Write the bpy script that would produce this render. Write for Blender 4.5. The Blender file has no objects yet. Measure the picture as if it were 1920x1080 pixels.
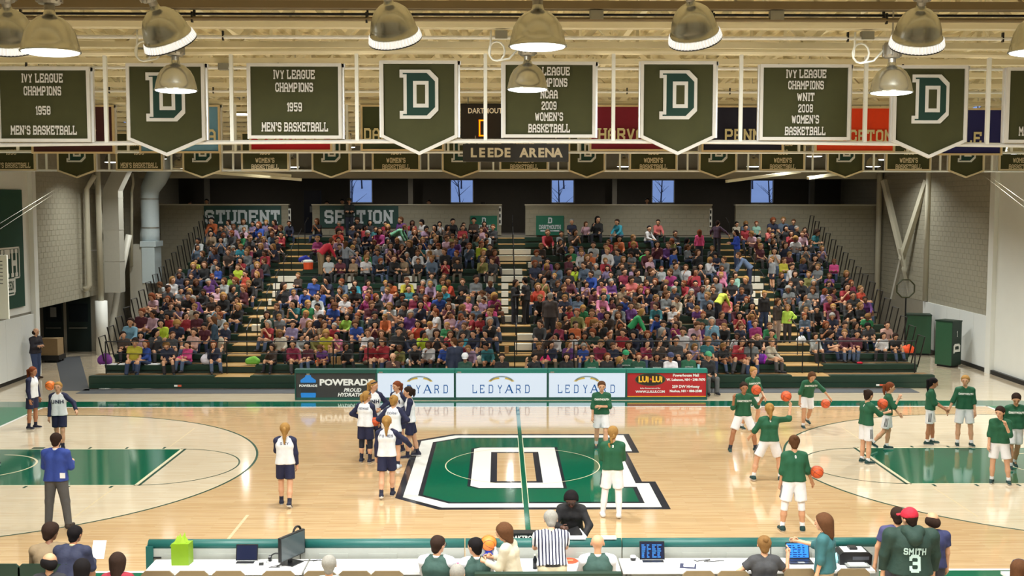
import bpy, math, random, colorsys
import numpy as np
from mathutils import Vector, Matrix
from mathutils.bvhtree import BVHTree
random.seed(7)
R = math.radians
scene = bpy.context.scene
COL = scene.collection

# ------------------------------------------------------------------ camera, world, exposure
CAM = np.array([-0.5416, -26.2775, 6.2021]); FPX = 2114.34
YAW, PIT, ROL = .011049, .075743, .000727
_cy, _sy = math.cos(YAW), math.sin(YAW)
FWD = np.array([_sy*math.cos(PIT), _cy*math.cos(PIT), -math.sin(PIT)])
_r0 = np.array([_cy, -_sy, 0.0]); _u0 = np.cross(_r0, FWD)
RGT = _r0*math.cos(ROL)+_u0*math.sin(ROL); UPV = -_r0*math.sin(ROL)+_u0*math.cos(ROL)
cam_data = bpy.data.cameras.new('camera')
cam_data.sensor_width = 36; cam_data.lens = FPX/1920*36
cam_data.clip_end = 300
cam = bpy.data.objects.new('camera', cam_data); COL.objects.link(cam)
cam.matrix_world = Matrix(((RGT[0], UPV[0], -FWD[0], CAM[0]), (RGT[1], UPV[1], -FWD[1], CAM[1]),
                           (RGT[2], UPV[2], -FWD[2], CAM[2]), (0, 0, 0, 1)))
scene.camera = cam
world = bpy.data.worlds.new('winter_sky'); scene.world = world; world.use_nodes = True
_bg = world.node_tree.nodes['Background']
_bg.inputs[0].default_value = (0.36, 0.52, 0.95, 1); _bg.inputs[1].default_value = 1.7
scene.view_settings.view_transform = 'Standard'
scene.view_settings.look = 'None'
scene.view_settings.exposure = -0.98
scene.view_settings.gamma = 1.0
scene.view_settings.use_curve_mapping = False
try:
    scene.cycles.max_bounces = 7; scene.cycles.diffuse_bounces = 3; scene.cycles.glossy_bounces = 3
except Exception: pass
LAMP_W = 335.0          # watts of one high-bay lamp
LAMP_COL = (0.97, 1.0, 0.95)

def ray(x, y): return FWD+RGT*(x-960)/FPX+UPV*(540-y)/FPX
def at_z(x, y, z=0.0):
    d = ray(x, y); return CAM+d*((z-CAM[2])/d[2])
def at_y(x, y, Y):
    d = ray(x, y); return CAM+d*((Y-CAM[1])/d[1])
def at_x(x, y, X):
    d = ray(x, y); return CAM+d*((X-CAM[0])/d[0])
def to_px(p):
    d = np.asarray(p, float)-CAM; z = d@FWD
    return 960+FPX*(d@RGT)/z, 540-FPX*(d@UPV)/z

# ------------------------------------------------------------------ materials
def lin(c):
    return tuple((v/255/12.92 if v/255 <= .04045 else ((v/255+.055)/1.055)**2.4) for v in c)
MATS = {}
def M(name, col, rough=.6, metal=0., var=.08, scale=9., bump=0., emit=0., spec=.5, ecol=None):
    if name in MATS: return MATS[name]
    m = bpy.data.materials.new(name); m.use_nodes = True
    nt = m.node_tree; b = nt.nodes['Principled BSDF']
    c = lin(col)
    tc = nt.nodes.new('ShaderNodeTexCoord'); nz = nt.nodes.new('ShaderNodeTexNoise')
    nz.inputs['Scale'].default_value = scale; nz.inputs['Detail'].default_value = 3
    nt.links.new(tc.outputs['Object'], nz.inputs['Vector'])
    mx = nt.nodes.new('ShaderNodeMix'); mx.data_type = 'RGBA'
    mx.inputs[6].default_value = tuple(max(0, v*(1-var)) for v in c)+(1,)
    mx.inputs[7].default_value = tuple(min(1, v*(1+var)) for v in c)+(1,)
    nt.links.new(nz.outputs[0], mx.inputs[0]); nt.links.new(mx.outputs[2], b.inputs['Base Color'])
    b.inputs['Roughness'].default_value = rough; b.inputs['Metallic'].default_value = metal
    b.inputs['Specular IOR Level'].default_value = spec
    if bump:
        bp = nt.nodes.new('ShaderNodeBump'); bp.inputs['Strength'].default_value = bump
        bp.inputs['Distance'].default_value = .02
        nt.links.new(nz.outputs[0], bp.inputs['Height']); nt.links.new(bp.outputs[0], b.inputs['Normal'])
    if emit:
        b.inputs['Emission Color'].default_value = (ecol or c)+(1,)
        b.inputs['Emission Strength'].default_value = emit
    MATS[name] = m
    return m
def wood(name, c1, c2, rough=.2, width=.057, spec=.5, seam=.75):
    m = bpy.data.materials.new(name); m.use_nodes = True; MATS[name] = m
    nt = m.node_tree; b = nt.nodes['Principled BSDF']
    tc = nt.nodes.new('ShaderNodeTexCoord')
    br = nt.nodes.new('ShaderNodeTexBrick')
    a, c = lin(c1), lin(c2)
    br.inputs['Color1'].default_value = a+(1,); br.inputs['Color2'].default_value = c+(1,)
    br.inputs['Mortar'].default_value = tuple(v*seam for v in a)+(1,)
    br.inputs['Scale'].default_value = 1; br.inputs['Mortar Size'].default_value = .0015
    br.inputs['Brick Width'].default_value = 1.1; br.inputs['Row Height'].default_value = width
    nt.links.new(tc.outputs['Object'], br.inputs['Vector'])
    mp = nt.nodes.new('ShaderNodeMapping'); mp.inputs['Scale'].default_value = (.6, 14, 1)
    nt.links.new(tc.outputs['Object'], mp.inputs['Vector'])
    nz = nt.nodes.new('ShaderNodeTexNoise'); nz.inputs['Scale'].default_value = 2.0; nz.inputs['Detail'].default_value = 4
    nt.links.new(mp.outputs[0], nz.inputs['Vector'])
    mx = nt.nodes.new('ShaderNodeMix'); mx.data_type = 'RGBA'; mx.blend_type = 'OVERLAY'
    mx.inputs[0].default_value = .35
    nt.links.new(br.outputs[0], mx.inputs[6]); nt.links.new(nz.outputs[0], mx.inputs[7])
    nt.links.new(mx.outputs[2], b.inputs['Base Color'])
    b.inputs['Roughness'].default_value = rough; b.inputs['Specular IOR Level'].default_value = spec
    if rough < .2: b.inputs['Coat Weight'].default_value = .7; b.inputs['Coat Roughness'].default_value = .085
    return m

WOOD = wood('maple_floor', (211, 180, 139), (199, 164, 121), rough=.10)
WOOD_L = wood('pale_maple_floor', (225, 208, 182), (217, 198, 170), rough=.11)
DECKWOOD = wood('bleacher_deck_wood', (190, 148, 92), (172, 130, 78), rough=.5, width=.2)
GREEN = M('court_green', (6, 100, 74), .10, var=.05, scale=3)
GREEN_E = M('end_zone_green', (52, 112, 84), .3, var=.06, scale=3)
for _m in (GREEN,): _m.node_tree.nodes['Principled BSDF'].inputs['Coat Weight'].default_value = .8; _m.node_tree.nodes['Principled BSDF'].inputs['Coat Roughness'].default_value = .06
WHITE_L = M('court_white', (228, 226, 222), .14, var=.02)
BLACK_L = M('court_black', (38, 40, 48), .14, var=.05)
CREAM_P = M('cream_paint', (194, 188, 168), .55, var=.05, scale=2)
WHITE_P = M('white_paint', (226, 226, 220), .5, var=.03, scale=2)
BLOCK = M('tan_concrete_block', (152, 146, 128), .85, var=.10, scale=5, bump=.15)
MORTAR = M('mortar', (142, 136, 118), .9, var=.1)
BLOCK_D = M('grey_concrete_block', (138, 132, 118), .9, var=.1)
DARK_W = M('dark_painted_wall', (82, 78, 72), .9, var=.1, scale=3)
BGREEN = M('bleacher_green', (16, 46, 34), .4, var=.12, scale=4)
BGREEN_D = M('bleacher_dark_green', (14, 38, 30), .5, var=.12, scale=4)
BLACK_M = M('black_metal', (26, 26, 28), .45, metal=.3)
BLACK_P = M('black_plastic', (22, 22, 25), .4)
GREY_P = M('grey_plastic', (150, 152, 150), .5)
STEEL = M('brushed_steel', (170, 168, 162), .35, metal=.9)
ALU = M('white_aluminium', (214, 214, 214), .35, metal=.3)
LAMP_M = M('spun_aluminium', (178, 178, 170), .24, metal=.95, var=.05)
LENS = M('lamp_lens', (235, 245, 255), .3, emit=9.0, ecol=(.92, .98, 1.0))
SKIRT = M('lamp_prismatic_skirt', (235, 235, 235), .3, emit=.95, ecol=(1, .99, .97))
BANNER = M('banner_green_cloth', (57, 58, 26), .85, var=.12, scale=6, bump=.1)
BANNER_W = M('banner_white_trim', (205, 202, 198), .8, var=.03)
BANNER_D = M('banner_letter_green', (16, 52, 44), .85, var=.06)
RUBBER = M('dark_grey_mat', (74, 76, 80), .8, var=.1, scale=30)
WHITE_C = M('white_cloth', (226, 226, 228), .75, var=.03)
PAPER = M('white_paper', (236, 236, 238), .7, var=.02)
SIGN_G = M('sign_green', (26, 104, 80), .6, var=.05)
SIGN_DG = M('sign_dark_green', (30, 66, 60), .6, var=.06)

# ------------------------------------------------------------------ mesh building
class MB:
    def __init__(s): s.v = []; s.f = []; s.m = []
    def add(s, vs, fs, mi=0):
        o = len(s.v); s.v.extend([tuple(map(float, p)) for p in vs])
        s.f.extend([tuple(i+o for i in f) for f in fs]); s.m.extend([mi]*len(fs)); return s
    def box(s, x0, x1, y0, y1, z0, z1, mi=0):
        return s.add([(x0,y0,z0),(x1,y0,z0),(x1,y1,z0),(x0,y1,z0),(x0,y0,z1),(x1,y0,z1),(x1,y1,z1),(x0,y1,z1)],
                     [(3,2,1,0),(4,5,6,7),(0,1,5,4),(1,2,6,5),(2,3,7,6),(3,0,4,7)], mi)
    def bar(s, p0, p1, w, h, mi=0):
        p0, p1 = Vector(p0), Vector(p1); d = (p1-p0).normalized()
        a = d.cross(Vector((0,0,1)))
        if a.length < 1e-3: a = Vector((1,0,0))
        a.normalize(); b = a.cross(d).normalized(); vs = []
        for p in (p0, p1):
            for i, j in ((-1,-1),(1,-1),(1,1),(-1,1)): vs.append(p+a*i*w/2+b*j*h/2)
        return s.add(vs, [(0,1,2,3),(7,6,5,4),(0,4,5,1),(1,5,6,2),(2,6,7,3),(3,7,4,0)], mi)
    def tube(s, pts, r, n=8, mi=0, cap=True):
        pts = [Vector(p) for p in pts]; rs = r if isinstance(r, (list, tuple)) else [r]*len(pts)
        vs = []; fs = []; prev = None
        for i, p in enumerate(pts):
            d = (pts[min(i+1, len(pts)-1)]-pts[max(i-1, 0)])
            d = d.normalized() if d.length > 1e-9 else Vector((0,0,1))
            if prev is None:
                a = d.cross(Vector((0,0,1)))
                if a.length < .05: a = d.cross(Vector((1,0,0)))
            else: a = prev-d*prev.dot(d)
            a.normalize(); prev = a; b = d.cross(a)
            for k in range(n):
                t = 2*math.pi*k/n; vs.append(p+(a*math.cos(t)+b*math.sin(t))*rs[i])
        for i in range(len(pts)-1):
            for k in range(n):
                k2 = (k+1) % n; fs.append((i*n+k, i*n+k2, (i+1)*n+k2, (i+1)*n+k))
        if cap: fs.append(tuple(range(n-1, -1, -1))); fs.append(tuple((len(pts)-1)*n+k for k in range(n)))
        return s.add(vs, fs, mi)
    def lathe(s, prof, n=24, c=(0,0,0), mi=0, mat4=None):
        vs = []; fs = []
        for r, z in prof:
            for k in range(n):
                t = 2*math.pi*k/n; p = Vector((r*math.cos(t), r*math.sin(t), z))
                if mat4: p = mat4 @ p
                vs.append(p+Vector(c))
        for i in range(len(prof)-1):
            for k in range(n):
                k2 = (k+1) % n; fs.append((i*n+k, i*n+k2, (i+1)*n+k2, (i+1)*n+k))
        return s.add(vs, fs, mi)
    def poly(s, pts, mi=0): return s.add(pts, [tuple(range(len(pts)))], mi)
    def prism_xz(s, pts, y0, y1, mi=0):
        n = len(pts); vs = [(x, y0, z) for x, z in pts]+[(x, y1, z) for x, z in pts]
        fs = [tuple(range(n)), tuple(range(2*n-1, n-1, -1))]+[(i, i+n, (i+1) % n+n, (i+1) % n) for i in range(n)]
        return s.add(vs, fs, mi)
    def prism_xy(s, pts, z0, z1, mi=0):
        n = len(pts); vs = [(x, y, z0) for x, y in pts]+[(x, y, z1) for x, y in pts]
        fs = [tuple(range(n-1, -1, -1)), tuple(range(n, 2*n))]+[(i, (i+1) % n, (i+1) % n+n, i+n) for i in range(n)]
        return s.add(vs, fs, mi)
    def mesh(s, name, mats, smooth=False):
        me = bpy.data.meshes.new(name); me.from_pydata(s.v, [], s.f)
        for m in (mats if isinstance(mats, (list, tuple)) else [mats]): me.materials.append(m)
        me.polygons.foreach_set('material_index', s.m)
        if smooth: me.polygons.foreach_set('use_smooth', [True]*len(me.polygons))
        me.update(); return me
    def build(s, name, mats, parent=None, loc=(0,0,0), rz=0., smooth=False):
        return link(name, s.mesh(name, mats, smooth), parent, loc, rz)
def link(name, me, parent=None, loc=(0,0,0), rz=0.):
    o = bpy.data.objects.new(name, me); COL.objects.link(o)
    o.location = loc; o.rotation_euler = (0, 0, rz)
    if parent: o.parent = parent
    return o
def tag(o, label=None, cat=None, group=None, kind=None):
    if label: o['label'] = label
    if cat: o['category'] = cat
    if group: o['group'] = group
    if kind: o['kind'] = kind
    return o
def thing(name, label, cat, loc=(0,0,0), rz=0., group=None):
    o = bpy.data.objects.new(name, None); COL.objects.link(o); o.empty_display_size = .1
    o.location = loc; o.rotation_euler = (0, 0, rz); return tag(o, label, cat, group)
def part(name, mb, mats, parent, smooth=False, label=None, loc=(0,0,0)):
    o = mb.build(name, mats, parent, loc, smooth=smooth)
    if label: o['label'] = label
    return o
def struct(name, mb, mats, parent=None, smooth=False):
    return tag(mb.build(name, mats, parent, smooth=smooth), kind='structure')
def B(*a, mi=0): return MB().box(*a, mi=mi)
ORD = ['zeroth','first','second','third','fourth','fifth','sixth','seventh','eighth','ninth','tenth','eleventh','twelfth','thirteenth',
 'fourteenth','fifteenth','sixteenth','seventeenth','eighteenth','nineteenth','twentieth']+['twenty-'+w for w in
 ('first','second','third','fourth','fifth','sixth','seventh','eighth','ninth')]+['thirtieth']

# ------------------------------------------------------------------ lettering
GL = {
'A':[[(0,0),(0,4.6),(1.2,6),(2.8,6),(4,4.6),(4,0)],[(0,2.6),(4,2.6)]],
'B':[[(0,0),(0,6),(3.2,6),(4,5.2),(4,3.8),(3.2,3.1),(0,3.1)],[(3.2,3.1),(4,2.3),(4,.8),(3.2,0),(0,0)]],
'C':[[(4,4.2),(4,5),(3,6),(1,6),(0,5),(0,1),(1,0),(3,0),(4,1),(4,1.8)]],
'D':[[(0,0),(0,6),(3,6),(4,5),(4,1),(3,0),(0,0)]],
'E':[[(4,5),(4,6),(0,6),(0,0),(4,0),(4,1)],[(0,3.1),(2.8,3.1)]],
'F':[[(4,5),(4,6),(0,6),(0,0)],[(0,3.1),(2.8,3.1)]],
'G':[[(4,4.4),(4,5),(3,6),(1,6),(0,5),(0,1),(1,0),(3,0),(4,1),(4,2.8),(2.4,2.8)]],
'H':[[(0,0),(0,6)],[(4,0),(4,6)],[(0,3),(4,3)]],
'I':[[(1,0),(1,6)]], 'J':[[(4,6),(4,1),(3,0),(1,0),(0,1),(0,2)]],
'K':[[(0,0),(0,6)],[(4,6),(4,5),(.6,2.8)],[(1.6,3.4),(4,1),(4,0)]],
'L':[[(0,6),(0,0),(4,0),(4,1.2)]],
'M':[[(0,0),(0,6),(2.4,2.4),(4.8,6),(4.8,0)]],
'N':[[(0,0),(0,6),(4,0),(4,6)]],
'O':[[(1,0),(0,1),(0,5),(1,6),(3,6),(4,5),(4,1),(3,0),(1,0)]],
'P':[[(0,0),(0,6),(3.2,6),(4,5.2),(4,3.5),(3.2,2.7),(0,2.7)]],
'R':[[(0,0),(0,6),(3.2,6),(4,5.2),(4,3.6),(3.2,2.9),(0,2.9)],[(2,2.9),(4,1.2),(4,0)]],
'S':[[(4,5.1),(4,5.2),(3.2,6),(.8,6),(0,5.2),(0,3.9),(.8,3.1),(3.2,3.1),(4,2.3),(4,.8),(3.2,0),(.8,0),(0,.8),(0,.9)]],
'T':[[(2,0),(2,6)],[(0,5),(0,6),(4,6),(4,5)]],
'U':[[(0,6),(0,1),(1,0),(3,0),(4,1),(4,6)]],
'V':[[(0,6),(2,0),(4,6)]], 'W':[[(0,6),(1.3,0),(2.6,5),(3.9,0),(5.2,6)]],
'Y':[[(0,6),(2,3),(4,6)],[(2,3),(2,0)]], "'":[[(.5,6),(.5,4.6)]],
'0':[[(1,0),(0,1),(0,5),(1,6),(3,6),(4,5),(4,1),(3,0),(1,0)]], '1':[[(0,4.9),(1.4,6),(1.4,0)]],
'2':[[(0,4.6),(0,5.2),(.8,6),(3.2,6),(4,5.2),(4,3.8),(0,1),(0,0),(4,0)]],
'3':[[(0,4.8),(0,5.2),(.8,6),(3.2,6),(4,5.2),(4,3.7),(3.3,3.1),(1.6,3.1)],[(3.3,3.1),(4,2.4),(4,.8),(3.2,0),(.8,0),(0,.8),(0,1.3)]],
'5':[[(4,6),(0,6),(0,3.3),(3.2,3.5),(4,2.7),(4,.8),(3.2,0),(.8,0),(0,.8)]],
'6':[[(4,5.1),(3.2,6),(.8,6),(0,5.2),(0,.8),(.8,0),(3.2,0),(4,.8),(4,2.6),(3.2,3.3),(0,3.3)]],
'8':[[(.8,3.1),(0,3.9),(0,5.2),(.8,6),(3.2,6),(4,5.2),(4,3.9),(3.2,3.1),(.8,3.1),(0,2.3),(0,.8),(.8,0),(3.2,0),(4,.8),(4,2.3),(3.2,3.1)]],
'9':[[(0,.9),(.8,0),(3.2,0),(4,.8),(4,5.2),(3.2,6),(.8,6),(0,5.2),(0,3.5),(.8,2.7),(4,2.7)]],
}
def block_text(txt, h, w=1.15, sp=1.9, cond=.72, serif=True):
    """slab-serif block lettering as flat quads in the xz plane, centred; returns (verts, faces, width)"""
    u = h/(6+w); vs = []; fs = []; x = 0.
    for ch in txt:
        if ch == ' ': x += 3.0; continue
        g = GL.get(ch)
        if g is None: x += 2; continue
        wid = max(p[0] for st in g for p in st)
        for st in g:
            for i in range(len(st)-1):
                a, b = Vector(st[i]), Vector(st[i+1]); d = (b-a)
                if d.length < 1e-6: continue
                d.normalize(); n = Vector((-d.y, d.x))
                diag = abs(d.x) > .1 and abs(d.y) > .1
                e = w*(.18 if diag else .5); a2 = a-d*e; b2 = b+d*e
                o = len(vs)
                for q in (a2-n*w/2, b2-n*w/2, b2+n*w/2, a2+n*w/2): vs.append((x+q.x, q.y))
                fs.append((o, o+1, o+2, o+3))
            if serif:
                for e, f in ((st[0], st[1]), (st[-1], st[-2])):
                    if abs(e[0]-f[0]) < .01 and e[1] in (0, 6) and abs(e[1]-f[1]) > 2:
                        o = len(vs); hy = w*.36
                        cy = e[1]+(w/2-hy if e[1] == 6 else -w/2+hy)
                        for dx, dy in ((-w*.95,-hy),(w*.95,-hy),(w*.95,hy),(-w*.95,hy)): vs.append((x+e[0]+dx, cy+dy))
                        fs.append((o, o+1, o+2, o+3))
        x += wid+w+sp*.75
    xs = [p[0] for p in vs]; c = (min(xs)+max(xs))/2
    W = (max(xs)-min(xs))*u*cond
    return [((p[0]-c)*u*cond, -.0007*((i//4) % 9), (p[1]-3)*u) for i, p in enumerate(vs)], fs, W
def font_text(txt, size, bold=0., shear=0., sx=1.):
    cu = bpy.data.curves.new('t', 'FONT'); cu.body = txt; cu.size = size; cu.offset = bold; cu.shear = shear
    cu.align_x = 'CENTER'; cu.align_y = 'CENTER'; cu.resolution_u = 2
    o = bpy.data.objects.new('t', cu); COL.objects.link(o)
    bpy.context.view_layer.update()
    me = bpy.data.meshes.new_from_object(o.evaluated_get(bpy.context.evaluated_depsgraph_get()))
    vs = [(v.co.x*sx, 0, v.co.y) for v in me.vertices]; fs = [tuple(p.vertices) for p in me.polygons]
    bpy.data.objects.remove(o); bpy.data.curves.remove(cu); bpy.data.meshes.remove(me)
    return vs, fs
def put(mb, vf, c, mi=0, yaw=0.):
    """add flat xz lettering at c, facing -y turned by yaw"""
    cs, sn = math.cos(yaw), math.sin(yaw)
    mb.add([(c[0]+v[0]*cs-v[1]*sn, c[1]+v[0]*sn+v[1]*cs, c[2]+v[2]) for v in vf[0]], vf[1], mi); return mb
# ================================================================== floor and court markings
floor = struct('floor', B(-23, 23, -33, 28, -.3, 0), WOOD_L)
def paint(name, mb, mat): return mb.build(name, mat, floor)
def rect(x0, x1, y0, y1, z): return MB().poly([(x0,y0,z),(x1,y0,z),(x1,y1,z),(x0,y1,z)])
def arc(cx, cy, r, w, a0, a1, z, n=48, mb=None):
    mb = mb or MB()
    for i in range(n):
        t0 = R(a0+(a1-a0)*i/n); t1 = R(a0+(a1-a0)*(i+1)/n)
        mb.poly([(cx+(r-w)*math.cos(t0), cy+(r-w)*math.sin(t0), z), (cx+r*math.cos(t0), cy+r*math.sin(t0), z),
                 (cx+r*math.cos(t1), cy+r*math.sin(t1), z), (cx+(r-w)*math.cos(t1), cy+(r-w)*math.sin(t1), z)])
    return mb
BX, BY = 14.325, 7.62
paint('playing_surface', rect(-BX, BX, -BY, BY, .001), WOOD)
paint('sideline_band', rect(-16.2, 16.2, BY+.08, BY+1.02, .001), GREEN)
paint('sideline_band', rect(-16.2, 16.2, -BY-1.02, -BY-.08, .001), GREEN)
for s in (-1, 1):
    x0, x1 = sorted((s*(BX+.08), s*16.2))
    paint('end_zone', rect(x0, x1, -BY-.08, BY+.08, .001), GREEN_E)
mb = MB()
for y in (BY+.04, -BY-.04): mb.add(*[list(q) for q in (rect(-BX-.08, BX+.08, y-.045, y+.045, .002).v, [(0,1,2,3)])])
for x in (BX+.04, -BX-.04): mb.add(rect(x-.045, x+.045, -BY-.08, BY+.08, .002).v, [(0,1,2,3)])
paint('boundary_line', mb, WHITE_L)
LINE_G = M('line_dark_green', (20, 66, 52), .25)
LINE_C = M('line_cream', (212, 202, 172), .25)
LINE_F = M('line_faint', (206, 186, 152), .25)
for s in (-1, 1):
    bx = s*(BX-1.6); r3 = 6.325
    # pale wood inside the three point line
    pts = [(s*BX, -r3+.02)]
    for i in range(61):
        a = R(-90+180*i/60); pts.append((bx-s*r3*math.cos(a), r3*math.sin(a)))
    pts.append((s*BX, r3))
    pts2 = [(x, y, .002) for x, y in pts]
    if s > 0: pts2 = pts2[::-1]
    paint('three_point_area', MB().poly(pts2), WOOD_L)
    a0, a1 = (-90, 90) if s < 0 else (90, 270)
    m3 = arc(bx, 0, r3+.025, .055, a0, a1, .003, 80)
    for y in (r3, -r3): m3.add(rect(*sorted((bx, s*BX)), y-.03, y+.025, .003).v, [(0,1,2,3)])
    paint('three_point_line', m3, LINE_G)
    fx = s*(BX-5.79)
    paint('key_area', rect(*sorted((s*BX, fx)), -1.80, 1.80, .003), GREEN)
    mk = MB()
    for y in (1.83, -1.83): mk.add(rect(*sorted((s*BX, fx)), y-.03, y+.03, .004).v, [(0,1,2,3)])
    mk.add(rect(fx-.035, fx+.035, -1.86, 1.86, .004).v, [(0,1,2,3)])
    paint('key_line', mk, LINE_C)
    paint('free_throw_line', rect(*sorted((fx-s*.05, fx-s*.11)), -1.86, 1.86, .004), LINE_G)
    paint('free_throw_circle', arc(fx, 0, 1.83, .04, a0, a1, .004, 40), LINE_G)
    mh = MB()
    for y in (1.96, -1.96):
        for k, d in enumerate((2.13, 3.43, 4.36, 5.3)):
            x = s*(BX-d); hw = .15 if k == 0 else .03
            mh.add(rect(x-hw, x+hw, y-.09, y+.09, .004).v, [(0,1,2,3)])
    paint('lane_mark', mh, LINE_G)
    paint('restricted_arc', arc(bx, 0, 1.22, .05, a0, a1, .005, 30), LINE_C)
    mf = MB()
    for q in (1, -1): mf.add(rect(s*8.93-.015, s*8.93+.015, *sorted((q*2.1, q*4.46)), .003).v, [(0,1,2,3)])
    paint('training_line', mf, LINE_F)
    paint('hash_line', rect(s*5.55-.03, s*5.55+.03, -BY, -4.2, .003), LINE_F)

def inset(pts, d):
    n = len(pts); out = []
    for i in range(n):
        p0, p1, p2 = Vector(pts[i-1]), Vector(pts[i]), Vector(pts[(i+1) % n])
        d1 = (p1-p0).normalized(); d2 = (p2-p1).normalized()
        n1 = Vector((d1.y, -d1.x)); n2 = Vector((d2.y, -d2.x))
        a = p1+n1*d; b = p1+n2*d; cr = d1.x*d2.y-d1.y*d2.x
        if abs(cr) < 1e-6: out.append(tuple(a)); continue
        t = ((b.x-a.x)*d2.y-(b.y-a.y)*d2.x)/cr
        out.append(tuple(a+d1*t))
    return out
D0 = [(-2.74,2.8),(-1.78,3.6),(2.93,3.6),(2.93,1.32),(2.63,1.32),(2.63,-1.58),(2.93,-1.58),(2.93,-3.86),(-1.78,-3.86),(-2.74,-2.95)]
I0 = [(-1.25,1.8),(-1.06,1.98),(.92,1.98),(.92,-2.2),(-1.02,-2.2),(-1.25,-1.97)]
def flat(pts, z): return MB().poly([(x, y, z) for x, y in pts[::-1]])
paint('centre_logo_outline', flat(D0, .003), BLACK_L)
paint('centre_logo_border', flat(inset(D0, .16), .0038), WHITE_L)
paint('centre_logo_inline', flat(inset(D0, .47), .0046), BLACK_L)
paint('centre_logo_face', flat(inset(D0, .57), .0054), GREEN)
paint('centre_logo_inline', flat(I0, .0062), BLACK_L)
paint('centre_logo_border', flat(inset(I0, .07), .007), WHITE_L)
paint('centre_logo_inline', flat([(-.75,1.41),(.42,1.41),(.42,-1.68),(-.75,-1.68)], .0078), BLACK_L)
paint('centre_logo_wood', flat([(-.6,1.28),(.28,1.28),(.28,-1.55),(-.6,-1.55)], .0086), WOOD)
paint('centre_circle', arc(0, 0, 1.83, .026, 0, 360, .0092, 72), LINE_C)
paint('centre_line_edge', rect(-.066, .066, -3.4, 3.1, .0096), LINE_C)
paint('centre_line', rect(-.05, .05, -BY, BY, .0102), GREEN)
# rubber mats by the bleachers
mat_obj = tag(B(-14.3, 13.2, 10.1, 10.95, 0, .012).build('floor_mat', RUBBER), 'long dark grey rubber floor mat along the bleacher front', 'mat')
p0, p1, p2, p3 = at_z(105, 672), at_z(150, 668), at_z(168, 733), at_z(117, 733)
tag(MB().prism_xy([(p[0], p[1]) for p in (p0, p3, p2, p1)], 0, .012).build('floor_mat', RUBBER), 'dark grey runner mat leading to the left doorway', 'mat')

# ================================================================== walls
def block_wall(name, org, u, nrm, w, z0, z1, mats, holes=(), most=300, thick=.25):
    """backing wall plus courses of blocks; u runs along the wall, nrm points into the room"""
    u = Vector(u); nrm = Vector(nrm); org = Vector(org)
    mb = MB()
    a = org; b = org+u*w
    vs = []
    for p in (a, b):
        for q in (0, -thick): vs += [tuple(p+nrm*q+Vector((0,0,z0))), tuple(p+nrm*q+Vector((0,0,z1)))]
    mb.add(vs, [(0,1,5,4),(2,6,7,3),(0,4,6,2),(1,3,7,5),(0,2,3,1),(4,5,7,6)])
    wall = struct(name, mb, MORTAR)
    bl, bh, g = .4, .2, .008
    cells = []
    n = int((z1-z0)/bh)
    for j in range(n):
        off = (j % 2)*bl/2; x = -off
        while x < w-1e-6:
            xa, xb = max(0, x), min(w, x+bl)
            if xb-xa > .06:
                c = org+u*((xa+xb)/2)+Vector((0,0,z0+(j+.5)*bh))
                d = (np.array(c)-CAM)@FWD
                cells.append((d, xa, xb, j, c))
            x += bl
    cells.sort(key=lambda t: t[0])
    cache = {}; rest = MB()
    for i, (d, xa, xb, j, c) in enumerate(cells):
        L = round(xb-xa-g, 3); h = bh-g; t = .008
        vs = []
        for sx in (-1, 1):
            for q, ins in ((0, 0), (t, .004)):
                for sz in (-1, 1): vs.append(u*(sx*(L/2-ins))+nrm*q+Vector((0,0,sz*(h/2-ins))))
        fs = [(2,3,7,6),(0,2,6,4),(1,5,7,3),(0,1,3,2),(4,6,7,5)]
        if i < most:
            if L not in cache:
                m = MB().add(vs, fs); cache[L] = m.mesh('block', mats)
            link('block', cache[L], wall, tuple(c))
        else: rest.add([tuple(v+c) for v in vs], fs)
    if rest.f: tag(rest.build('block_courses', mats, wall), kind='stuff')
    return wall
CEIL = 9.95
LX, RX = -17.3, 17.4
struct('wall_left', B(LX-.4, LX, -32, 14.3, 2.3, CEIL), WHITE_P)
struct('wall_left_lower', B(LX-.4, LX-.02, -32, 14.3, 0, 2.3), BLOCK_D)
block_wall('wall_left_block', (LX, 14.3, 0), (0,1,0), (1,0,0), 18.7, 2.35, 9.75, BLOCK)
struct('wall_left_rear', B(LX-.4, LX, 20.6, 33, 0, 2.35), BLOCK_D)
struct('wall_left_alcove', B(-21.2, -21.0, 14.3, 22, 0, 2.4), BLOCK_D)
struct('wall_left_alcove_end', B(-21.2, LX-.25, 20.6, 20.8, 0, 2.4), BLOCK_D)
struct('wall_left_alcove_near', B(-21.2, LX-.4, 14.1, 14.3, 0, 2.4), BLOCK_D)
struct('ceiling_alcove', B(-21.2, LX-.25, 14.1, 20.8, 2.4, 2.5), DARK_W)
# wall padding: separate mats
def pads(x, y0, y1, n, z1, side, wall):
    for i in range(n):
        a = y0+(y1-y0)*i/n; b = y0+(y1-y0)*(i+1)/n
        xs = sorted((x, x+side*.09))
        mb = B(xs[0], xs[1], a+.006, b-.006, .14, z1)
        mb.build('wall_pad', M('white_wall_pad', (222, 224, 222), .45, var=.02), wall)
wl = bpy.data.objects['wall_left']; pads(LX, 4.3, 14.25, 8, 2.22, 1, wl)
struct('baseboard_left', B(LX, LX+.05, -32, 14.3, 0, .14), BLACK_P)
struct('trim_1', B(LX-.06, LX+.16, 14.1, 14.42, 0, CEIL), WHITE_P)
wr = struct('wall_right', B(RX, RX+.4, -32, 14.4, 0, CEIL), WHITE_P)
block_wall('wall_right_block', (RX, 14.4, 0), (0,1,0), (-1,0,0), 18.6, 2.05, 9.75, BLOCK)
wr2 = struct('wall_right_lower', B(RX, RX+.25, 14.4, 33, 0, 2.05), BLOCK_D)
pads(RX, 14.5, 20.9, 5, 2.06, -1, wr2)
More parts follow.
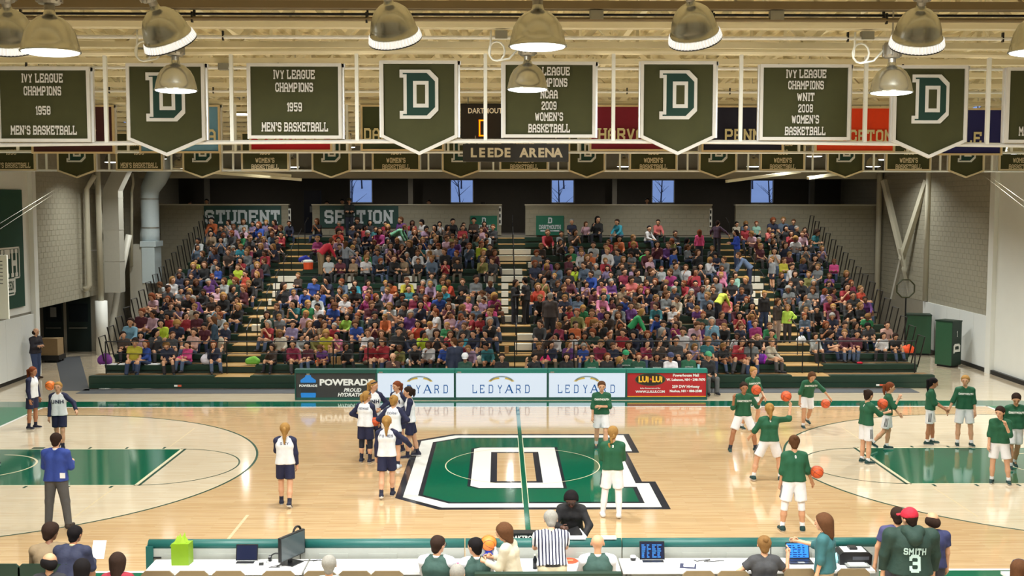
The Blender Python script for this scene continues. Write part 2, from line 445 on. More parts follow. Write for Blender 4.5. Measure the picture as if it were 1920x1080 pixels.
struct('trim_2', B(RX-.16, RX+.05, 14.15, 14.55, 0, CEIL), WHITE_P)
struct('baseboard_right', B(RX-.12, RX, -32, 20.9, 0, .15), BLACK_P)
struct('wall_rear', B(-18, 18, -32.4, -32, 0, CEIL), WHITE_P)
# far end: parapet walls of the concourse, back wall with windows, roof fascia
PY = 26.85
for k, (a, b) in enumerate(((-16.45, -10.45), (-9.33, -.46), (.67, 9.45), (10.58, RX))):
    block_wall('wall_far_%d' % (k+1), (a, PY, 0), (1,0,0), (0,-1,0), b-a, 2.86 if k in (0, 3) else 4.66, 6.06, BLOCK)
    struct('trim_%d' % (k+3), B(a-.03, b+.03, PY-.04, PY+.3, 6.06, 6.12), CREAM_P)
struct('wall_far_base', B(LX, RX, PY+.02, PY+.3, 0, 4.66), BLOCK_D)
struct('floor_concourse', B(LX, RX, PY+.3, 33, 4.5, 4.66), M('concourse_floor', (92, 88, 82), .7))
WY = 33.0
wins = [(-8.39, -7.18), (-3.13, -1.9), (2.15, 3.38), (7.43, 8.65), (12.62, 13.85)]
wz0, wz1 = 6.16, 7.40
mb = MB(); mb.box(LX-.4, RX+.4, WY, WY+.3, 4.5, wz0); mb.box(LX-.4, RX+.4, WY, WY+.3, wz1, CEIL)
xs = [LX-.4]+[v for w in wins for v in w]+[RX+.4]
for i in range(0, len(xs), 2): mb.box(xs[i], xs[i+1], WY, WY+.3, wz0, wz1)
struct('wall_concourse', mb, DARK_W)
GLASS = bpy.data.materials.new('window_glass'); GLASS.use_nodes = True
_b = GLASS.node_tree.nodes['Principled BSDF']; _b.inputs['Transmission Weight'].default_value = 1; _b.inputs['Roughness'].default_value = 0
_b.inputs['IOR'].default_value = 1.02
for k, (a, b) in enumerate(wins):
    fr = MB(); t = .05
    fr.box(a, a+t, WY-.02, WY+.1, wz0, wz1); fr.box(b-t, b, WY-.02, WY+.1, wz0, wz1)
    fr.box(a, b, WY-.02, WY+.1, wz0, wz0+t); fr.box(a, b, WY-.02, WY+.1, wz1-t, wz1)
    w = struct('window_%d' % (k+1), fr, M('window_frame_white', (190, 194, 200), .5))
    B(a+t, b-t, WY+.04, WY+.05, wz0+t, wz1-t).build('pane', GLASS, w)
# outdoors behind the windows: a snowy slope with bare trees
struct('ground_hillside', MB().add([(-60, 38, 4), (60, 38, 4), (60, 75, 15.5), (-60, 75, 15.5)], [(0,1,2,3)]), M('snow', (225, 232, 245), .8, var=.12, scale=.6))
rt = random.Random(3)
BARK = M('grey_bark', (70, 68, 78), .9)
tn = 0
for k, (a, b) in enumerate(wins):
    for j in range(2):
        x = (a+b)/2*1.18+rt.uniform(-.5, .5); y = 42+j*6; zb = 4+(y-38)*.31
        t = thing('bare_tree', 'bare grey tree outside, %s of those seen through the %s window from left' % (('nearer', 'farther')[j], ORD[k+1]), 'tree', (x, y, zb-.1), 0, 'bare trees outside')
        tr = MB(); top = Vector((rt.uniform(-.3, .3), 0, 3.5)); tr.tube([(0,0,0), tuple(top*.5), tuple(top)], [.06, .045, .015], 6)
        part('trunk', tr, BARK, t)
        br = MB()
        for q in range(12):
            h = rt.uniform(.7, 3.2); p = top*(h/3.5); an = rt.uniform(0, 6.28); l = rt.uniform(.4, 1.0)
            br.tube([tuple(p), tuple(p+Vector((math.cos(an)*l, math.sin(an)*l*.5, l*.8)))], [.02, .006], 5)
        part('branches', br, BARK, t)
# concourse ceiling, fascia, upper far wall
struct('ceiling_concourse', B(LX, RX, PY-.1, WY, 7.45, 7.6), M('concourse_ceiling', (90, 84, 74), .9))
struct('trim_fascia', B(LX, RX, PY-.35, PY, 7.31, 7.74), M('cream_fascia', (176, 168, 146), .7))
struct('wall_far_upper', B(LX, RX, PY, PY+.3, 7.6, CEIL), M('upper_wall', (160, 156, 144), .8))
for k, x in enumerate((388, 770, 1152, 1522, 1628)):
    X = at_y(x, 360, 31.5)[0]
    c = MB(); c.box(X-.12, X+.12, 31.4, 31.64, 4.66, 7.45)
    tag(c.build('concourse_column', M('grey_column', (126, 122, 112), .8)), 'square grey concourse column, %s from the left behind the far wall' % ORD[k+1], 'column', 'concourse columns')
# downlights added unseen behind the fascia to brighten the concourse
for k, X in enumerate((-13.2, -5.5, 0, 5.5, 11.2)):
    t = thing('added_downlight', 'unseen fill light added behind the far roof edge, %s from the left' % ORD[k+1], 'lamp', (X, 29.2, 7.45), 0, 'added concourse lights')
    part('trim_ring', MB().lathe([(.12, 0), (.12, -.02), (.09, -.02)], 16), WHITE_P, t); part('lens', MB().lathe([(.09, -.012), (.001, -.012)], 16), M('warm_lens', (255, 240, 220), .4, emit=3.0), t)
    ld = bpy.data.lights.new('added_downlight_light', 'AREA'); ld.shape = 'DISK'; ld.size = .16; ld.energy = 60; ld.color = (1, .93, .82)
    lo = bpy.data.objects.new('added_downlight_light', ld); COL.objects.link(lo); lo.parent = t; lo.location = (0, 0, -.03)
# doors
DOOR_M = M('dark_green_door', (18, 34, 32), .5)
DY = 20.56
for k, (xa, xb) in enumerate(((84, 123), (127, 172))):
    a, b = at_y(xa, 650, DY)[0], at_y(xb, 650, DY)[0]
    d = struct('door_%d' % (k+1), B(a, b, DY-.06, DY, 0, 2.25), DOOR_M)
    MB().tube([(a+.12, DY-.12, 1.0), (b-.12, DY-.12, 1.0)], .025).build('push_bar', STEEL, d)
    MB().box(a+.1, b-.1, DY-.075, DY-.06, 1.25, 2.0).build('door_window', M('dark_glass', (30, 36, 40), .15), d)
    if k == 0: B(a+.3, a+.55, DY-.085, DY-.076, 1.45, 1.85).build('door_notice', GREY_P, d)
a = at_y(125, 650, DY)[0]
struct('trim_door', B(a-.05, a+.05, DY-.12, DY, 0, 2.35), BLOCK_D)
d = struct('door_3', B(-10.3, -9.45, 30.2, 30.28, 4.66, 6.8), M('navy_door', (24, 30, 52), .5))
B(-10.0, -9.75, 30.17, 30.19, 5.7, 6.0).build('door_notice', GREY_P, d)

# ================================================================== ceiling
mb = MB(); px = .305
prof = [(0, 0), (.11, 0), (.15, .075), (.26, .075), (.305, 0)]
pts = []
x = -18.0
while x < 18.0:
    pts += [(x+a, z) for a, z in prof[:-1]]; x += px
n = len(pts)
mb.add([(a, -33, CEIL+z) for a, z in pts]+[(a, 34, CEIL+z) for a, z in pts], [(i, i+1, i+1+n, i+n) for i in range(n-1)])
CEILM = M('cream_roof_deck', (238, 224, 184), .5, var=.05, scale=1.5)
struct('ceiling', mb, CEILM)
struct('ceiling_top', B(-18, 18, -33, 34, CEIL+.1, CEIL+.2), CREAM_P)
TR_M = M('cream_steel', (228, 218, 188), .5, var=.06, scale=2)
TR_D = M('unlit_brown_steel', (112, 96, 68), .55, var=.1, scale=2)  # the near chord's unlit look, put into the colour
ZB, ZT = 8.75, 9.85
ty = [-18.2, -16.0, -13.8, -11.1]+[-11.6+2.15*i for i in range(1, 18)]
for k, Y in enumerate(ty):
    d = Y-CAM[1]; hw = min(17.2, .5*d+2.0)
    t = thing('roof_truss', 'cream steel roof truss spanning the hall, %s from the camera' % ORD[k+1], 'truss', (0, Y, ZB), 0, 'roof trusses')
    dark = k == 3
    m = TR_D if dark else TR_M
    c = MB(); c.box(-hw, hw, -.10, -.01, 0, .10); c.box(-hw, hw, .01, .10, 0, .10)
    part('bottom_chord', c, m, t)
    c = MB(); c.box(-hw, hw, -.09, .09, ZT-ZB-.08, ZT-ZB)
    part('top_chord', c, TR_M, t)
    P = 1.9; i0 = int(hw/P); meshes = {}
    for s in (-1, 1):
        meshes[s] = MB().bar((0, 0, .08), (s*P/2, 0, ZT-ZB-.06), .09, .09).mesh('web', TR_M)
    meshes[0] = MB().bar((0, 0, .08), (0, 0, ZT-ZB-.06), .05, .05).mesh('web', TR_M)
    sh = (k % 2)*.8
    for i in range(-i0, i0+1):
        for s in (-1, 1): link('web', meshes[s], t, (i*P+sh, 0, 0))
        if k < 12: link('web', meshes[0], t, (i*P+sh+P/2, 0, 0))
# purlins running toward the far wall
for k, X in enumerate((-15.5, -12.1, -8.7, -5.2, -1.8, 1.7, 5.1, 8.6, 12.0, 15.4)):
    c = MB(); c.box(X-.05, X+.05, -20, 26.8, 9.15, 9.3)
    tag(c.build('roof_purlin', TR_M), 'cream steel beam running lengthwise under the roof, %s from the left' % ORD[k+1], 'beam', 'lengthwise roof beams')
# conduits with hanger clips
for k, (Y, z, r, m) in enumerate(((-11.12, 8.62, .03, TR_D), (-11.0, 8.70, .018, BLACK_M), (-9.45, 8.62, .028, ALU), (-5.3, 8.66, .03, ALU), (-.9, 8.66, .03, ALU))):
    t = thing('ceiling_conduit', '%s conduit under the roof trusses, %s from the camera' % (('thick brown','thin black','white','white','white')[k], ORD[k+1]), 'conduit', (0, Y, z), 0, 'conduits')
    part('pipe', MB().tube([(-14, 0, 0), (14, 0, 0)], r, 8), m, t)
    for i in range(-5, 6):
        part('clip', MB().box(i*2.3-.012, i*2.3+.012, -.025, .025, -.05, .09), BLACK_M, t)
# ================================================================== bleachers
YB, PITCH, RISE, Z0, NR = 11.05, .86, .245, .42, 18
bl = thing('bleachers', 'dark green telescopic bleachers with wooden decks facing the court', 'bleachers', (0, YB, 0))
XL, XR = -14.2, 14.05
AIS = ((-10.05, -8.85), (-.62, .62), (9.25, 10.55))
SECT = ((XL, AIS[0][0]), (AIS[0][1], AIS[1][0]), (AIS[1][1], AIS[2][0]), (AIS[2][1], XR))
def seat_pos(i): return YB+PITCH*i, Z0+RISE*i     # front edge y, seat top z
AISWOOD = wood('aisle_step_wood', (182, 144, 88), (166, 130, 76), rough=.45, width=.2)
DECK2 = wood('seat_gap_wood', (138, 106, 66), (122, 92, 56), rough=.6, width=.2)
def row_inset(i): return 0 if i == 0 else .28
for i in range(NR):
    y, z = PITCH*i, Z0+RISE*i
    a, b = XL+row_inset(i), XR-row_inset(i)
    part('deck', MB().box(a, b, y+.02, y+PITCH+.02, z-.07, z-.03), DECK2, bl)
    for (sa, sb) in SECT:
        sa2, sb2 = max(sa, a), min(sb, b)
        m = MB().box(sa2, sb2, y, y+.27, z-.05, z+.012); m.box(sa2, sb2, y-.012, y+.02, z-(.37 if i == 0 else RISE*.62), z+.002)
        part('seat_board', m, BGREEN, bl)
    for (aa, ab) in AIS:
        part('aisle_step', MB().box(aa+.02, ab-.02, y+.0, y+PITCH, z-.05, z-.02), AISWOOD, bl)
        part('aisle_riser', MB().box(aa, ab, y-.005, y+.02, z-RISE, z-.051), BGREEN_D, bl)
    if i: part('riser', MB().box(a, b, y+.03, y+.05, z-RISE-.02, z-.07), BGREEN_D, bl)
part('front_panel', MB().box(XL, XR, -.03, -.005, .03, .19), BGREEN, bl)
part('front_panel', MB().box(XL, XR, -.03, -.005, .205, .40), BGREEN, bl)
for s in (XL, XR):
    part('end_panel', MB().box(min(s, s*.998), max(s, s*.998), 0, .8, 0, .38), BGREEN_D, bl)
# end guard frames, leaning forward over each row
MESHM = bpy.data.materials.new('black_wire_mesh'); MESHM.use_nodes = True; MATS['black_wire_mesh'] = MESHM
_nt = MESHM.node_tree; _b = _nt.nodes['Principled BSDF']; _b.inputs['Base Color'].default_value = (.012, .014, .013, 1)
_tc = _nt.nodes.new('ShaderNodeTexCoord'); _mp = _nt.nodes.new('ShaderNodeMapping'); _mp.inputs['Rotation'].default_value = (R(45), 0, 0)
_ck = _nt.nodes.new('ShaderNodeTexChecker'); _ck.inputs['Scale'].default_value = 42
_nt.links.new(_tc.outputs['Object'], _mp.inputs[0]); _nt.links.new(_mp.outputs[0], _ck.inputs[0])
_ma = _nt.nodes.new('ShaderNodeMath'); _ma.operation = 'MULTIPLY'; _ma.inputs[1].default_value = .3
_nt.links.new(_ck.outputs[1], _ma.inputs[0]); _nt.links.new(_ma.outputs[0], _b.inputs['Alpha'])
for i in range(1, NR):
    y, z = PITCH*i, Z0+RISE*i
    for s, X in ((-1, XL+.22), (1, XR-.22)):
        L, H, ln = .62, 1.02, .62
        c = [(0, y+.75-L, z-.1), (0, y+.75, z-.1), (0, y+.75-ln, z+H), (0, y+.75-L-ln, z+H)]
        fr = MB().tube([c[0], c[3], c[2], c[1]], .024, 6)
        f = part('guard_frame', fr, BLACK_M, bl, loc=(X, 0, 0))
        MB().poly(c).build('guard_mesh', MESHM, f)
# front rail and posts
RY = .62; rz = at_y(960, 640, YB+RY)[2]
def rx(x, y=660): return at_y(x, y, YB+RY)[0]
for k, (a, b) in enumerate(((198, 425), (425, 690), (690, 965), (965, 1076), (1076, 1408), (1408, 1535), (1535, 1716))):
    m = MB().tube([(rx(a), RY, rz), (rx(b), RY, rz)], .022, 6); m.tube([(rx(a), RY, rz-.42), (rx(b), RY, rz-.42)], .012, 6)
    part('front_rail', m, BLACK_M, bl)
for x in (198, 394, 425, 625, 690, 858, 965, 1076, 1408, 1505, 1535, 1716):
    part('rail_post', MB().tube([(rx(x), RY, Z0+.0), (rx(x), RY, rz)], .022, 6), BLACK_M, bl)
# aisle hand rails every second row
for k, X in enumerate((-9.35, 0.05, 9.9)):
    for i in range(2, NR, 2):
        y, z = PITCH*i, Z0+RISE*i
        h = .95 if k != 1 else 1.05
        m = MB().tube([(X, y+.1, z-.05), (X, y+.1, z+h-.1), (X, y+.25, z+h), (X, y+.95, z+h+RISE*.9), (X, y+1.05, z+h+RISE*.6)], .018, 6)
        part('aisle_rail', m, BLACK_M, bl)
# white painted letter pieces on the seat fronts
PAN = M('white_seat_letters', (214, 212, 200), .5, var=.04)
LET = [(474, 936, 995), (483, 933, 1002), (494.5, 990, 999), (494.5, 913, 920), (510, 907, 925), (510, 940, 979), (520.5, 907, 925), (520.5, 940, 981),
 (533, 912, 925), (533, 940, 953), (533, 975, 981), (548, 911, 925), (548, 940, 953), (548, 973, 981), (562, 911, 925), (562, 940, 953), (577, 940, 953),
 (594, 940, 963), (594, 965, 978), (636, 970, 1000), (652, 964, 997), (526.5, 521, 557), (526.5, 651, 664), (526.5, 748, 782), (537.5, 512, 552), (537.5, 652, 664), (537.5, 747, 781),
 (552, 511, 522), (567, 503, 509), (582, 496, 500), (600, 487, 496), (615, 472, 495), (526, 1405, 1425), (536, 1392, 1433), (552, 1404, 1416), (552, 1426, 1434),
 (566, 1412, 1440), (600, 1438, 1445), (615, 1437, 1470), (526, 1195, 1222)]
for (y, xa, xb) in LET:
    best = min(range(NR), key=lambda i: abs(to_px((at_y((xa+xb)/2, y, YB+PITCH*i)[0], YB+PITCH*i, Z0+RISE*i-.09))[1]-y))
    yy = YB+PITCH*best; z = Z0+RISE*best
    a, b = at_y(xa, y, yy)[0], at_y(xb, y, yy)[0]
    part('letter_panel', MB().box(a, b, PITCH*best-.022, PITCH*best-.011, z-.2, z+.014), PAN, bl)
    part('letter_panel', MB().box(a, b, PITCH*best-.012, PITCH*best+.26, z+.0125, z+.018), PAN, bl)
# maker's plates on the front
for x in (335, 1650):
    X = at_y(x, 721, YB)[0]
    part('maker_plate', MB().box(X-.14, X-.03, -.036, -.03, .08, .14), WHITE_P, bl)
    part('maker_plate', MB().box(X-.02, X+.1, -.036, -.03, .08, .14), M('orange_red', (214, 90, 60), .5), bl)

# ================================================================== far wall signs
def sign(name, label, x0, x1, y0, y1, Y, mat, texts, tmat, edge=None, group=None, cat='sign', font='block'):
    a, b = at_y(x0, y1, Y), at_y(x1, y0, Y); w = b[0]-a[0]; h = b[2]-a[2]
    t = thing(name, label, cat, ((a[0]+b[0])/2, Y, a[2]), 0, group)
    part('board', MB().box(-w/2, w/2, -.02, .02, 0, h), mat, t)
    for (s, hh, cz, ww, kw) in texts:
        vf = block_text(s, hh*h, **kw)
        if ww: k = ww*w/vf[2]; vf = ([(v[0]*k, v[1], v[2]) for v in vf[0]], vf[1])
        part('lettering', put(MB(), vf, (0, -.03, cz*h)), tmat, t)
    return t, w, h
SIGNW = M('sign_letter_white', (206, 214, 220), .6)
sign('wall_sign', 'dark green STUDENT sign with grey block letters on the far wall', 383, 527, 386, 427, PY-.05, SIGN_DG, [('STUDENT', .62, .5, .97, dict(w=1.5, sp=1.4))], SIGNW)
sign('wall_sign', 'dark green SECTION sign with grey block letters on the far wall', 600, 747, 386, 427, PY-.05, SIGN_DG, [('SECTION', .62, .5, .88, dict(w=1.5, sp=1.4))], SIGNW)
for k, (x0, x1, lab) in enumerate(((882, 932, 'green Dartmouth banner on the far wall left of the centre aisle'), (1005, 1057, 'green Dartmouth banner on the far wall right of the centre aisle'))):
    t, w, h = sign('wall_banner', lab, x0, x1, 404.5, 441, PY-.06, SIGN_G, [('D', .30, .76, None, dict(w=1.6, cond=.9)), ('DARTMOUTH', .22, .42, .8, dict(w=1.4, sp=1.2))], SIGNW, cat='banner')
    part('slogan_strip', MB().box(-.34*w, .34*w, -.035, -.022, .19*h, .26*h), SIGNW, t)
    part('slogan_text', put(MB(), font_text('BIG GREEN', .075), (0, -.038, .222*h)), SIGN_G, t)
# white bracket frames at the openings
for k, (x, y0) in enumerate(((545, 391), (940, 387), (1335, 391))):
    p = at_y(x-2, y0, PY-.02)
    t = thing('gate_bracket', 'white slotted gate bracket at the %s opening of the far wall' % ('left', 'centre', 'right')[k], 'bracket', (p[0], PY-.02, p[2]-.88), 0, 'gate brackets')
    m = MB(); m.box(-.06, .06, -.02, .02, 0, .88); part('plate', m, WHITE_P, t)
    for q in range(3): part('slot', MB().box(-.05, .02, -.03, -.02, .08+q*.28, .24+q*.28), BLACK_P, t)

# ================================================================== ducts, columns, braces
def col_label(o, l, c): return tag(o, l, c)
DUCT = M('painted_duct', (176, 172, 160), .5, var=.05)
DUCTW = M('pale_duct', (188, 200, 204), .45, var=.04)
p = at_z(178, 660)
t = thing('steel_column', 'white round steel column with a padded base left of the bleachers', 'column', (-16.75, 19.6, 0))
part('shaft', MB().tube([(0,0,2.2), (0,0,CEIL-.1)], .11, 16), CREAM_P, t, smooth=True)
part('base_sleeve', MB().tube([(0,0,0), (0,0,2.2)], .24, 20), WHITE_P, t, smooth=True)
pX = at_y(165, 450, 19.0)[0]
z1 = at_y(165, 540, 19.0)[2]; z2 = at_y(165, 345, 19.0)[2]
t = thing('drain_pipe', 'cream vertical pipe with elbows beside the left round column', 'pipe', (pX, 19.0, z1))
part('pipe', MB().tube([(-.22,0,-.05),(-.08,0,-.02),(0,0,.1),(0,0,z2-z1-.2),(.12,0,z2-z1),(.3,.1,z2-z1+.35)], .1, 12), CREAM_P, t, smooth=True)
part('bracket', MB().bar((0, 0, 1.5), ((-16.75-pX)*.7, .42, 1.5), .05, .05), STEEL, t)
def duct_box(name, label, X0, X1, Y0, Y1, z0, z1, bend=None, mat=DUCT):
    t = thing(name, label, 'duct', ((X0+X1)/2, (Y0+Y1)/2, z0))
    w, d, h = (X1-X0)/2, (Y1-Y0)/2, z1-z0
    m = MB().box(-w, w, -d, d, 0, h); part('casing', m, mat, t)
    for q in range(1, int(h/1.3)+1): part('seam', MB().box(-w-.012, w+.012, -d-.012, d+.012, q*1.3-.015, q*1.3+.015), mat, t)
    if bend:
        m = MB(); pr = []
        m.add([(-w,-d,h),(w,-d,h),(w,d,h),(-w,d,h)]+[(-w+bend,-d,h+.9),(w+bend,-d,h+.9),(w+bend,d,h+.9),(-w+bend,d,h+.9)]+[(-w+bend,-d,h+2.6),(w+bend,-d,h+2.6),(w+bend,d,h+2.6),(-w+bend,d,h+2.6)],
              [(0,1,5,4),(1,2,6,5),(2,3,7,6),(3,0,4,7),(4,5,9,8),(5,6,10,9),(6,7,11,10),(7,4,8,11)])
        part('offset_section', m, mat, t)
    return t
a = at_y(200, 548, 20.5); b = at_y(222, 358, 20.5)
duct_box('air_duct', 'tall grey rectangular air duct ending above the left bleacher corner', a[0], b[0]+.05, 20.3, 20.9, a[2], b[2], .45)
a = at_y(268, 527, 23.9); b = at_y(292, 330, 23.9); c = at_y(246, 500, 23.9)
t = thing('round_air_duct', 'large pale round air duct with an elbow in the far left corner', 'duct', ((c[0]+b[0])/2, 24.1, 0))
r = (b[0]-c[0])/2
zz = lambda y: at_y(270, y, 23.9)[2]
part('lower_casing', MB().box(-r*.95, r*.35, -.5, .5, 0, zz(458)), DUCT, t)
part('lower_casing', MB().box(r*.0, r*.95, -.55, .45, zz(530), zz(462)), DUCTW, t)
part('collar', MB().box(-r*.1, r*1.08, -.58, .5, zz(462), zz(452)), DUCTW, t)
part('pipe', MB().tube([(r*.35, 0, zz(458)), (r*.35, 0, zz(440)), (r*.4, 0, zz(425)), (r*.4, 0, zz(372)), (r*.45, 0, zz(355)), (r*.9, 0, zz(335)), (r*1.2, 0, zz(322)), (r*1.2, 0, zz(280))],
     [r*.7, r*.72, r*.66, r*.66, r*.7, r*.8, r*.85, r*.85], 20), DUCTW, t, smooth=True)
for y in (428, 374): part('band', MB().tube([(r*.4, 0, zz(y)), (r*.4, 0, zz(y-2))], r*.69, 20), STEEL, t)
# slanted pipe and brace on the left
a, b = at_y(242, 440, 21.5), at_y(220, 548, 21.3)
tag(MB().tube([tuple(a), tuple(b), tuple(at_y(212, 600, 20.9)), (-16.95, 20.85, 0)], .13, 12).build('brace_pipe', DUCT, smooth=True), 'slanted grey brace pipe beside the rectangular duct', 'pipe')
a, b = at_y(180, 338, 19.8), at_y(205, 430, 21.5)
tag(MB().bar(tuple(a), tuple(b), .16, .16).build('diagonal_brace', CREAM_P), 'cream diagonal steel brace next to the left round column', 'brace')
tag(MB().tube([tuple(at_y(248, 325, 23.5)), tuple(at_y(250, 345, 23.5)), tuple(at_y(247, 360, 23.5)), tuple(at_y(247, 500, 23.5))], .06, 8).build('thin_pipe', CREAM_P, smooth=True), 'thin cream pipe in front of the large round duct', 'pipe')
# right side columns and Y brace
for k, (x, yb, Y) in enumerate(((1648, 560, 26.4), (1740, 563, 20.7))):
    X = at_y(x, 400, Y)[0]
    t = thing('steel_column', ('pale steel column in the far right corner', 'pale steel column above the end of the right wall padding')[k], 'column', (X, Y, 0))
    part('shaft', MB().tube([(0,0,.0 if k == 0 else 2.1), (0,0,CEIL-.1)], .13 if k == 0 else .12, 14), CREAM_P, t, smooth=True)
j = at_y(1690, 482, 22.6)
t = thing('wall_brace', 'white steel Y-shaped brace in front of the right block wall', 'brace', (0, 0, 0))
part('long_arm', MB().bar(tuple(at_y(1657, 338, 24.5)), tuple(at_y(1718, 592, 22.6)), .2, .2), CREAM_P, t)
part('short_arm', MB().bar(tuple(at_y(1738, 338, 21.2)), tuple(at_y(1690, 486, 22.7)), .2, .2), CREAM_P, t)
part('gusset', MB().bar(tuple(at_y(1687, 466, 22.6)), tuple(at_y(1694, 500, 22.6)), .3, .06), CREAM_P, t)
part('lower_arm', MB().bar(tuple(at_y(1690, 486, 22.8)), tuple(at_y(1673, 560, 23.3)), .16, .1), DUCT, t)

# ================================================================== green equipment cabinets and net target on the right
CAB = M('green_cabinet', (44, 84, 58), .5, var=.08); CABD = M('dark_green_cabinet_shade', (26, 48, 38), .5)
def cabinet(label, xf, yf, w, d, h, rz, logo):
    p = at_z(xf, yf)
    t = thing('equipment_cabinet', label, 'cabinet', (p[0], p[1], 0), rz, 'rolling equipment cabinets')
    part('body', MB().box(-w, 0, 0, d, .08, h), CAB, t)
    part('base', MB().box(-w+.05, -.05, .05, d-.05, 0, .08), BLACK_P, t)
    part('side_panel', MB().box(0, .02, .0, d, .08, h), CABD, t)  # shade of the unlit side, put into a darker green
    part('top_panel', MB().box(-w-.02, .03, -.02, d+.02, h, h+.05), CABD, t)
    if logo:
        m = MB(); vf = block_text('D', .42, w=1.7, cond=1.0)
        m.add([(.03-v[1], d*.5+v[2], h*.42+v[0]) for v in vf[0]], vf[1]); part('letter', m, WHITE_P, t)
        vf = block_text('1', .22, w=1.0)
        m = MB().add([(.03-v[1], d*.5+v[0], h*.74+v[2]) for v in vf[0]], vf[1]); part('number', m, WHITE_P, t)
    return t
cabinet('dark green equipment cabinet with white logo on its side, nearer one', 1783, 690, .7, .58, 1.72, R(-56), True)
cabinet('dark green equipment cabinet half hidden behind the other cabinet', 1744, 667, .9, .7, 1.62, R(-14), False)
c = at_y(1698, 541, 18.6); ringr = 18*(18.6-CAM[1])/FPX
t = thing('throwing_net', 'octagonal ring net target on a pole at the right rear', 'net', (c[0], 18.6, 0))
m = MB()
pts = [(ringr*math.cos(R(22.5+45*i)), 0, c[2]+ringr*math.sin(R(22.5+45*i))) for i in range(8)]
for i in range(8): m.tube([pts[i], pts[(i+1) % 8]], .03, 6)
part('ring', m, M('olive_black', (58, 60, 34), .5), t)
m = MB()
for i in range(-5, 6):
    q = i*ringr/6; e = math.sqrt(max(0, ringr**2-q*q))*.95
    m.tube([(q, .02, c[2]-e), (q, .02, c[2]+e)], .004, 3); m.tube([(-e, .02, c[2]+q), (e, .02, c[2]+q)], .004, 3)
part('netting', m, GREY_P, t)
part('pole', MB().tube([(.05, .05, 0), (.02, 0, c[2]-ringr)], .03, 8), BLACK_M, t)
# tan cart / boxes near the left doors
p = at_z(97, 678)
t = thing('storage_box', 'brown cardboard box on a dark base by the left wall pad', 'box', (p[0], p[1], 0))
part('carton', MB().box(-.36, .36, -.3, .3, .28, .92), M('cardboard', (150, 124, 88), .8), t)
part('flap', MB().box(-.37, .37, -.31, .0, .92, .935), M('cardboard_light', (166, 140, 102), .8), t)
part('trolley', MB().box(-.42, .42, -.36, .36, .1, .28), BLACK_P, t)
for sx in (-.33, .33):
    for sy in (-.28, .28): part('wheel', MB().tube([(sx-.02, sy, .05), (sx+.02, sy, .05)], .05, 10), BLACK_P, t)
# Dartmouth wall banner on the left wall
t = thing('wall_banner', 'large dark green banner with white outlined letters on the left white wall', 'banner', (LX+.03, 9.5, 0))
zb, zt = at_x(0, 590, LX)[2]+.12, at_x(0, 355, LX)[2]
y2 = at_x(41, 450, LX)[1]-9.5
part('cloth', MB().box(0, .02, -7, y2, zb, zt), M('banner_forest_green', (24, 66, 50), .7), t)
def wall_txt(s, h, yend, z, mat, name, w=1.5, cond=.75, x=.03):
    vf = block_text(s, h, w=w, cond=cond); mx = max(v[0] for v in vf[0])
    part(name, MB().add([(x-v[1], yend-mx+v[0], z+v[2]) for v in vf[0]], vf[1]), mat, t)
zc = (at_x(24, 493, LX)[2])
yT = at_x(30, 500, LX)[1]-9.5
wall_txt('DARTMOUTH', .95, yT, zc, WHITE_P, 'lettering', cond=.62)
m = MB(); yo = at_x(34, 500, LX)[1]-9.5; zu, zl = at_x(34, 462, LX)[2], at_x(34, 521, LX)[2]
m.box(.02, .035, yo-.06, yo, zl, zu); m.box(.02, .035, yo-2.0, yo, zu-.06, zu); m.box(.02, .035, yo-.45, yo, zl, zl+.05)
zl2 = at_x(30, 552, LX)[2]; m.box(.02, .035, yo-.5, yo-.45, zl2, zl); m.box(.02, .035, yo-3, yo-.45, zl2, zl2+.05)
part('shield_outline', m, WHITE_P, t)
zn = (at_x(22, 535, LX)[2]); yn = at_x(26, 535, LX)[1]-9.5
part('slogan_strip', MB().box(.02, .03, yn-3, yn, zn-.24, zn+.24), WHITE_P, t)
wall_txt('BIG GREEN', .3, yn-.15, zn, M('banner_forest_green', (24, 66, 50)), 'slogan_text', w=1.2, cond=.6, x=.036)
# white panel with black ticks at the left frame edge (edge of the basket's board)
p = at_y(9, 598, 4.2); q = at_y(9, 478, 4.2)
t = thing('marked_panel', 'white panel with black tick marks at the left picture edge', 'panel', (p[0], 4.2, p[2]))
part('board', MB().box(-.9, .12, -.03, .03, 0, q[2]-p[2]), WHITE_P, t)
for i in range(7): part('tick', MB().box(-.12, .0, -.036, -.03, .95+i*.1, .97+i*.1), BLACK_P, t)
part('hanger', MB().tube([(-.5, 0, q[2]-p[2]), (-.5, 0, 8.8-p[2])], .02, 6), BLACK_M, t)
for k, (pa, pb) in enumerate((((-10, 425), (158, 322)), ((-10, 436), (152, 330)), ((1830, 318), (1935, 400)), ((1838, 318), (1935, 388)))):
    a, b = (pa, pb)
    tag(MB().tube([tuple(at_y(*a, 3.0)), tuple(at_y(*b, 10.0))] if k < 2 else [tuple(at_y(*a, 10.0)), tuple(at_y(*b, 3.0))], .005, 5).build('steel_cable', M('grey_cable', (130, 126, 112), .6)),
        'thin %s steel cable slanting across the %s upper corner' % (('upper', 'lower', 'lower', 'upper')[k], ('left', 'left', 'right', 'right')[k]), 'cable')
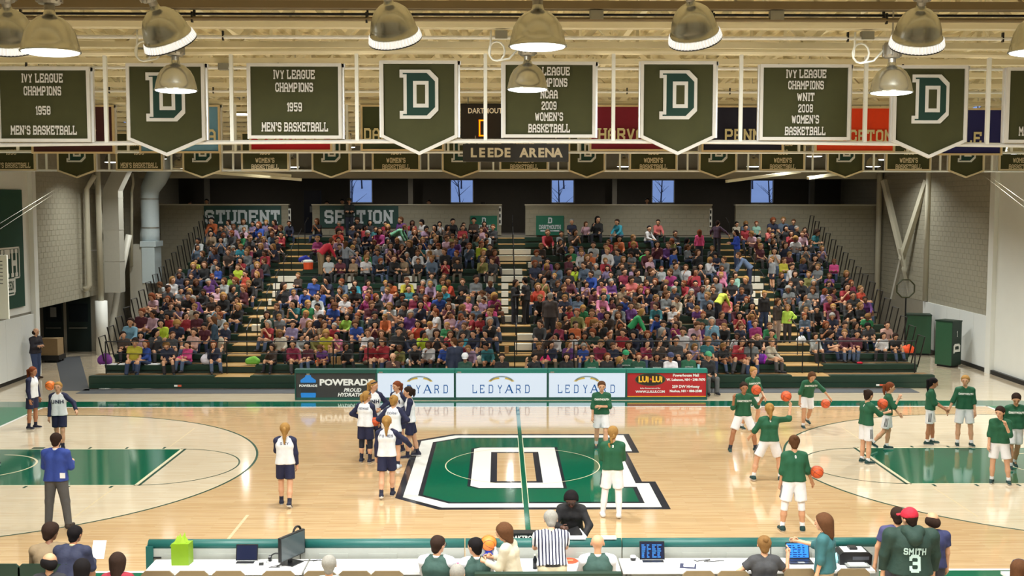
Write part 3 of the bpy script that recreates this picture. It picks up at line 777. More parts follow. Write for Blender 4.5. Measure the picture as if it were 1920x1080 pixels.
# ================================================================== high-bay lamps
LREF = None
def lamp_meshes():
    prof = [(.05, .40), (.06, .36), (.075, .345), (.12, .33), (.19, .27), (.235, .19), (.262, .09), (.275, .02), (.285, .015), (.285, 0), (.27, 0), (.255, .08), (.22, .18), (.1, .3)]
    shade = MB().lathe(prof, 28).mesh('reflector', LAMP_M, True)
    lens = MB().lathe([(.272, .012), (.26, -.008), (.2, -.022), (.1, -.03), (.001, -.032)], 24).mesh('lens', LENS, True)
    h = MB().lathe([(.001, .66), (.1, .66), (.12, .62), (.125, .5), (.1, .46), (.05, .45), (.05, .38)], 18)
    for k in range(10):
        a = 2*math.pi*k/10; h.bar((.12*math.cos(a), .12*math.sin(a), .48), (.12*math.cos(a), .12*math.sin(a), .63), .015, .03)
    ballast = h.mesh('ballast_housing', M('cast_aluminium', (150, 146, 138), .4, metal=.8), False)
    hook = MB().tube([(0,0,.66), (0,0,.80)], .02, 6).mesh('hook', STEEL)
    sk = MB().lathe([(.285, .0), (.305, -.075), (.295, -.08), (.275, -.075)], 32)
    for k in range(48):
        a = 2*math.pi*k/48; sk.bar((.292*math.cos(a), .292*math.sin(a), .0), (.309*math.cos(a), .309*math.sin(a), -.075), .012, .012)
    skirt = sk.mesh('prismatic_skirt', SKIRT)
    rim = MB().lathe([(.303, -.074), (.313, -.076), (.313, -.088), (.298, -.088)], 32).mesh('rim', BLACK_P)
    return shade, lens, ballast, hook, skirt, rim
LM = lamp_meshes()
LAMPN = [0]
def lamp(label, P, s=1.0, tilt=(0, 0), skirt=False, rod=None, watts=None, cord=None):
    t = thing('high_bay_lamp', label, 'lamp', tuple(P), 0, 'high bay ceiling lamps')
    t.rotation_euler = (tilt[0], tilt[1], 0); t.scale = (s, s, s)
    link('reflector', LM[0], t); link('lens', LM[1], t); link('ballast_housing', LM[2], t); link('hook', LM[3], t)
    if skirt: link('prismatic_skirt', LM[4], t); link('rim', LM[5], t)
    top = CEIL
    if rod is not False: part('stem', MB().tube([(0,0,.78), (0,0,(top-P[2])/s)], .012, 6), STEEL, t); part('canopy', MB().lathe([(.001, (top-P[2])/s-.002), (.19, (top-P[2])/s-.002), (.19, (top-P[2])/s-.02), (.03, (top-P[2])/s-.04)], 14), STEEL, t)
    if cord:
        part('power_cord', MB().tube(cord, .014, 8), WHITE_P, t, smooth=True)
    ld = bpy.data.lights.new('lamp_light', 'AREA'); ld.shape = 'DISK'; ld.size = .5*s
    ld.energy = LAMP_W*(watts or 1.0); ld.color = LAMP_COL; ld.spread = R(138)
    lo = bpy.data.objects.new('lamp_light', ld); COL.objects.link(lo); lo.parent = t; lo.location = (0, 0, -.095)
    return t
def coil(sx, k=1.):
    pts = [(sx*.12, 0, .56), (sx*.25, 0, .42), (sx*.36, 0, .40)]
    for i in range(15):
        a = R(-90+i*30); pts.append((sx*(.42+.11*math.cos(a)), 0, .52+.13*math.sin(a)))
    pts += [(sx*.5, 0, .7), (sx*.5, 0, .8)]
    return pts
def px_lamp(x, y, w, size=.57): return CAM+ray(x, y)*(size*FPX/w)
lamp('large dome lamp hanging above the champions 1958 banner', px_lamp(95, 98, 110))
lamp('large dome lamp hanging at top centre above another dome lamp', px_lamp(1008, 88, 110))
lamp('large dome lamp cut off by the right picture edge', px_lamp(1948, 98, 110))
lamp('dome lamp with a coiled cord in front of the leftmost D pennant', px_lamp(330, 170, 80), cord=coil(-1))
lamp('dome lamp in front of the 2009 NCAA banner', px_lamp(989, 168, 78), cord=coil(-1, .6))
lamp('dome lamp with a coiled cord in front of the rightmost D pennant', px_lamp(1671, 174, 80), cord=coil(-1))
tl = [(20, 74, 'tilted dome lamp with a ribbed skirt at the upper left edge', 8), (315, 70, 'tilted ribbed-skirt dome lamp above the leftmost D pennant', -16), (739, 62, 'tilted ribbed-skirt dome lamp above the second D pennant', -8),
      (1302, 62, 'tilted ribbed-skirt dome lamp above the third D pennant', -14), (1720, 72, 'tilted ribbed-skirt dome lamp above the fourth D pennant', -6)]
for x, y, l, a in tl:
    lamp(l, px_lamp(x, y, 97, .60), tilt=(R(29), R(a)), skirt=True)
far = [(452, 214, 37, 'far dome lamp peeking out left of the 1959 banner'), (1409, 244, 37, 'far dome lamp left of the 2008 banner'), (1832, 250, 37, 'far dome lamp right of the rightmost D pennant'),
       (85, 284, 38, 'far dome lamp below the 1958 banner'), (652, 276, 30, 'far dome lamp below the 1959 banner right end'), (1903, 287, 38, 'far dome lamp low at the right edge'),
       (1527, 293, 30, 'small far dome lamp between the Penn and Princeton flags'), (210, 304, 28, 'tiny far lamp right of the leftmost far pennant'), (336, 316, 28, 'tiny far lamp left of the second far pennant'),
       (548, 313, 28, 'tiny far lamp left of the third far pennant'), (1170, 312, 28, 'tiny far lamp right of the LEEDE ARENA sign'), (1413, 312, 28, 'tiny far lamp right of the Penn flag pennant'), (1637, 312, 28, 'tiny far lamp in front of the far right corner')]
for x, y, w, l in far: lamp(l, px_lamp(x, y, w), watts=1.3 if w != 28 else .6)
# unseen lamps added for brightness: mid court, upper stands and the near rows
for k, (X, Y) in enumerate(((-9.9, -3.0), (-4.7, -3.0), (.55, -3.0), (5.8, -3.0), (11.0, -3.0), (-9.9, 4.2), (-2.8, 4.2), (4.4, 4.2), (11.3, 4.2))):
    lamp('added dome lamp over mid court hidden behind the near banners, %s of nine' % ORD[k+1], (X, Y, 8.05 if Y < 0 else 8.25), watts=1.25)
for k, (x, Y) in enumerate(((497, 15.5), (742, 15.5), (983, 15.5), (1225, 15.5), (1467, 15.5), (300, 21), (497, 23.4), (742, 23.4), (983, 23.4), (1225, 23.4), (1467, 23.4), (1655, 21))):
    lamp('added dome lamp above the stands hidden behind the far banners, %s of twelve' % ORD[k+1], (at_y(x, 290, Y)[0], Y, 8.0), watts=.75)
for k, (X, Y) in enumerate(((-9.6, -15.1), (9.2, -15.1), (-9.6, -11.2), (9.3, -11.2), (-4.8, -19.2), (0, -19.2), (4.7, -19.2))):
    lamp('added dome lamp of the near rows outside the picture, %s of seven' % ORD[k+1], (X, Y, 7.7))
# small junction boxes on the truss
for k, (x, Y, z) in enumerate(((315, -11.1, 8.68), (265, -7.3, 8.70), (1626, -9.45, 8.66), (940, -9.45, 8.66), (1455, -11.1, 8.68), (738, -11.1, 8.68), (418, -5.3, 8.68), (1118, -11.1, 8.68))):
    p = at_y(x, 60, Y)
    tag(MB().box(-.09, .09, -.06, .06, -.06, .06).build('junction_box', M('grey_box', (140, 138, 128), .5, metal=.4), None, (p[0], Y, z)), 'small grey electrical box on the roof steel, %s' % ('above the tilted lamp at left', 'left of the leftmost D pennant lamp', 'left of the coiled cord at right', 'left of the centre dome lamp', 'above the 2008 banner', 'on the second tilted lamp', 'between the left D pennant and 1959 banner', 'right of the top centre lamp')[k], 'box', 'junction boxes')

# ================================================================== banners
def rack(label, Y, zb, zt, xs, xr, bow=0.):
    t = thing('banner_rack', label, 'rack', (0, Y, zb))
    zz = lambda x: -bow*(x/8.)**2
    n = 10; seg = [(-xr+2*xr*i/n) for i in range(n+1)]
    for nm, z, r in (('bottom_rail', 0, .035), ('top_rail', zt-zb, .05)):
        part(nm, MB().tube([(x, 0.09, z+zz(x)) for x in seg], r, 8), ALU if nm == 'bottom_rail' else TR_M, t)
    for x in xs: part('post', MB().box(x-.028, x+.028, .06, .12, zz(x), zt-zb+zz(x)), WHITE_P, t)
    return t
def bx(x, Y, y=260): return at_y(x, y, Y)[0]
Y1 = -8.2; z1b = at_y(960, 264, Y1)[2]
rack('white rail with posts carrying the near row of championship banners', Y1, z1b, z1b+1.42, [bx(x, Y1, 190) for x in (195, 432, 668, 910, 1151, 1391, 1626, 1857)], 9.4, .06)
def banner(label, x0, x1, y0, y1, Y, lines=None, pennant=None, trim=BANNER_W, cloth=BANNER, group='near championship banners', lw=.05, txtm=None, font=None):
    a = at_y(x0, y1, Y); b = at_y(x1, y0, Y); w = b[0]-a[0]; h = b[2]-a[2]
    t = thing('championship_banner' if not font else 'school_flag', label, 'banner', ((a[0]+b[0])/2, Y, a[2]), 0, group)
    if pennant:
        tip = at_y((x0+x1)/2, pennant, Y)[2]-a[2]
        pts = [(-w/2, 0), (0, tip), (w/2, 0), (w/2, h), (-w/2, h)]
    else: pts = [(-w/2, 0), (w/2, 0), (w/2, h), (-w/2, h)]
    # cloth with gentle folds
    nx, nz = 18, 12; m = MB(); vs = []; rr = random.Random(int(x0*7)+int(y0)); ph = rr.uniform(0, 6)
    amp = .012 if not pennant else .02
    for j in range(nz+1):
        for i in range(nx+1):
            u = i/nx-.5; lo = 0
            if pennant: lo = tip*(1-abs(u)*2)
            v = lo+(h-lo)*j/nz
            vs.append((u*w, amp*math.sin(u*9+ph+v*1.5)*(1-j/nz), v))
    fs = [(j*(nx+1)+i, j*(nx+1)+i+1, (j+1)*(nx+1)+i+1, (j+1)*(nx+1)+i) for j in range(nz) for i in range(nx)]
    part('cloth', m.add(vs, fs), cloth, t, smooth=True)
    fr = MB(); n = len(pts); ins = lw
    ip = inset([(p[0], p[1]) for p in pts][::-1], ins)[::-1]
    for i in range(n):
        k = (i+1) % n
        q = [pts[i], pts[k], ip[k], ip[i]]
        fr.prism_xz(q, -.035, .03)
    part('border', fr, trim, t)
    part('back_frame', MB().box(-w/2+.02, w/2+.05, .03, .1, h-.06, h), ALU, t)
    part('back_frame', MB().box(w/2-.01, w/2+.035, .03, .1, 0, h), ALU, t)
    part('back_frame', MB().box(-w/2-.02, -w/2+.02, .03, .1, 0, h), ALU, t)
    for (s, hh, cz, ww) in (lines or ()):
        vf = block_text(s, hh*h, w=1.35, sp=1.35)
        if ww: k = ww*w/vf[2]; vf = ([(v[0]*k, v[1], v[2]) for v in vf[0]], vf[1])
        part('lettering', put(MB(), vf, (0, -.04, cz*h)), txtm or BANNER_W, t)
    if pennant:
        lh = h*.64; lwid = w*.50; cz = h*.56
        def dshape(e):
            W2, H2, c, s, st = lwid/2+e, lh/2+e, lh*.17, lwid*.10, lh*.16
            x0 = -lwid/2-e
            return [(x0, H2), (W2-c, H2), (W2, H2-c), (W2, -H2+c), (W2-c, -H2), (x0, -H2), (x0, -H2+st+2*e), (x0+s, -H2+st+2*e), (x0+s, H2-st-2*e), (x0, H2-st-2*e)]
        part('letter_border', MB().prism_xz([(x, cz+z) for x, z in dshape(0)][::-1], -.030, -.024), BANNER_W, t)
        part('letter', MB().prism_xz([(x, cz+z) for x, z in dshape(-lwid*.085)][::-1], -.036, -.030), BANNER_D, t)
        iw, ih = lwid*.20, lh*.27
        ox = lwid*.05
        part('counter_border', MB().prism_xz([(ox-iw, cz-ih), (ox+iw, cz-ih), (ox+iw, cz+ih), (ox-iw, cz+ih)], -.040, -.036), BANNER_W, t)
        part('counter', MB().prism_xz([(ox-iw*.55, cz-ih*.72), (ox+iw*.55, cz-ih*.72), (ox+iw*.55, cz+ih*.72), (ox-iw*.55, cz+ih*.72)], -.044, -.040), cloth, t)
    return t
L4 = lambda yr: [('IVY LEAGUE', .122, .85, .44), ('CHAMPIONS', .122, .68, .40), (yr, .118, .42, .16), ("MEN'S BASKETBALL", .122, .155, .71)]
banner('green Mens Basketball 1958 banner touching the left picture edge', -3, 168, 126, 266, Y1, L4('1958'))
banner('green Mens Basketball 1959 banner between the two left D pennants', 466, 640, 119, 260, Y1, L4('1959'))
L6 = lambda a, yr: [('IVY LEAGUE', .112, .873, .44), ('CHAMPIONS', .112, .725, .39), (a, .11, .57, .19), (yr, .11, .42, .16), ("WOMEN'S", .112, .275, .30), ('BASKETBALL', .112, .122, .45)]
banner('NCAA 2009 Womens Basketball champions banner behind the centre lamp', 942, 1117, 116, 258, Y1, L6('NCAA', '2009'))
banner('WNIT 2008 Womens Basketball champions banner, near row right', 1423, 1596, 121, 263, Y1, L6('WNIT', '2008'))
banner('near row banner cut off by the right picture edge', 1883, 2054, 127, 268, Y1, L4('1956'))
for k, (x0, x1, y0, y1, tip) in enumerate(((240, 383, 119, 262, 293), (714, 858, 114, 257, 291), (1200, 1343, 115, 258, 291), (1672, 1815, 123, 266, 297))):
    banner('large green D pennant of the near row, %s from the left' % ORD[k+1], x0, x1, y0, y1, Y1, None, tip)
# middle row: school flags and the scoreboard
Y2 = 1.4
FL = [('maroon Brown flag with white trim, behind the 1958 banner', 60, 213, 197, 288, (66, 22, 28), 'BROWN', .36), ('light blue Columbia flag behind the leftmost D pennant', 262, 412, 197, 287, (104, 152, 186), 'COLUMBIA', .36),
      ('red Cornell flag below the 1959 banner', 468, 622, 197, 284, (186, 10, 34), 'CORNELL', .36), ('dark green Dartmouth flag behind the second D pennant', 677, 832, 197, 283, (52, 62, 34), 'DARTMOUTH', .36),
      ('crimson Harvard flag behind the third D pennant', 1105, 1258, 197, 283, (122, 8, 42), 'HARVARD', .36), ('dark navy Penn flag behind the third D pennant right edge', 1315, 1470, 198, 285, (14, 16, 46), 'PENN', .36),
      ('bright orange Princeton flag behind the 2008 banner', 1527, 1679, 200, 286, (226, 60, 8), 'PRINCETON', .36), ('royal blue Yale flag behind the rightmost D pennant', 1730, 1881, 203, 291, (24, 26, 96), 'YALE', .36)]
TRIMC = M('flag_cream_trim', (212, 190, 150), .7); FLT = M('flag_letters', (216, 204, 160), .7)
rack('white rail carrying the row of school flags', Y2, at_y(960, 285, Y2)[2], at_y(960, 193, Y2)[2], [bx(x, Y2, 260) for x in (30, 238, 440, 650, 840, 1085, 1285, 1500, 1705, 1900)], 13.0)
for lab, x0, x1, y0, y1, c, s, hh in FL:
    ww = min(.94, .115*len(s))
    banner(lab, x0, x1, y0, y1, Y2, [(s, .27, .36, ww)], None, TRIMC, M('flag_'+s.lower(), c, .75, bump=.1), 'school flags in the middle row', .045, FLT, font=True)
p0, p1 = at_y(866, 260, Y2), at_y(1066, 197, Y2)
t = thing('scoreboard', 'black hanging scoreboard with orange and red digits behind the near banners', 'scoreboard', (p0[0], Y2-.2, p0[2]))
W, H = p1[0]-p0[0], p1[2]-p0[2]
part('cabinet', MB().box(0, W, 0, .5, 0, H), M('scoreboard_black', (30, 20, 18), .5), t)
part('lettering', put(MB(), font_text('DARTMOUTH', .175, .004, sx=.86), (W*.24, -.01, H*.80)), M('scoreboard_white', (220, 206, 180), .6, emit=.4), t)
part('lettering', put(MB(), font_text('VISITOR', .175, .004, sx=.86), (W*.78, -.01, H*.80)), M('scoreboard_white', (220, 206, 180)), t)
OR = M('orange_led', (255, 120, 10), .5, emit=3.2, ecol=(1, .28, .0)); RD = M('red_led', (255, 20, 50), .5, emit=3.2, ecol=(1, .02, .08))
def digit(cx, cz, w, h, segs, mat):
    m = MB(); th = w*.16
    S = {'a': (-w/2, w/2, h/2-th, h/2), 'g': (-w/2, w/2, -th/2, th/2), 'd': (-w/2, w/2, -h/2, -h/2+th), 'f': (-w/2, -w/2+th, 0, h/2), 'e': (-w/2, -w/2+th, -h/2, 0), 'b': (w/2-th, w/2, 0, h/2), 'c': (w/2-th, w/2, -h/2, 0)}
    for s in segs: a, b, c, d = S[s]; m.box(cx+a, cx+b, -.02, -.005, cz+c, cz+d)
    part('digit', m, mat, t)
digit(W*.20, H*.30, .2, .40, 'abcdef', OR); digit(W*.44, H*.62, .12, .36, 'bc', RD); digit(W*.55, H*.62, .16, .36, 'abcdef', RD); digit(W*.80, H*.30, .2, .40, 'abcdef', OR)
part('frame', MB().box(-.02, W+.02, -.006, .0, H-.02, H+.01).box(-.02, .0, -.006, 0, 0, H), BLACK_M, t)
for x in (.15, W-.15): part('hanger', MB().tube([(x, .25, H), (x, .25, ZB-p0[2])], .02, 6), STEEL, t)
p0, p1 = at_y(868, 303, Y2-.3), at_y(1066, 270, Y2-.3)
t = thing('arena_sign', 'dark hanging sign reading LEEDE ARENA below the scoreboard', 'sign', (p0[0], Y2-.3, p0[2]))
W, H = p1[0]-p0[0], p1[2]-p0[2]
part('board', MB().box(0, W, 0, .2, 0, H), M('sign_charcoal', (44, 44, 48), .5), t)
for word, i0 in (('LEEDE', 0), ('ARENA', 6)):
    m = MB()
    for i, ch in enumerate(word): put(m, font_text(ch, .30, .012), (W*(.10+.08*(i+i0)), -.01, H*.48))
    part('lettering', m, M('sign_cream', (226, 216, 196), .6), t)
for x in (.3, W-.3): part('hanger', MB().tube([(x, .1, H), (x, .1, H+.2)], .015, 6), STEEL, t)
# far row
Y3 = 9.6
rack('white rail carrying the far row of banners in front of the stands', Y3, at_y(960, 320, Y3)[2], at_y(960, 250, Y3)[2], [bx(x, Y3, 300) for x in (85, 203, 320, 436, 557, 682, 803, 925, 1047, 1163, 1290, 1404, 1525, 1640, 1765, 1862)], 16.5)
FR = [(-22, 65, "MEN'S BASKETBALL", None, '1956'), (218, 304, "MEN'S BASKETBALL", None, '1959'), (453, 541, "WOMEN'S", 'BASKETBALL', '1980'), (698, 787, "WOMEN'S", 'BASKETBALL', '1981'), (937, 1028, "WOMEN'S", 'BASKETBALL', '1982'),
      (1180, 1270, "WOMEN'S", 'BASKETBALL', '1983'), (1425, 1510, "WOMEN'S", 'BASKETBALL', '1986'), (1660, 1747, "WOMEN'S", 'BASKETBALL', '1982'), (1872, 1960, "WOMEN'S", 'BASKETBALL', '1983')]
FARW = M('far_banner_white', (206, 190, 156), .8)
for k, (x0, x1, a, b, yr) in enumerate(FR):
    ls = [('IVY LEAGUE', .12, .88, .46), ('CHAMPIONS', .12, .70, .42), (yr, .13, .48, .22)]+([(a, .14, .14, .80)] if b is None else [(a, .13, .27, .40), (b, .13, .10, .58)])
    banner('small championship banner of the far row, %s rectangle from the left' % ORD[k+1], x0, x1, 248, 320, Y3, ls, None, FARW, BANNER, 'far championship banners', .05, FARW)
for k, (x0, x1) in enumerate(((108, 178), (343, 414), (585, 656), (829, 899), (1066, 1135), (1310, 1382), (1550, 1621), (1778, 1847))):
    banner('small D pennant of the far row, %s from the left' % ORD[k+1], x0, x1, 250, 321, Y3, None, 334, FARW, BANNER, 'far D pennants', .05)
# loose cream struts below the far roof edge
for k, (a, b) in enumerate((((320, 317), (565, 337)), ((415, 318), (545, 330)), ((1362, 340), (1500, 322)), ((1515, 334), (1600, 322)))):
    tag(MB().bar(tuple(at_y(*a, 14)), tuple(at_y(*b, 16)), .10, .10).build('ceiling_strut', TR_M), 'cream steel strut under the far roof, %s from the left' % ORD[k+1], 'strut', 'ceiling struts')

# ================================================================== courtside display boards
LY = 8.86; LH = .98
def pxX(x): return at_y(x, 720, LY)[0]
SCR = M('led_screen_white', (60, 64, 70), .4, emit=1.65, ecol=(.80, .90, 1.0), var=.01)
LEDBLUE = M('ledyard_blue', (10, 60, 110), .5, emit=.8, ecol=(.0, .12, .42)); GOLD = M('ledyard_gold', (170, 140, 60), .5, emit=.9, ecol=(.5, .36, .08)); GREYL = M('ledyard_grey', (90, 104, 112), .5, emit=.8, ecol=(.35, .45, .5))
TEAL = M('teal_padding', (20, 120, 108), .5, var=.04); TEALD = M('dark_teal_frame', (16, 74, 66), .5)
def board(name, label, x0, x1):
    a, b = pxX(x0), pxX(x1)
    t = thing(name, label, 'display board', ((a+b)/2, LY, 0))
    return t, (b-a)
def ledyard(t, w, cx, h):
    vf = None
    m = MB(); tw = 1.92; s = 'LEDYARD'
    adv = [.82, .80, 1.05, .92, 1.02, .95, 1.0]; tot = sum(adv); x = -tot/2
    for ch, ad in zip(s, adv):
        g = block_text(ch, .27 if True else 0, w=.80, sp=1, cond=.72 if ch != 'A' else .8, serif=True)
        if ch == 'A':
            k = .27/6.4; g = ([], [])
            def stk(p, q, ww): 
                d = (Vector(q)-Vector(p)).normalized(); n = Vector((-d.y, d.x))*ww/2; o = len(g[0])
                for r_ in (Vector(p)-n, Vector(q)-n, Vector(q)+n, Vector(p)+n): g[0].append((r_.x, 0, r_.y))
                g[1].append((o, o+1, o+2, o+3))
            stk((-.11, -.13), (0, .135), .026); stk((0, .135), (.11, -.13), .044); stk((-.06, -.03), (.06, -.03), .026); stk((-.145, -.128), (-.075, -.128), .014); stk((.07, -.128), (.15, -.128), .014)
        put(m, g, (cx+(x+ad/2)*tw/tot, -.026, h*.36)); x += ad
    part('lettering', m, LEDBLUE, t)
    m = MB(); m2 = MB(); m3 = MB()
    for mm, r0, rx_, a0, a1, th in ((m3, .34, .40, 20, 160, .07), (m, .27, .42, 100, 168, .09), (m, .27, .42, 12, 72, .09), (m2, .17, .26, 60, 120, .05)):
        for i in range(14):
            t0, t1 = R(a0+(a1-a0)*i/14), R(a0+(a1-a0)*(i+1)/14)
            f = lambda t_, o: (cx+(rx_+o)*math.cos(t_), -.026 if mm is not m2 else -.027, h*.60+(r0*.62+o*.6)*math.sin(t_)-.03)
            mm.poly([f(t0, 0), f(t0, -th), f(t1, -th), f(t1, 0)])
    part('arch_logo', m, GOLD, t); part('arch_logo', m3, GREYL, t)
def frame(t, w, h, top=TEAL, side=TEALD):
    part('cabinet', MB().box(-w/2, w/2, 0, .16, .03, h-.12), BLACK_P, t)
    part('top_padding', MB().box(-w/2+.005, w/2-.005, -.05, .22, h-.12, h), top, t)
    part('bottom_rail', MB().box(-w/2+.005, w/2-.005, -.03, .1, .0, .09), side, t)
    part('side_padding', MB().box(-w/2, -w/2+.035, -.04, .2, .03, h-.12), side, t)
    part('side_padding', MB().box(w/2-.035, w/2, -.04, .2, .03, h-.12), side, t)
for k, (x0, x1, cx) in enumerate(((706, 853, 787), (853, 1027, 940), (1027, 1174, 1100))):
    t, w = board('led_board', 'lit white LEDYARD display board, %s of three' % ('leftmost', 'middle', 'rightmost')[k], x0, x1)
    frame(t, w, LH)
    part('screen', MB().box(-w/2+.035, w/2-.035, -.02, 0, .09, LH-.12), SCR, t)
    ledyard(t, w, pxX(cx)-t.location.x, LH)
    part('latch', MB().box(-w/2+.08, -w/2+.2, -.055, -.05, LH-.11, LH-.07), STEEL, t)
# Powerade board
t, w = board('advert_board', 'black POWERADE advertising board with a blue bottle', 553, 706)
frame(t, w, LH, TEALD, TEALD)
part('panel', MB().box(-w/2+.035, w/2-.035, -.02, 0, .05, LH-.05), M('advert_black', (52, 52, 54), .5), t)
AW = M('advert_white', (236, 236, 236), .5, emit=.05)
part('lettering', put(MB(), font_text('POWERADE', .27, .012, 0, 1.15), (.33, -.024, .56)), AW, t)
for s_, z_ in (('PROUD', .32), ('HYDRATION', .17)): part('lettering', put(MB(), font_text(s_, .16, .006, .25), (.52, -.024, z_)), AW, t)
BLU = M('bottle_blue', (36, 128, 214), .4, emit=.15, ecol=(.02, .25, .8)); bxo = -w/2+.42
part('bottle_print', MB().prism_xz([(bxo+a, b) for a, b in ((-.22,.06),(.22,.06),(.24,.2),(.2,.32),(.2,.5),(.24,.58),(.24,.64),(.1,.74),(.08,.80),(-.08,.80),(-.1,.74),(-.24,.64),(-.24,.58),(-.2,.5),(-.2,.32),(-.24,.2))], -.026, -.02), BLU, t)
part('bottle_label', MB().box(bxo-.23, bxo+.23, -.030, -.026, .24, .56), M('bottle_label', (40, 44, 52), .5), t)
part('bottle_lettering', put(MB(), font_text('POWERADE', .105, .004), (bxo, -.033, .46)), AW, t)
part('bottle_cap', MB().box(bxo-.05, bxo+.05, -.028, -.02, .80, .88), GREY_P, t)
# Lui Lui board
t, w = board('advert_board', 'red LUI LUI restaurant advertising board', 1174, 1326)
frame(t, w, LH, TEAL, TEALD)
part('panel', MB().box(-w/2+.035, w/2-.035, -.02, 0, .06, LH-.06), M('advert_red', (176, 28, 36), .5), t)
part('stripe', MB().box(-w/2+.035, w/2-.035, -.024, -.02, .10, .125), M('advert_yellow', (236, 178, 50), .5), t)
part('stripe', MB().box(-w/2+.035, w/2-.035, -.024, -.02, .05, .09), BLACK_P, t)
ov = lambda rx_, rz_: [(-.52+rx_*math.cos(R(a)), .65+rz_*math.sin(R(a))) for a in range(0, 360, 12)]
part('oval_border', MB().prism_xz(ov(.48, .20), -.026, -.02), M('advert_olive', (50, 84, 60), .5), t)
part('oval', MB().prism_xz(ov(.455, .18), -.030, -.026), M('advert_dark', (40, 28, 24), .5), t)
YEL = M('advert_letter_yellow', (246, 186, 48), .5)
for x_ in (-.735, -.305): part('logo_lettering', put(MB(), font_text('LUi', .25, .012, sx=.92), (x_, -.034, .65)), YEL, t)
part('logo_star', MB().prism_xz([(-.51+(.05 if i % 2 == 0 else .022)*math.sin(R(36*i)), .66+(.05 if i % 2 == 0 else .022)*math.cos(R(36*i))) for i in range(10)], -.036, -.030), M('advert_star', (210, 60, 50), .5), t)
m = MB()
for s, sz, x, z, b in (('Italian Restaurant and Bar', .062, -.52, .37, .001), ('WWW.LUILUI.COM', .105, -.52, .26, .004), ('Powerhouse Mall', .118, .60, .78, .004), ('W. Lebanon, NH \u2022 298-7070', .104, .60, .64, .004), ('259 DW Highway', .118, .60, .42, .004), ('Nashua, NH \u2022 888-2588', .104, .60, .28, .004)):
    part('lettering', put(MB(), font_text(s, sz, b), (x, -.026, z)), AW, t)
p = at_y(1310, 690, LY+.05)
tag(MB().lathe([(.001, 0), (.035, 0), (.042, .13), (.038, .13), (.03, .01)], 14).build('paper_cup', M('cup_blue', (150, 200, 220), .5), None, (p[0], LY+.08, LH)), 'pale blue paper cup on top of the red advertising board', 'cup')

# ================================================================== scorers' table
TY0, TY1, TZ = -9.95, -9.33, .75
def tX(x, Y=TY0): return at_y(x, 1070, Y)[0]
TOPW = M('white_table_top', (226, 224, 226), .35, var=.02)
LEGM = M('grey_table_leg', (110, 110, 112), .4, metal=.6)
tabs = [(268, 566, 'white folding table at the left end of the scorers row'), (569, 862, 'white folding table behind the grey monitor, second from left'), (864, 1165, 'white folding table at the middle of the scorers row'), (1168, 1425, 'white folding table with the open laptop, second from right'), (1427, 1642, 'white folding table under the printer at right')]
for x0, x1, l in tabs:
    a, b = tX(x0), tX(x1)
    t = thing('folding_table', l, 'table', ((a+b)/2, (TY0+TY1)/2, 0), 0, 'scorers tables'); w = (b-a)/2-.004
    part('tabletop', MB().box(-w, w, -.31, .31, TZ-.04, TZ), TOPW, t)
    for sx in (-1, 1):
        for sy in (-1, 1): part('leg', MB().tube([(sx*(w-.12), sy*.25, 0), (sx*(w-.12), sy*.25, TZ-.04)], .018, 8), LEGM, t)
        part('leg_brace', MB().tube([(sx*(w-.12), -.25, .2), (sx*(w-.12), .25, .2)], .012, 6), LEGM, t)
BY0 = -9.26; BTOP = at_y(600, 1016, BY0)[2]
segs = [(276, 562), (563, 871), (872, 1166), (1167, 1445), (1446, 1650)]
PANB = M('grey_board_back', (156, 158, 152), .5, var=.05); TOPG = M('dark_teal_vinyl', (24, 84, 80), .45, var=.05)
for k, (x0, x1) in enumerate(segs):
    a, b = at_y(x0, 1020, BY0)[0], at_y(x1, 1020, BY0)[0]
    t = thing('scorers_board', 'grey-backed courtside board with green padded top, %s from the left' % ORD[k+1], 'display board', ((a+b)/2, BY0, 0), 0, 'scorers boards'); w = (b-a)/2-.004
    part('back_panel', MB().box(-w, w, 0, .16, .05, BTOP-.1), PANB, t)
    part('top_padding', MB().tube([(-w, .08, BTOP-.06), (w, .08, BTOP-.06)], .085, 12), TOPG, t, smooth=True)
    if k == 0: part('end_padding', MB().box(-w-.02, -w+.09, -.03, .2, 0, BTOP-.06), TOPG, t)
    for q in (-.5, .0, .5): part('access_panel', MB().box(w*q*1.2-.22, w*q*1.2+.22, -.008, 0, BTOP-.33, BTOP-.18), PANB, t)
    part('base', MB().box(-w, w, 0, .2, 0, .05), BLACK_P, t)
def on_table(x, y, z=TZ): return at_z(x, y, z)
# gift bag
p = on_table(339, 1059); LIME = M('lime_paper', (112, 146, 8), .5, var=.1, scale=6)
t = thing('gift_bag', 'lime green gift bag with tissue paper on the left table', 'bag', (p[0], p[1]+.05, TZ))
part('bag_body', MB().prism_xy([(-.13,-.09),(.13,-.09),(.15,.1),(-.11,.1)], 0, .33), LIME, t)
m = MB(); rr = random.Random(5)
for k in range(9):
    x = rr.uniform(-.1, .1); y = rr.uniform(-.06, .06); h = .5-abs(x)*1.2+rr.uniform(-.05, .03)
    m.add([(x-.06, y-.03, .29), (x+.06, y-.02, .29), (x+.02, y+.06, .29), (x+rr.uniform(-.03, .03), y, h)], [(0,1,3),(1,2,3),(2,0,3)])
part('tissue_paper', m, M('tissue_lime', (150, 182, 50), .6, var=.1), t)
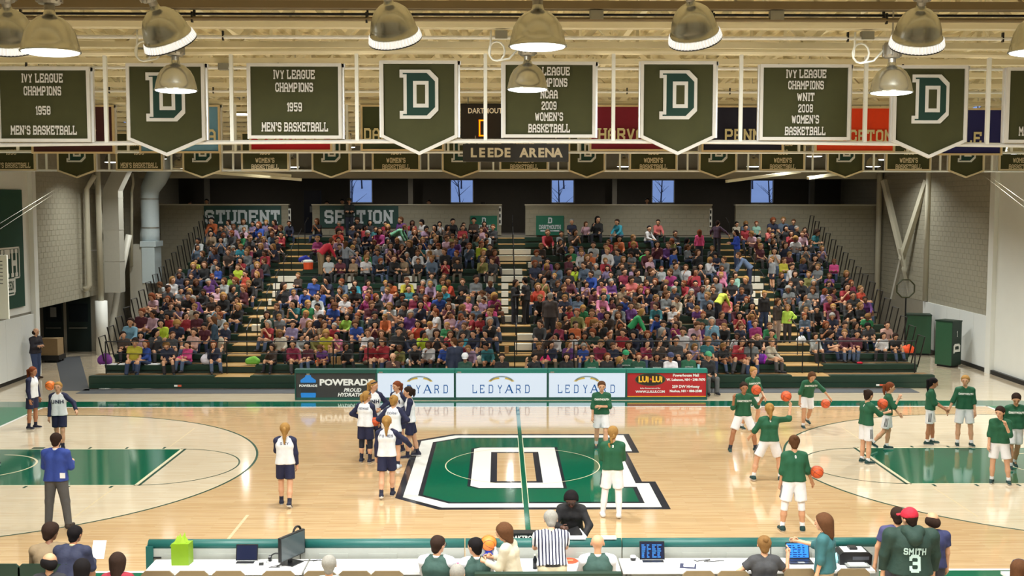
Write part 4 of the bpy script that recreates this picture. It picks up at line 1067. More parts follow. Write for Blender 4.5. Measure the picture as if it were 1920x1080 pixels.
# laptops
def laptop(label, x, y, rz, scr, w=.34, screen_h=.25, base=ALU):
    p = on_table(x, y); t = thing('laptop', label, 'laptop', (p[0], p[1], TZ), rz)
    part('base', MB().box(-w/2, w/2, -.12, .12, 0, .018), base, t)
    part('keyboard', MB().box(-w/2+.03, w/2-.03, -.02, .09, .018, .021), BLACK_P, t)
    part('touchpad', MB().box(-.05, .05, -.1, -.04, .018, .02), GREY_P, t)
    m = MB(); a = R(15); top = (.12+math.sin(a)*screen_h, .018+math.cos(a)*screen_h)
    m.add([(-w/2,.12,.018),(w/2,.12,.018),(w/2,top[0],top[1]),(-w/2,top[0],top[1]),(-w/2,.135,.018),(w/2,.135,.018),(w/2,top[0]+.015,top[1]),(-w/2,top[0]+.015,top[1])],
          [(0,1,2,3),(4,7,6,5),(3,2,6,7),(0,3,7,4),(1,5,6,2)])
    lid = part('lid', m, BLACK_P, t)
    m = MB(); d = lambda u, v: (u*w, .119+math.sin(a)*screen_h*v, .018+math.cos(a)*screen_h*v)
    m.poly([d(-.46,.06), d(.46,.06), d(.46,.94), d(-.46,.94)]); m.build('screen', scr[0], lid)
    if len(scr) > 1:
        m = MB(); rr = random.Random(int(x))
        for i in range(7):
            for j in range(4):
                u0 = -.42+j*.21; v0 = .12+i*.11; u1 = u0+rr.uniform(.05, .19)
                q = lambda u, v: (u*w, .1175+math.sin(a)*screen_h*v, .018+math.cos(a)*screen_h*v)
                m.poly([q(u0, v0), q(u1, v0), q(u1, v0+.05), q(u0, v0+.05)])
        m.build('screen_rows', scr[1], lid)
SC_D = M('screen_dark', (16, 22, 46), .3, emit=.5, ecol=(.01, .02, .08)); SC_B = M('screen_blue', (40, 110, 220), .3, emit=1.0, ecol=(.05, .25, .85)); SC_T = M('screen_text', (50, 120, 230), .3, emit=1.0, ecol=(.06, .25, .8))
laptop('silver laptop with dark screen right of the lime gift bag', 459, 1058, 0, (SC_D,), .33, .24)
laptop('silver laptop with blue table rows on its screen', 1225, 1056, 0, (SC_D, SC_T), .38, .27)
laptop('dark laptop with bright blue screen beside the teal cardigan', 1500, 1054, 0, (SC_B, SC_D), .36, .24, BLACK_P)
# monitor
p = on_table(547, 1056)
t = thing('monitor', 'large black flat monitor seen at an angle on the tables', 'monitor', (p[0], p[1], TZ), R(62))
part('stand_base', MB().box(-.14, .14, -.12, .12, 0, .015), BLACK_P, t)
part('stand_neck', MB().box(-.03, .03, .01, .05, .015, .22), BLACK_P, t)
b = part('bezel', MB().box(-.29, .29, -.03, .02, .09, .46), BLACK_P, t)
MB().box(-.275, .275, -.034, -.03, .105, .445).build('screen', M('screen_off', (70, 80, 84), .15), b)
part('headset', MB().tube([(.2+.09*math.cos(R(a)), .05, .42+.09*math.sin(R(a))) for a in range(0, 200, 20)], .018, 6), BLACK_P, t)
p = on_table(518, 1053)
t = thing('headset', 'black headset lying on the table left of the monitor', 'headset', (p[0], p[1], TZ))
part('band', MB().tube([(.1*math.cos(R(a)), .03, .03+.09*math.sin(R(a))) for a in range(0, 181, 20)], .012, 6), BLACK_P, t)
for sx in (-.1, .1): part('ear_pad', MB().tube([(sx-.02, .03, .045), (sx+.02, .03, .045)], .045, 12), BLACK_P, t)
part('mic_boom', MB().tube([(-.1, .02, .04), (-.14, -.08, .02), (-.08, -.14, .02)], .006, 5), GREY_P, t)
rr = random.Random(11)
for k, (x, y, l) in enumerate(((590, 1052, 'right of the monitor'), (525, 1062, 'in front of the headset'), (1320, 1052, 'behind the papers at right'))):
    p = on_table(x, y); pts = [(rr.uniform(-.15, .15)+i*.05-.15, rr.uniform(-.06, .06), .008) for i in range(8)]
    tag(MB().tube(pts, .006, 5).build('cable', BLACK_P, None, (p[0], p[1], TZ)), 'loose black cable on the table '+l, 'cable')
# papers, cups, bottles and small things
def paper(label, x, y, w=.2, d=.26, rz=0., mat=PAPER, h=.004, z=TZ):
    p = on_table(x, y, z)
    if z > TZ+.1: p[1] = BY0+.08; z += .024
    return tag(MB().box(-w/2, w/2, -d/2, d/2, 0, h).build('paper_sheet', mat, None, (p[0], p[1], z), rz), label, 'paper')
paper('white paper stack on the board top in front of the bald man', 1142, 1020, .26, .14, 0, h=.02, z=BTOP)
paper('white papers on the board top behind the referee', 1085, 1020, .24, .14, 0, h=.02, z=BTOP)
paper('white paper with red strip left of the referee', 990, 1056, .18, .22)
paper('white papers at the right end of the middle tables', 1380, 1062, .42, .2, .1)
paper('dark folder with papers right of the blue-row laptop', 1290, 1062, .24, .2, -.2, M('navy_folder', (40, 44, 76), .5), .012)
paper('white paper on top of the dark folder', 1292, 1060, .16, .15, -.2, z=TZ+.0125)
paper('red leaflet left of the man in green vest', 863, 1056, .1, .08, .4, M('pink_leaflet', (214, 60, 110), .5))
paper('small dark phone on the left table', 490, 1058, .07, .12, .2, BLACK_P, .01)
paper('small black remote at the left table end', 295, 1046, .13, .05, 0, BLACK_P, .02)
p = on_table(1067, 1052)
t = thing('sticker_disc', 'orange-red oval sticker disc on the table by the referee', 'sticker', (p[0], p[1], TZ))
part('disc', MB().lathe([(.001, .012), (.13, .012), (.14, .006), (.14, 0)], 24), M('orange_red2', (226, 70, 40), .5), t)
part('disc_lettering', MB().add([(v[0], v[2], .014) for v in font_text('EXIT', .08, .003)[0]], font_text('EXIT', .08, .003)[1]) if False else MB().box(-.06, .06, -.02, .02, .012, .016), M('orange_light', (240, 160, 120), .5), t)
p = on_table(1187, 1054)
t = thing('mug', 'white and dark mug beside the blue-row laptop', 'mug', (p[0], p[1], TZ))
part('cup', MB().lathe([(.001, 0), (.04, 0), (.042, .1), (.036, .1), (.034, .01)], 16), PAPER, t, smooth=True)
part('handle', MB().tube([(.04, 0, .08), (.07, 0, .07), (.07, 0, .03), (.04, 0, .02)], .007, 6), PAPER, t)
part('band', MB().lathe([(.0415, .03), (.043, .075)], 16), BLACK_P, t)
def bottle(label, x, y, mat, h=.22, r=.033):
    p = on_table(x, y); t = thing('bottle', label, 'bottle', (p[0], p[1], TZ), 0, 'bottles on the scorers tables')
    part('flask', MB().lathe([(.001, 0), (r, 0), (r, h*.65), (r*.4, h*.82), (r*.4, h*.95)], 14), mat, t, smooth=True)
    part('cap', MB().lathe([(r*.45, h*.9), (r*.45, h), (.001, h)], 10), WHITE_P, t)
bottle('clear water bottle beside the woman in beige', 929, 1052, M('clear_plastic', (190, 205, 215), .15))
BOTK = M('black_bottle', (24, 30, 40), .25)
bottle('black squeeze bottle in front of the referee, left one', 1003, 1066, BOTK)
bottle('black squeeze bottle in front of the referee, right one', 1020, 1069, BOTK)
p = on_table(1073, 1040)
t = thing('control_box', 'small black control box with a red knob behind the referee', 'box', (p[0], p[1], TZ))
part('casing', MB().box(-.12, .12, -.05, .05, 0, .07), BLACK_P, t); part('knob', MB().lathe([(.001, .12), (.02, .11), (.022, .07)], 12), M('red_knob', (210, 30, 50), .4), t)
# printer
p = on_table(1601, 1056)
t = thing('printer', 'black inkjet printer with paper tray on the right table', 'printer', (p[0], p[1]+.05, TZ))
part('body', MB().prism_xz([(-.24, 0), (.24, 0), (.25, .15), (.2, .19), (-.2, .19), (-.25, .15)], -.14, .16), BLACK_P, t)
part('top_tray', MB().add([(-.17,-.1,.192),(.17,-.1,.192),(.17,.15,.2),(-.17,.15,.2)], [(0,1,2,3)]), PAPER, t)
part('lid_handle', MB().box(-.06, .06, -.02, .12, .2, .23), BLACK_P, t)
part('paper_tray', MB().box(-.17, .17, -.3, -.14, .02, .035), GREY_P, t); part('sheet', MB().box(-.13, .13, -.28, -.14, .036, .042), PAPER, t)
part('control_panel', MB().box(-.05, .2, -.146, -.14, .08, .13), M('panel_grey', (70, 72, 80), .4), t)
p = on_table(1570, 1054)
tag(MB().lathe([(.001, .0), (.05, .0), (.075, .05), (.05, .11), (.02, .15), (.001, .12)], 9).build('plastic_bag', M('pale_teal_bag', (150, 206, 214), .5, bump=.4), None, (p[0], p[1], TZ)), 'crumpled pale teal plastic bag left of the printer', 'bag')
p = at_y(991, 1030, -9.0)
t = thing('horn_box', 'black box lettered DAKTRONICS standing in front of the scorers boards', 'box', (p[0], -8.95, 0))
part('casing', MB().box(-.36, .3, -.1, .1, 0, 1.06), BLACK_P, t); part('lettering', put(MB(), font_text('DAKTRONICS', .085, .003), (-.02, -.105, .99)), WHITE_P, t)
# folding chairs along the tables (only backs show)
CH_T = M('tan_chair', (128, 112, 86), .5, metal=.3); CH_G = M('green_chair_vinyl', (18, 48, 38), .35)
def chair(label, x, Y, ytop, mat, w=.44, rz=math.pi, group='chairs along the near side'):
    P = at_y(x, ytop, Y-.2)
    t = thing('folding_chair', label, 'chair', (P[0], Y, 0), rz, group)
    h = P[2]
    bk = MB(); n = 10
    pts = [(-w/2, h-.22), (-w/2, h-.06), (-w/2+.06, h), (w/2-.06, h), (w/2, h-.06), (w/2, h-.22)]
    bk.prism_xz(pts[::-1], .19, .225)
    part('backrest', bk, mat, t)
    part('seat', MB().box(-w/2+.02, w/2-.02, -.2, .2, .43, .46), mat, t)
    for sx in (-1, 1):
        part('leg', MB().tube([(sx*w/2*.95, .21, h-.1), (sx*w/2*.95, -.2, 0)], .013, 6), LEGM, t)
        part('leg', MB().tube([(sx*w/2*.85, -.05, .44), (sx*w/2*.85, .24, 0)], .013, 6), LEGM, t)
    return t
k = 0
for x, l in ((295, 'tan folding chair below the lime gift bag'), (360, 'tan folding chair right of the gift bag'), (428, 'tan folding chair below the silver laptop'), (522, 'tan folding chair in front of the monitor'), (600, 'tan folding chair behind the grey haired head'), (665, 'tan folding chair right of the grey haired head'), (726, 'tan folding chair left of the man in green vest'),
             (1310, 'tan folding chair below the papers, left of the dark shirt woman'), (1375, 'tan folding chair at the elbow of the dark shirt woman'), (1500, 'tan folding chair below the bright blue laptop'), (1600, 'tan folding chair below the printer')):
    chair(l, x, -10.02, 1070 if x < 1400 else 1066, CH_T, .47)
for x, l in ((10, 'green padded chair at the lower left corner'), (62, 'green padded chair behind the brown sweater man'), (118, 'green padded chair behind the navy suit man')):
    chair(l, x, -9.62, 1057, CH_G, .44, group='green bench chairs')
# black table edge and stools right of the referee (near press row bar)
p0, p1 = at_y(890, 1074, -11.6), at_y(1165, 1074, -11.6)
t = thing('press_rail', 'dark green rail at the bottom edge below the referee', 'rail', (p0[0], -11.6, 0))
part('bar', MB().box(0, p1[0]-p0[0], -.05, .05, p0[2]-.08, p0[2]), CH_G, t)
for x in (.1, p1[0]-p0[0]-.1): part('post', MB().tube([(x, 0, 0), (x, 0, p0[2]-.08)], .03, 8), BLACK_M, t)
p = at_z(1898, 1076, .74)
t = thing('folding_table', 'corner of a white table at the lower right edge', 'table', (p[0]+.5, p[1]-.3, 0))
part('tabletop', MB().box(-.62, .9, -.3, .42, .70, .74), TOPW, t)
for sx in (-.5, .8):
    for sy in (-.25, .35): part('leg', MB().tube([(sx, sy, 0), (sx, sy, .7)], .018, 8), LEGM, t)
# ================================================================== people: smooth implicit bodies
def surf_nets(f, org, res):
    s = f < 0
    c = [s[:-1,:-1,:-1], s[1:,:-1,:-1], s[:-1,1:,:-1], s[1:,1:,:-1], s[:-1,:-1,1:], s[1:,:-1,1:], s[:-1,1:,1:], s[1:,1:,1:]]
    cnt = sum(x.astype(np.int8) for x in c)
    act = (cnt > 0) & (cnt < 8)
    idx = np.argwhere(act); n = len(idx)
    if n == 0: return np.zeros((0,3)), np.zeros((0,4), int)
    ids = -np.ones(act.shape, int); ids[act] = np.arange(n)
    off = np.array([(0,0,0),(1,0,0),(0,1,0),(1,1,0),(0,0,1),(1,0,1),(0,1,1),(1,1,1)])
    vals = np.stack([f[idx[:,0]+o[0], idx[:,1]+o[1], idx[:,2]+o[2]] for o in off], 1)
    acc = np.zeros((n,3)); num = np.zeros((n,1))
    for a, b in ((0,1),(2,3),(4,5),(6,7),(0,2),(1,3),(4,6),(5,7),(0,4),(1,5),(2,6),(3,7)):
        va, vb = vals[:,a], vals[:,b]; m = (va < 0) != (vb < 0)
        t = np.where(m, va/np.where(m, va-vb, 1), 0)[:,None]
        acc += np.where(m[:,None], off[a]+(off[b]-off[a])*t, 0); num += m[:,None]
    V = (idx+acc/np.maximum(num, 1))*res+org
    Q = []
    for ax in range(3):
        sl0 = [slice(None)]*3; sl1 = [slice(None)]*3; sl0[ax] = slice(0,-1); sl1[ax] = slice(1,None)
        A, Bb = s[tuple(sl0)], s[tuple(sl1)]
        e = np.argwhere(A != Bb)
        o1, o2 = [(1,2),(2,0),(0,1)][ax]
        e = e[(e[:,o1] > 0) & (e[:,o2] > 0) & (e[:,o1] < f.shape[o1]-1) & (e[:,o2] < f.shape[o2]-1)]
        if not len(e): continue
        d1 = np.zeros(3,int); d1[o1] = 1; d2 = np.zeros(3,int); d2[o2] = 1
        g = lambda d: ids[tuple((e-d).T)]
        q = np.stack([g(d1+d2), g(d2), g(0*d1), g(d1)], 1)
        inside = A[tuple(e.T)]
        q[~inside] = q[~inside][:, ::-1]
        Q.append(q)
    return V, np.concatenate(Q)
def sdf(cones, res, k=.03, clips=()):
    """cones: (a, b, ra, rb, flat_a, flat_b); returns verts, quads"""
    P = np.array([c[0] for c in cones]+[c[1] for c in cones]); rr = max(max(c[2], c[3]) for c in cones)
    lo = P.min(0)-rr-3*res; hi = P.max(0)+rr+3*res
    n = np.ceil((hi-lo)/res).astype(int)+1
    f = np.full(n, .25)
    ax = [lo[i]+np.arange(n[i])*res for i in range(3)]
    for (a, b, ra, rb, fa, fb) in cones:
        a = np.asarray(a, float); b = np.asarray(b, float); mr = max(ra, rb)+k+2.5*res
        i0 = np.maximum(0, np.floor((np.minimum(a, b)-mr-lo)/res).astype(int)); i1 = np.minimum(n, np.ceil((np.maximum(a, b)+mr-lo)/res).astype(int)+1)
        X = ax[0][i0[0]:i1[0]][:,None,None]-a[0]; Y = ax[1][i0[1]:i1[1]][None,:,None]-a[1]; Z = ax[2][i0[2]:i1[2]][None,None,:]-a[2]
        d = b-a; L2 = max(d@d, 1e-9); L = math.sqrt(L2)
        tr = (X*d[0]+Y*d[1]+Z*d[2])/L2; t = np.clip(tr, 0, 1)
        D = np.sqrt((X-t*d[0])**2+(Y-t*d[1])**2+(Z-t*d[2])**2)-(ra+(rb-ra)*t)
        if fa: D = np.maximum(D, -tr*L)
        if fb: D = np.maximum(D, (tr-1)*L)
        w = f[i0[0]:i1[0], i0[1]:i1[1], i0[2]:i1[2]]
        h = np.clip(.5+.5*(w-D)/k, 0, 1)
        f[i0[0]:i1[0], i0[1]:i1[1], i0[2]:i1[2]] = w*(1-h)+D*h-k*h*(1-h)
    for p, nn in clips:
        p = np.asarray(p); nn = np.asarray(nn)
        pl = ((ax[0]-p[0])*nn[0])[:,None,None]+((ax[1]-p[1])*nn[1])[None,:,None]+((ax[2]-p[2])*nn[2])[None,None,:]
        f = np.maximum(f, pl)
    return surf_nets(f, lo, res)
def vn(v): v = np.asarray(v, float); return v/max(np.linalg.norm(v), 1e-9)
def CN(a, b, ra, rb, fa=0, fb=0): return (np.asarray(a, float), np.asarray(b, float), ra, rb, fa, fb)

ARM = {'down': ((.16,.02,-1),(.06,.22,-1)), 'hips': ((.75,-.15,-.8),(-.75,.5,-.45)), 'fwd': ((.15,.75,-.7),(-.15,.95,.1)), 'up': ((.55,.35,.35),(.15,.25,1)), 'hold': ((.2,.25,-1),(-.35,1,.15)),
       'lap': ((.12,.35,-1),(-.28,1,-.25)), 'mouth': ((.12,.55,-.9),(-.5,.45,.9)), 'knee': ((.18,.55,-.85),(-.25,.8,-.5)), 'cross': ((.12,.3,-1),(-1,.45,.1)), 'back': ((.15,-.35,-1),(.05,.15,-1)), 'swing': ((.15,.35,-1),(.0,.7,-.8)),
       'chest': ((.25,.45,-.8),(-.35,.6,.95)), 'table': ((.12,.6,-.75),(-.1,1,.0)), 'side': ((.75,.2,-.55),(.4,.6,-.65)), 'lean': ((.1,.5,-1),(0,.5,-1))}
LEG = {'st': ((.05,.03,-1),(.01,-.05,-1)), 'wide': ((.32,.15,-1),(.12,-.12,-1)), 'fwdstep': ((.03,.35,-1),(.0,.02,-1)), 'backstep': ((.03,-.22,-1),(.0,-.45,-1)), 'lift': ((.03,.1,-1),(.0,-.9,-.75)),
       'sit': ((.16,1,.30),(.02,.12,-1)), 'sitw': ((.34,1,.28),(.0,.05,-1)), 'chair': ((.14,1,.0),(.0,.05,-1)), 'cross': ((.5,.8,.12),(-1.2,.25,-.45)), 'bent': ((.18,.45,-1),(.05,-.35,-1)), 'bentb': ((.15,-.1,-1),(.05,-.5,-1))}
def skeleton(sp):
    s = sp.get('h', 1.72)/1.75; J = {'s': s}
    ln, lx = R(sp.get('lean', 2)), R(sp.get('leanx', 0))
    sd = vn((math.sin(lx), -math.sin(ln), math.cos(ln)*math.cos(lx))); J['sd'] = sd
    pel = np.zeros(3); tw = R(sp.get('twist', 0)); sx = np.array((math.cos(tw), math.sin(tw), 0.)); J['sx'] = sx
    J['fw'] = vn(np.cross(sd, sx))*-1. if np.cross(sd, sx)[1] > 0 else vn(np.cross(sd, sx))
    J['pel'] = pel; J['chest'] = pel+sd*.30*s; J['neck'] = pel+sd*.495*s
    hy, hp = R(sp.get('hyaw', 0)), R(sp.get('hpitch', 6))
    f = np.array((math.sin(hy)*math.cos(hp), -math.cos(hy)*math.cos(hp), -math.sin(hp)))
    u = vn(np.array((0,0,1.))-f*f[2]); J['hf'] = f; J['hu'] = u; J['hr'] = np.cross(u, f)
    nd = vn(sd*.7+u*.6+f*.22); J['head'] = J['neck']+nd*.165*s
    w = sp.get('sw', .165)*s
    for nm, q in (('L', 1), ('R', -1)):
        sh = pel+sd*.42*s+sx*q*w; J['sh'+nm] = sh
        a = sp.get('arm'+nm, 'down'); a = ARM[a] if isinstance(a, str) else a
        cv = lambda d: vn((d[0]*q*math.cos(tw)+d[1]*math.sin(tw), d[0]*q*math.sin(tw)-d[1]*math.cos(tw), d[2]))
        d1, d2 = cv(a[0]), cv(a[1]); J['el'+nm] = sh+d1*.275*s; J['wr'+nm] = J['el'+nm]+d2*.245*s; J['fa'+nm] = d2
        J['hd'+nm] = cv(a[2]) if len(a) > 2 else d2
        l = sp.get('leg'+nm, 'st'); l = LEG[l] if isinstance(l, str) else l
        cl = lambda d: vn((d[0]*q, -d[1], d[2]))
        hip = pel+np.array((q*.088*s, 0, -.03*s)); J['hip'+nm] = hip
        J['kn'+nm] = hip+cl(l[0])*.425*s; J['an'+nm] = J['kn'+nm]+cl(l[1])*.41*s
        to = R(sp.get('toe', 9))*q; fp = l[2] if len(l) > 2 else (0. if cl(l[1])[1] < .25 else .5)
        J['ft'+nm] = vn((math.sin(to), -math.cos(to), -fp))
    if sp.get('seated'): dz = .105*s
    else: dz = .08*s-min(J['anL'][2], J['anR'][2])
    for k2, v in list(J.items()):
        if k2[:2] in ('pe','ch','ne','he','sh','el','wr','hi','kn','an') and isinstance(v, np.ndarray): J[k2] = v+np.array((0,0,dz))
    return J
def person_parts(sp, res, lowfi=False):
    """list of (name, verts, faces, face_mats, material keys)"""
    J = skeleton(sp); s = J['s']; b = sp.get('bulk', 1.0); sd, sx = J['sd'], J['sx']; out = []
    pel, ch, nk, hc = J['pel'], J['chest'], J['neck'], J['head']; f, u, hr = J['hf'], J['hu'], J['hr']
    hs = s**.35
    if sp.get('kid'): hs *= 1.12
    tor = []
    for q in (1, -1):
        o = sx*q
        tor += [CN(pel+o*.075*s, pel+sd*.17*s+o*.055*s, .098*s*b, .088*s*b), CN(pel+sd*.17*s+o*.055*s, ch+o*.07*s+sd*.03*s, .088*s*b, .1*s*b), CN(ch+o*.07*s+sd*.03*s, pel+sd*.43*s+o*.09*s, .1*s*b, .062*s*b), CN(pel+sd*.445*s+o*.04*s, J['sh'+('L' if q > 0 else 'R')], .05*s, .05*s*b)]
    body = list(tor) if not lowfi else []
    body += [CN(nk-sd*.05*s, hc-u*.05*hs-f*.02*hs, .052*s, .048*s), CN(hc+u*.028*hs-f*.012*hs, hc+u*.02*hs+f*.012*hs, .094*hs, .088*hs), CN(hc+f*.025*hs-u*.02*hs, hc+f*.045*hs-u*.082*hs, .078*hs, .046*hs)]
    for nm in 'LR':
        if not (lowfi and sp.get('sleeve', 'long') == 'long'):
            body += [CN(J['sh'+nm], J['el'+nm], .047*s*b, .038*s)]
        body += [CN(J['el'+nm], J['wr'+nm], .038*s, .027*s), CN(J['wr'+nm], J['wr'+nm]+J['hd'+nm]*.085*s, .024*s, .036*s)]
        if not lowfi or sp.get('bottom') == 'shorts':
            body += [CN(J['hip'+nm], J['kn'+nm], .085*s*b, .056*s), CN(J['kn'+nm], J['an'+nm]+(J['kn'+nm]-J['an'+nm])*.55, .054*s, .056*s), CN(J['an'+nm]+(J['kn'+nm]-J['an'+nm])*.55, J['an'+nm], .056*s, .036*s)]
            if not lowfi: body += [CN(J['an'+nm]-(0,0,.03*s), J['an'+nm]+J['ft'+nm]*.1*s-np.array((0,0,.045*s)), .036*s, .03*s)]
    V, Q = sdf(body, res, .028)
    mb = MB(); mb.v = [tuple(p) for p in V]; mb.f = [tuple(q) for q in Q]; mb.m = [0]*len(Q)
    # hands: four fingers and a thumb
    for nm, q in (('L', 1), ('R', -1)):
        d = J['hd'+nm]; pn = sp.get('palm'+nm); pn = vn(pn) if pn is not None else vn(np.array((-q*sx[0], -q*sx[1], -.2)))
        side = vn(np.cross(d, pn)); pn = vn(np.cross(side, d)); cu = sp.get('curl', .5); base = J['wr'+nm]+d*.085*s
        if side @ np.array((0, -1, .3)) < 0: side = -side
        for k2, (o, L) in enumerate(((.027, .075), (.009, .085), (-.009, .08), (-.026, .062))):
            p0 = base+side*o*s; e1 = vn(d+pn*cu*.5+side*o*3); p1 = p0+e1*L*.5*s; e2 = vn(d*(1-cu*.6)+pn*cu*1.3); p2 = p1+e2*L*.5*s
            mb.tube([p0-e1*.02*s, p1, p2], [.011*s, .0095*s, .0075*s], 4 if lowfi else 5)
        t0 = J['wr'+nm]+d*.03*s+side*.024*s; t1 = t0+vn(d*.7+side*.8+pn*.3)*.045*s; t2 = t1+vn(d*.9+side*.25+pn*.5)*.035*s
        mb.tube([t0, t1, t2], [.014*s, .012*s, .009*s], 4 if lowfi else 5)
    # face
    h2 = hs
    def ell(c, a, bb, cc, mi, n=6):
        vs = []; fs = []
        for i in range(1, 4):
            th = math.pi*i/4
            for k3 in range(n):
                ph = 2*math.pi*k3/n; vs.append(c+hr*a*math.sin(th)*math.cos(ph)+f*cc*math.sin(th)*math.sin(ph)+u*bb*math.cos(th))
        vs += [c+u*bb, c-u*bb]; T, Bo = len(vs)-2, len(vs)-1
        for i in range(2):
            for k3 in range(n): fs.append((i*n+k3, (i+1)*n+k3, (i+1)*n+(k3+1) % n, i*n+(k3+1) % n))
        for k3 in range(n): fs.append((T, k3, (k3+1) % n)); fs.append((Bo, 2*n+(k3+1) % n, 2*n+k3))
        mb.add(vs, fs, mi)
    if not sp.get('noface'):
        for q in (1, -1):
            ell(hc+f*.093*h2+hr*q*.034*h2-u*.003*h2, .014*h2, .008*h2, .008*h2, 1); ell(hc+f*.097*h2+hr*q*.036*h2+u*.022*h2, .02*h2, .005*h2, .006*h2, 1)
            ell(hc-f*.0*h2+hr*q*.092*h2-u*.012*h2, .012*h2, .03*h2, .018*h2, 0)
        ell(hc+f*.108*h2-u*.028*h2, .013*h2, .028*h2, .016*h2, 0); ell(hc+f*.09*h2-u*.072*h2, .024*h2, .007*h2, .01*h2, 2)
    out.append(('body', mb, ['skin', 'dark', 'lip']))
    def G(name, cones, mat, k=.03, clips=(), rs=None):
        V, Q = sdf(cones, rs or res, k, clips)
        m = MB(); m.v = [tuple(p) for p in V]; m.f = [tuple(q) for q in Q]; m.m = [0]*len(Q); out.append((name, m, [mat])); return m
    # top
    e = sp.get('ease', .016)*s; sl = sp.get('sleeve', 'long'); hem = sp.get('hem', .07)
    tc = []
    for q in (1, -1):
        o = sx*q
        tc += [CN(pel-sd*(hem+.03)*s+o*.082*s, pel+sd*.17*s+o*.06*s, .118*s*b+e, .094*s*b+e), CN(pel+sd*.17*s+o*.06*s, ch+o*.072*s+sd*.03*s, .092*s*b+e, .102*s*b+e), CN(ch+o*.072*s+sd*.03*s, pel+sd*.43*s+o*.09*s, .102*s*b+e, .062*s*b+e), CN(pel+sd*.445*s+o*.04*s, J['sh'+('L' if q > 0 else 'R')], .05*s+e*.8, .05*s*b+e)]
    slv = {}
    for nm in 'LR':
        c = []
        if sl in ('long', 'three'):
            we = J['wr'+nm] if sl == 'long' else J['el'+nm]+(J['wr'+nm]-J['el'+nm])*.3
            c = [CN(J['sh'+nm], J['el'+nm], .05*s*b+e, .042*s+e), CN(J['el'+nm], we, .042*s+e, (.031 if sl == 'long' else .042)*s+e, 0, 1)]
        elif sl == 'short': c = [CN(J['sh'+nm], J['sh'+nm]+(J['el'+nm]-J['sh'+nm])*.62, .052*s*b+e, .056*s+e, 0, 1)]
        slv[nm] = c
    clips = [(pel-sd*hem*s, -sd)]
    if sp.get('sleeve_mat'):
        top = G('shirt', tc, 'top', .035, clips)
        for nm in 'LR': G('sleeve', [CN(J['sh'+nm]-(J['sh'+nm]-nk)*.35+sd*.012*s, J['sh'+nm], .05*s+e, .058*s*b+e)]+slv[nm], 'sleeve', .03)
    else: top = G('shirt', tc+slv['L']+slv['R'], 'top', .035, clips)
    if sp.get('hood'):
        bk = np.array((0, 1., 0)); hb = b**.8; hc_ = []
        for q in (1, -1): hc_ += [CN(nk+bk*.05*s*hb+sx*q*.075*s+sd*.015*s, nk+bk*.11*s*hb-sd*.06*s, .055*s*hb, .065*s*hb), CN(nk-bk*.03*s+sx*q*.08*s-sd*.0*s, nk+bk*.05*s*hb+sx*q*.075*s, .045*s, .055*s*hb)]
        G('hood', hc_, 'top', .03)
    if sp.get('collar'): G('collar', [CN(nk-sd*.02*s, nk+sd*.022*s, .062*s, .056*s, 1, 1)], 'collar', .01)
    # bottoms
    bt = sp.get('bottom', 'trousers'); bc = [CN(pel+sx*.065*s-sd*.02*s, pel-sx*.065*s-sd*.02*s, .105*s*b, .105*s*b)]
    for q in (1, -1): bc += [CN(pel+sx*q*.07*s+sd*.05*s, pel+sx*q*.072*s, .094*s*b, .10*s*b)]
    for nm in 'LR':
        if bt == 'shorts':
            fr = sp.get('short_len', .72); bc += [CN(J['hip'+nm], J['hip'+nm]+(J['kn'+nm]-J['hip'+nm])*fr, .103*s*b, .105*s*b, 0, 1)]
        else:
            ke = .018*s; bc += [CN(J['hip'+nm], J['kn'+nm], .088*s*b+ke, .06*s+ke), CN(J['kn'+nm], J['an'+nm]-(J['kn'+nm]-J['an'+nm])*.03, .06*s+ke, .043*s+ke*1.1, 0, 1)]
    bot = G('shorts' if bt == 'shorts' else 'trousers', bc, 'bottom', .03, [(pel+sd*.06*s, sd)])
    # socks, pads, shoes
    for nm in 'LR':
        kn, an = J['kn'+nm], J['an'+nm]
        if bt == 'shorts' and not lowfi:
            fr = sp.get('sock', .32)
            if fr: G('sock', [CN(an+(kn-an)*fr, an, (.05 if fr > .3 else .046)*s, .044*s, 1, 0)], 'sock', .01)
        if sp.get('kneepad'): G('knee_pad', [CN(kn+(J['hip'+nm]-kn)*.28, kn, .073*s, .068*s, 1, 0), CN(kn, kn+(an-kn)*.35, .068*s, .066*s, 0, 1)], 'pad', .01)
        if sp.get('leggings'): G('legging', [CN(J['hip'+nm]+(kn-J['hip'+nm])*.5, kn, .082*s, .064*s), CN(kn, an+(kn-an)*(.55 if sp['leggings'] == 'long' else .72), .064*s, .064*s, 0, 0 if sp['leggings'] == 'long' else 1)]+([CN(an+(kn-an)*.55, an, .062*s, .044*s)] if sp['leggings'] == 'long' else []), 'legging', .01)
        ft = J['ft'+nm]; up = vn(np.array((0,0,1.))-ft*ft[2]); a0 = an-up*.035*s-ft*.03*s
        m = G('shoe', [CN(a0, a0+ft*.17*s-up*.012*s, .046*s, .037*s), CN(an+up*.02*s, a0, .046*s, .046*s, 1, 0)], 'shoe', .025, [(an-up*.078*s, -up)], rs=min(res, .016) if not lowfi else res)
        if not lowfi and sp.get('sole'):
            vz = np.array(m.v); hgt = (vz-(an-up*.078*s))@up
            for i, q in enumerate(m.f):
                if np.mean(hgt[list(q)]) < .024*s: m.m[i] = 1
            out[-1][2].append('sole')
    # hair
    hst = sp.get('hair', 'short'); hh = hs
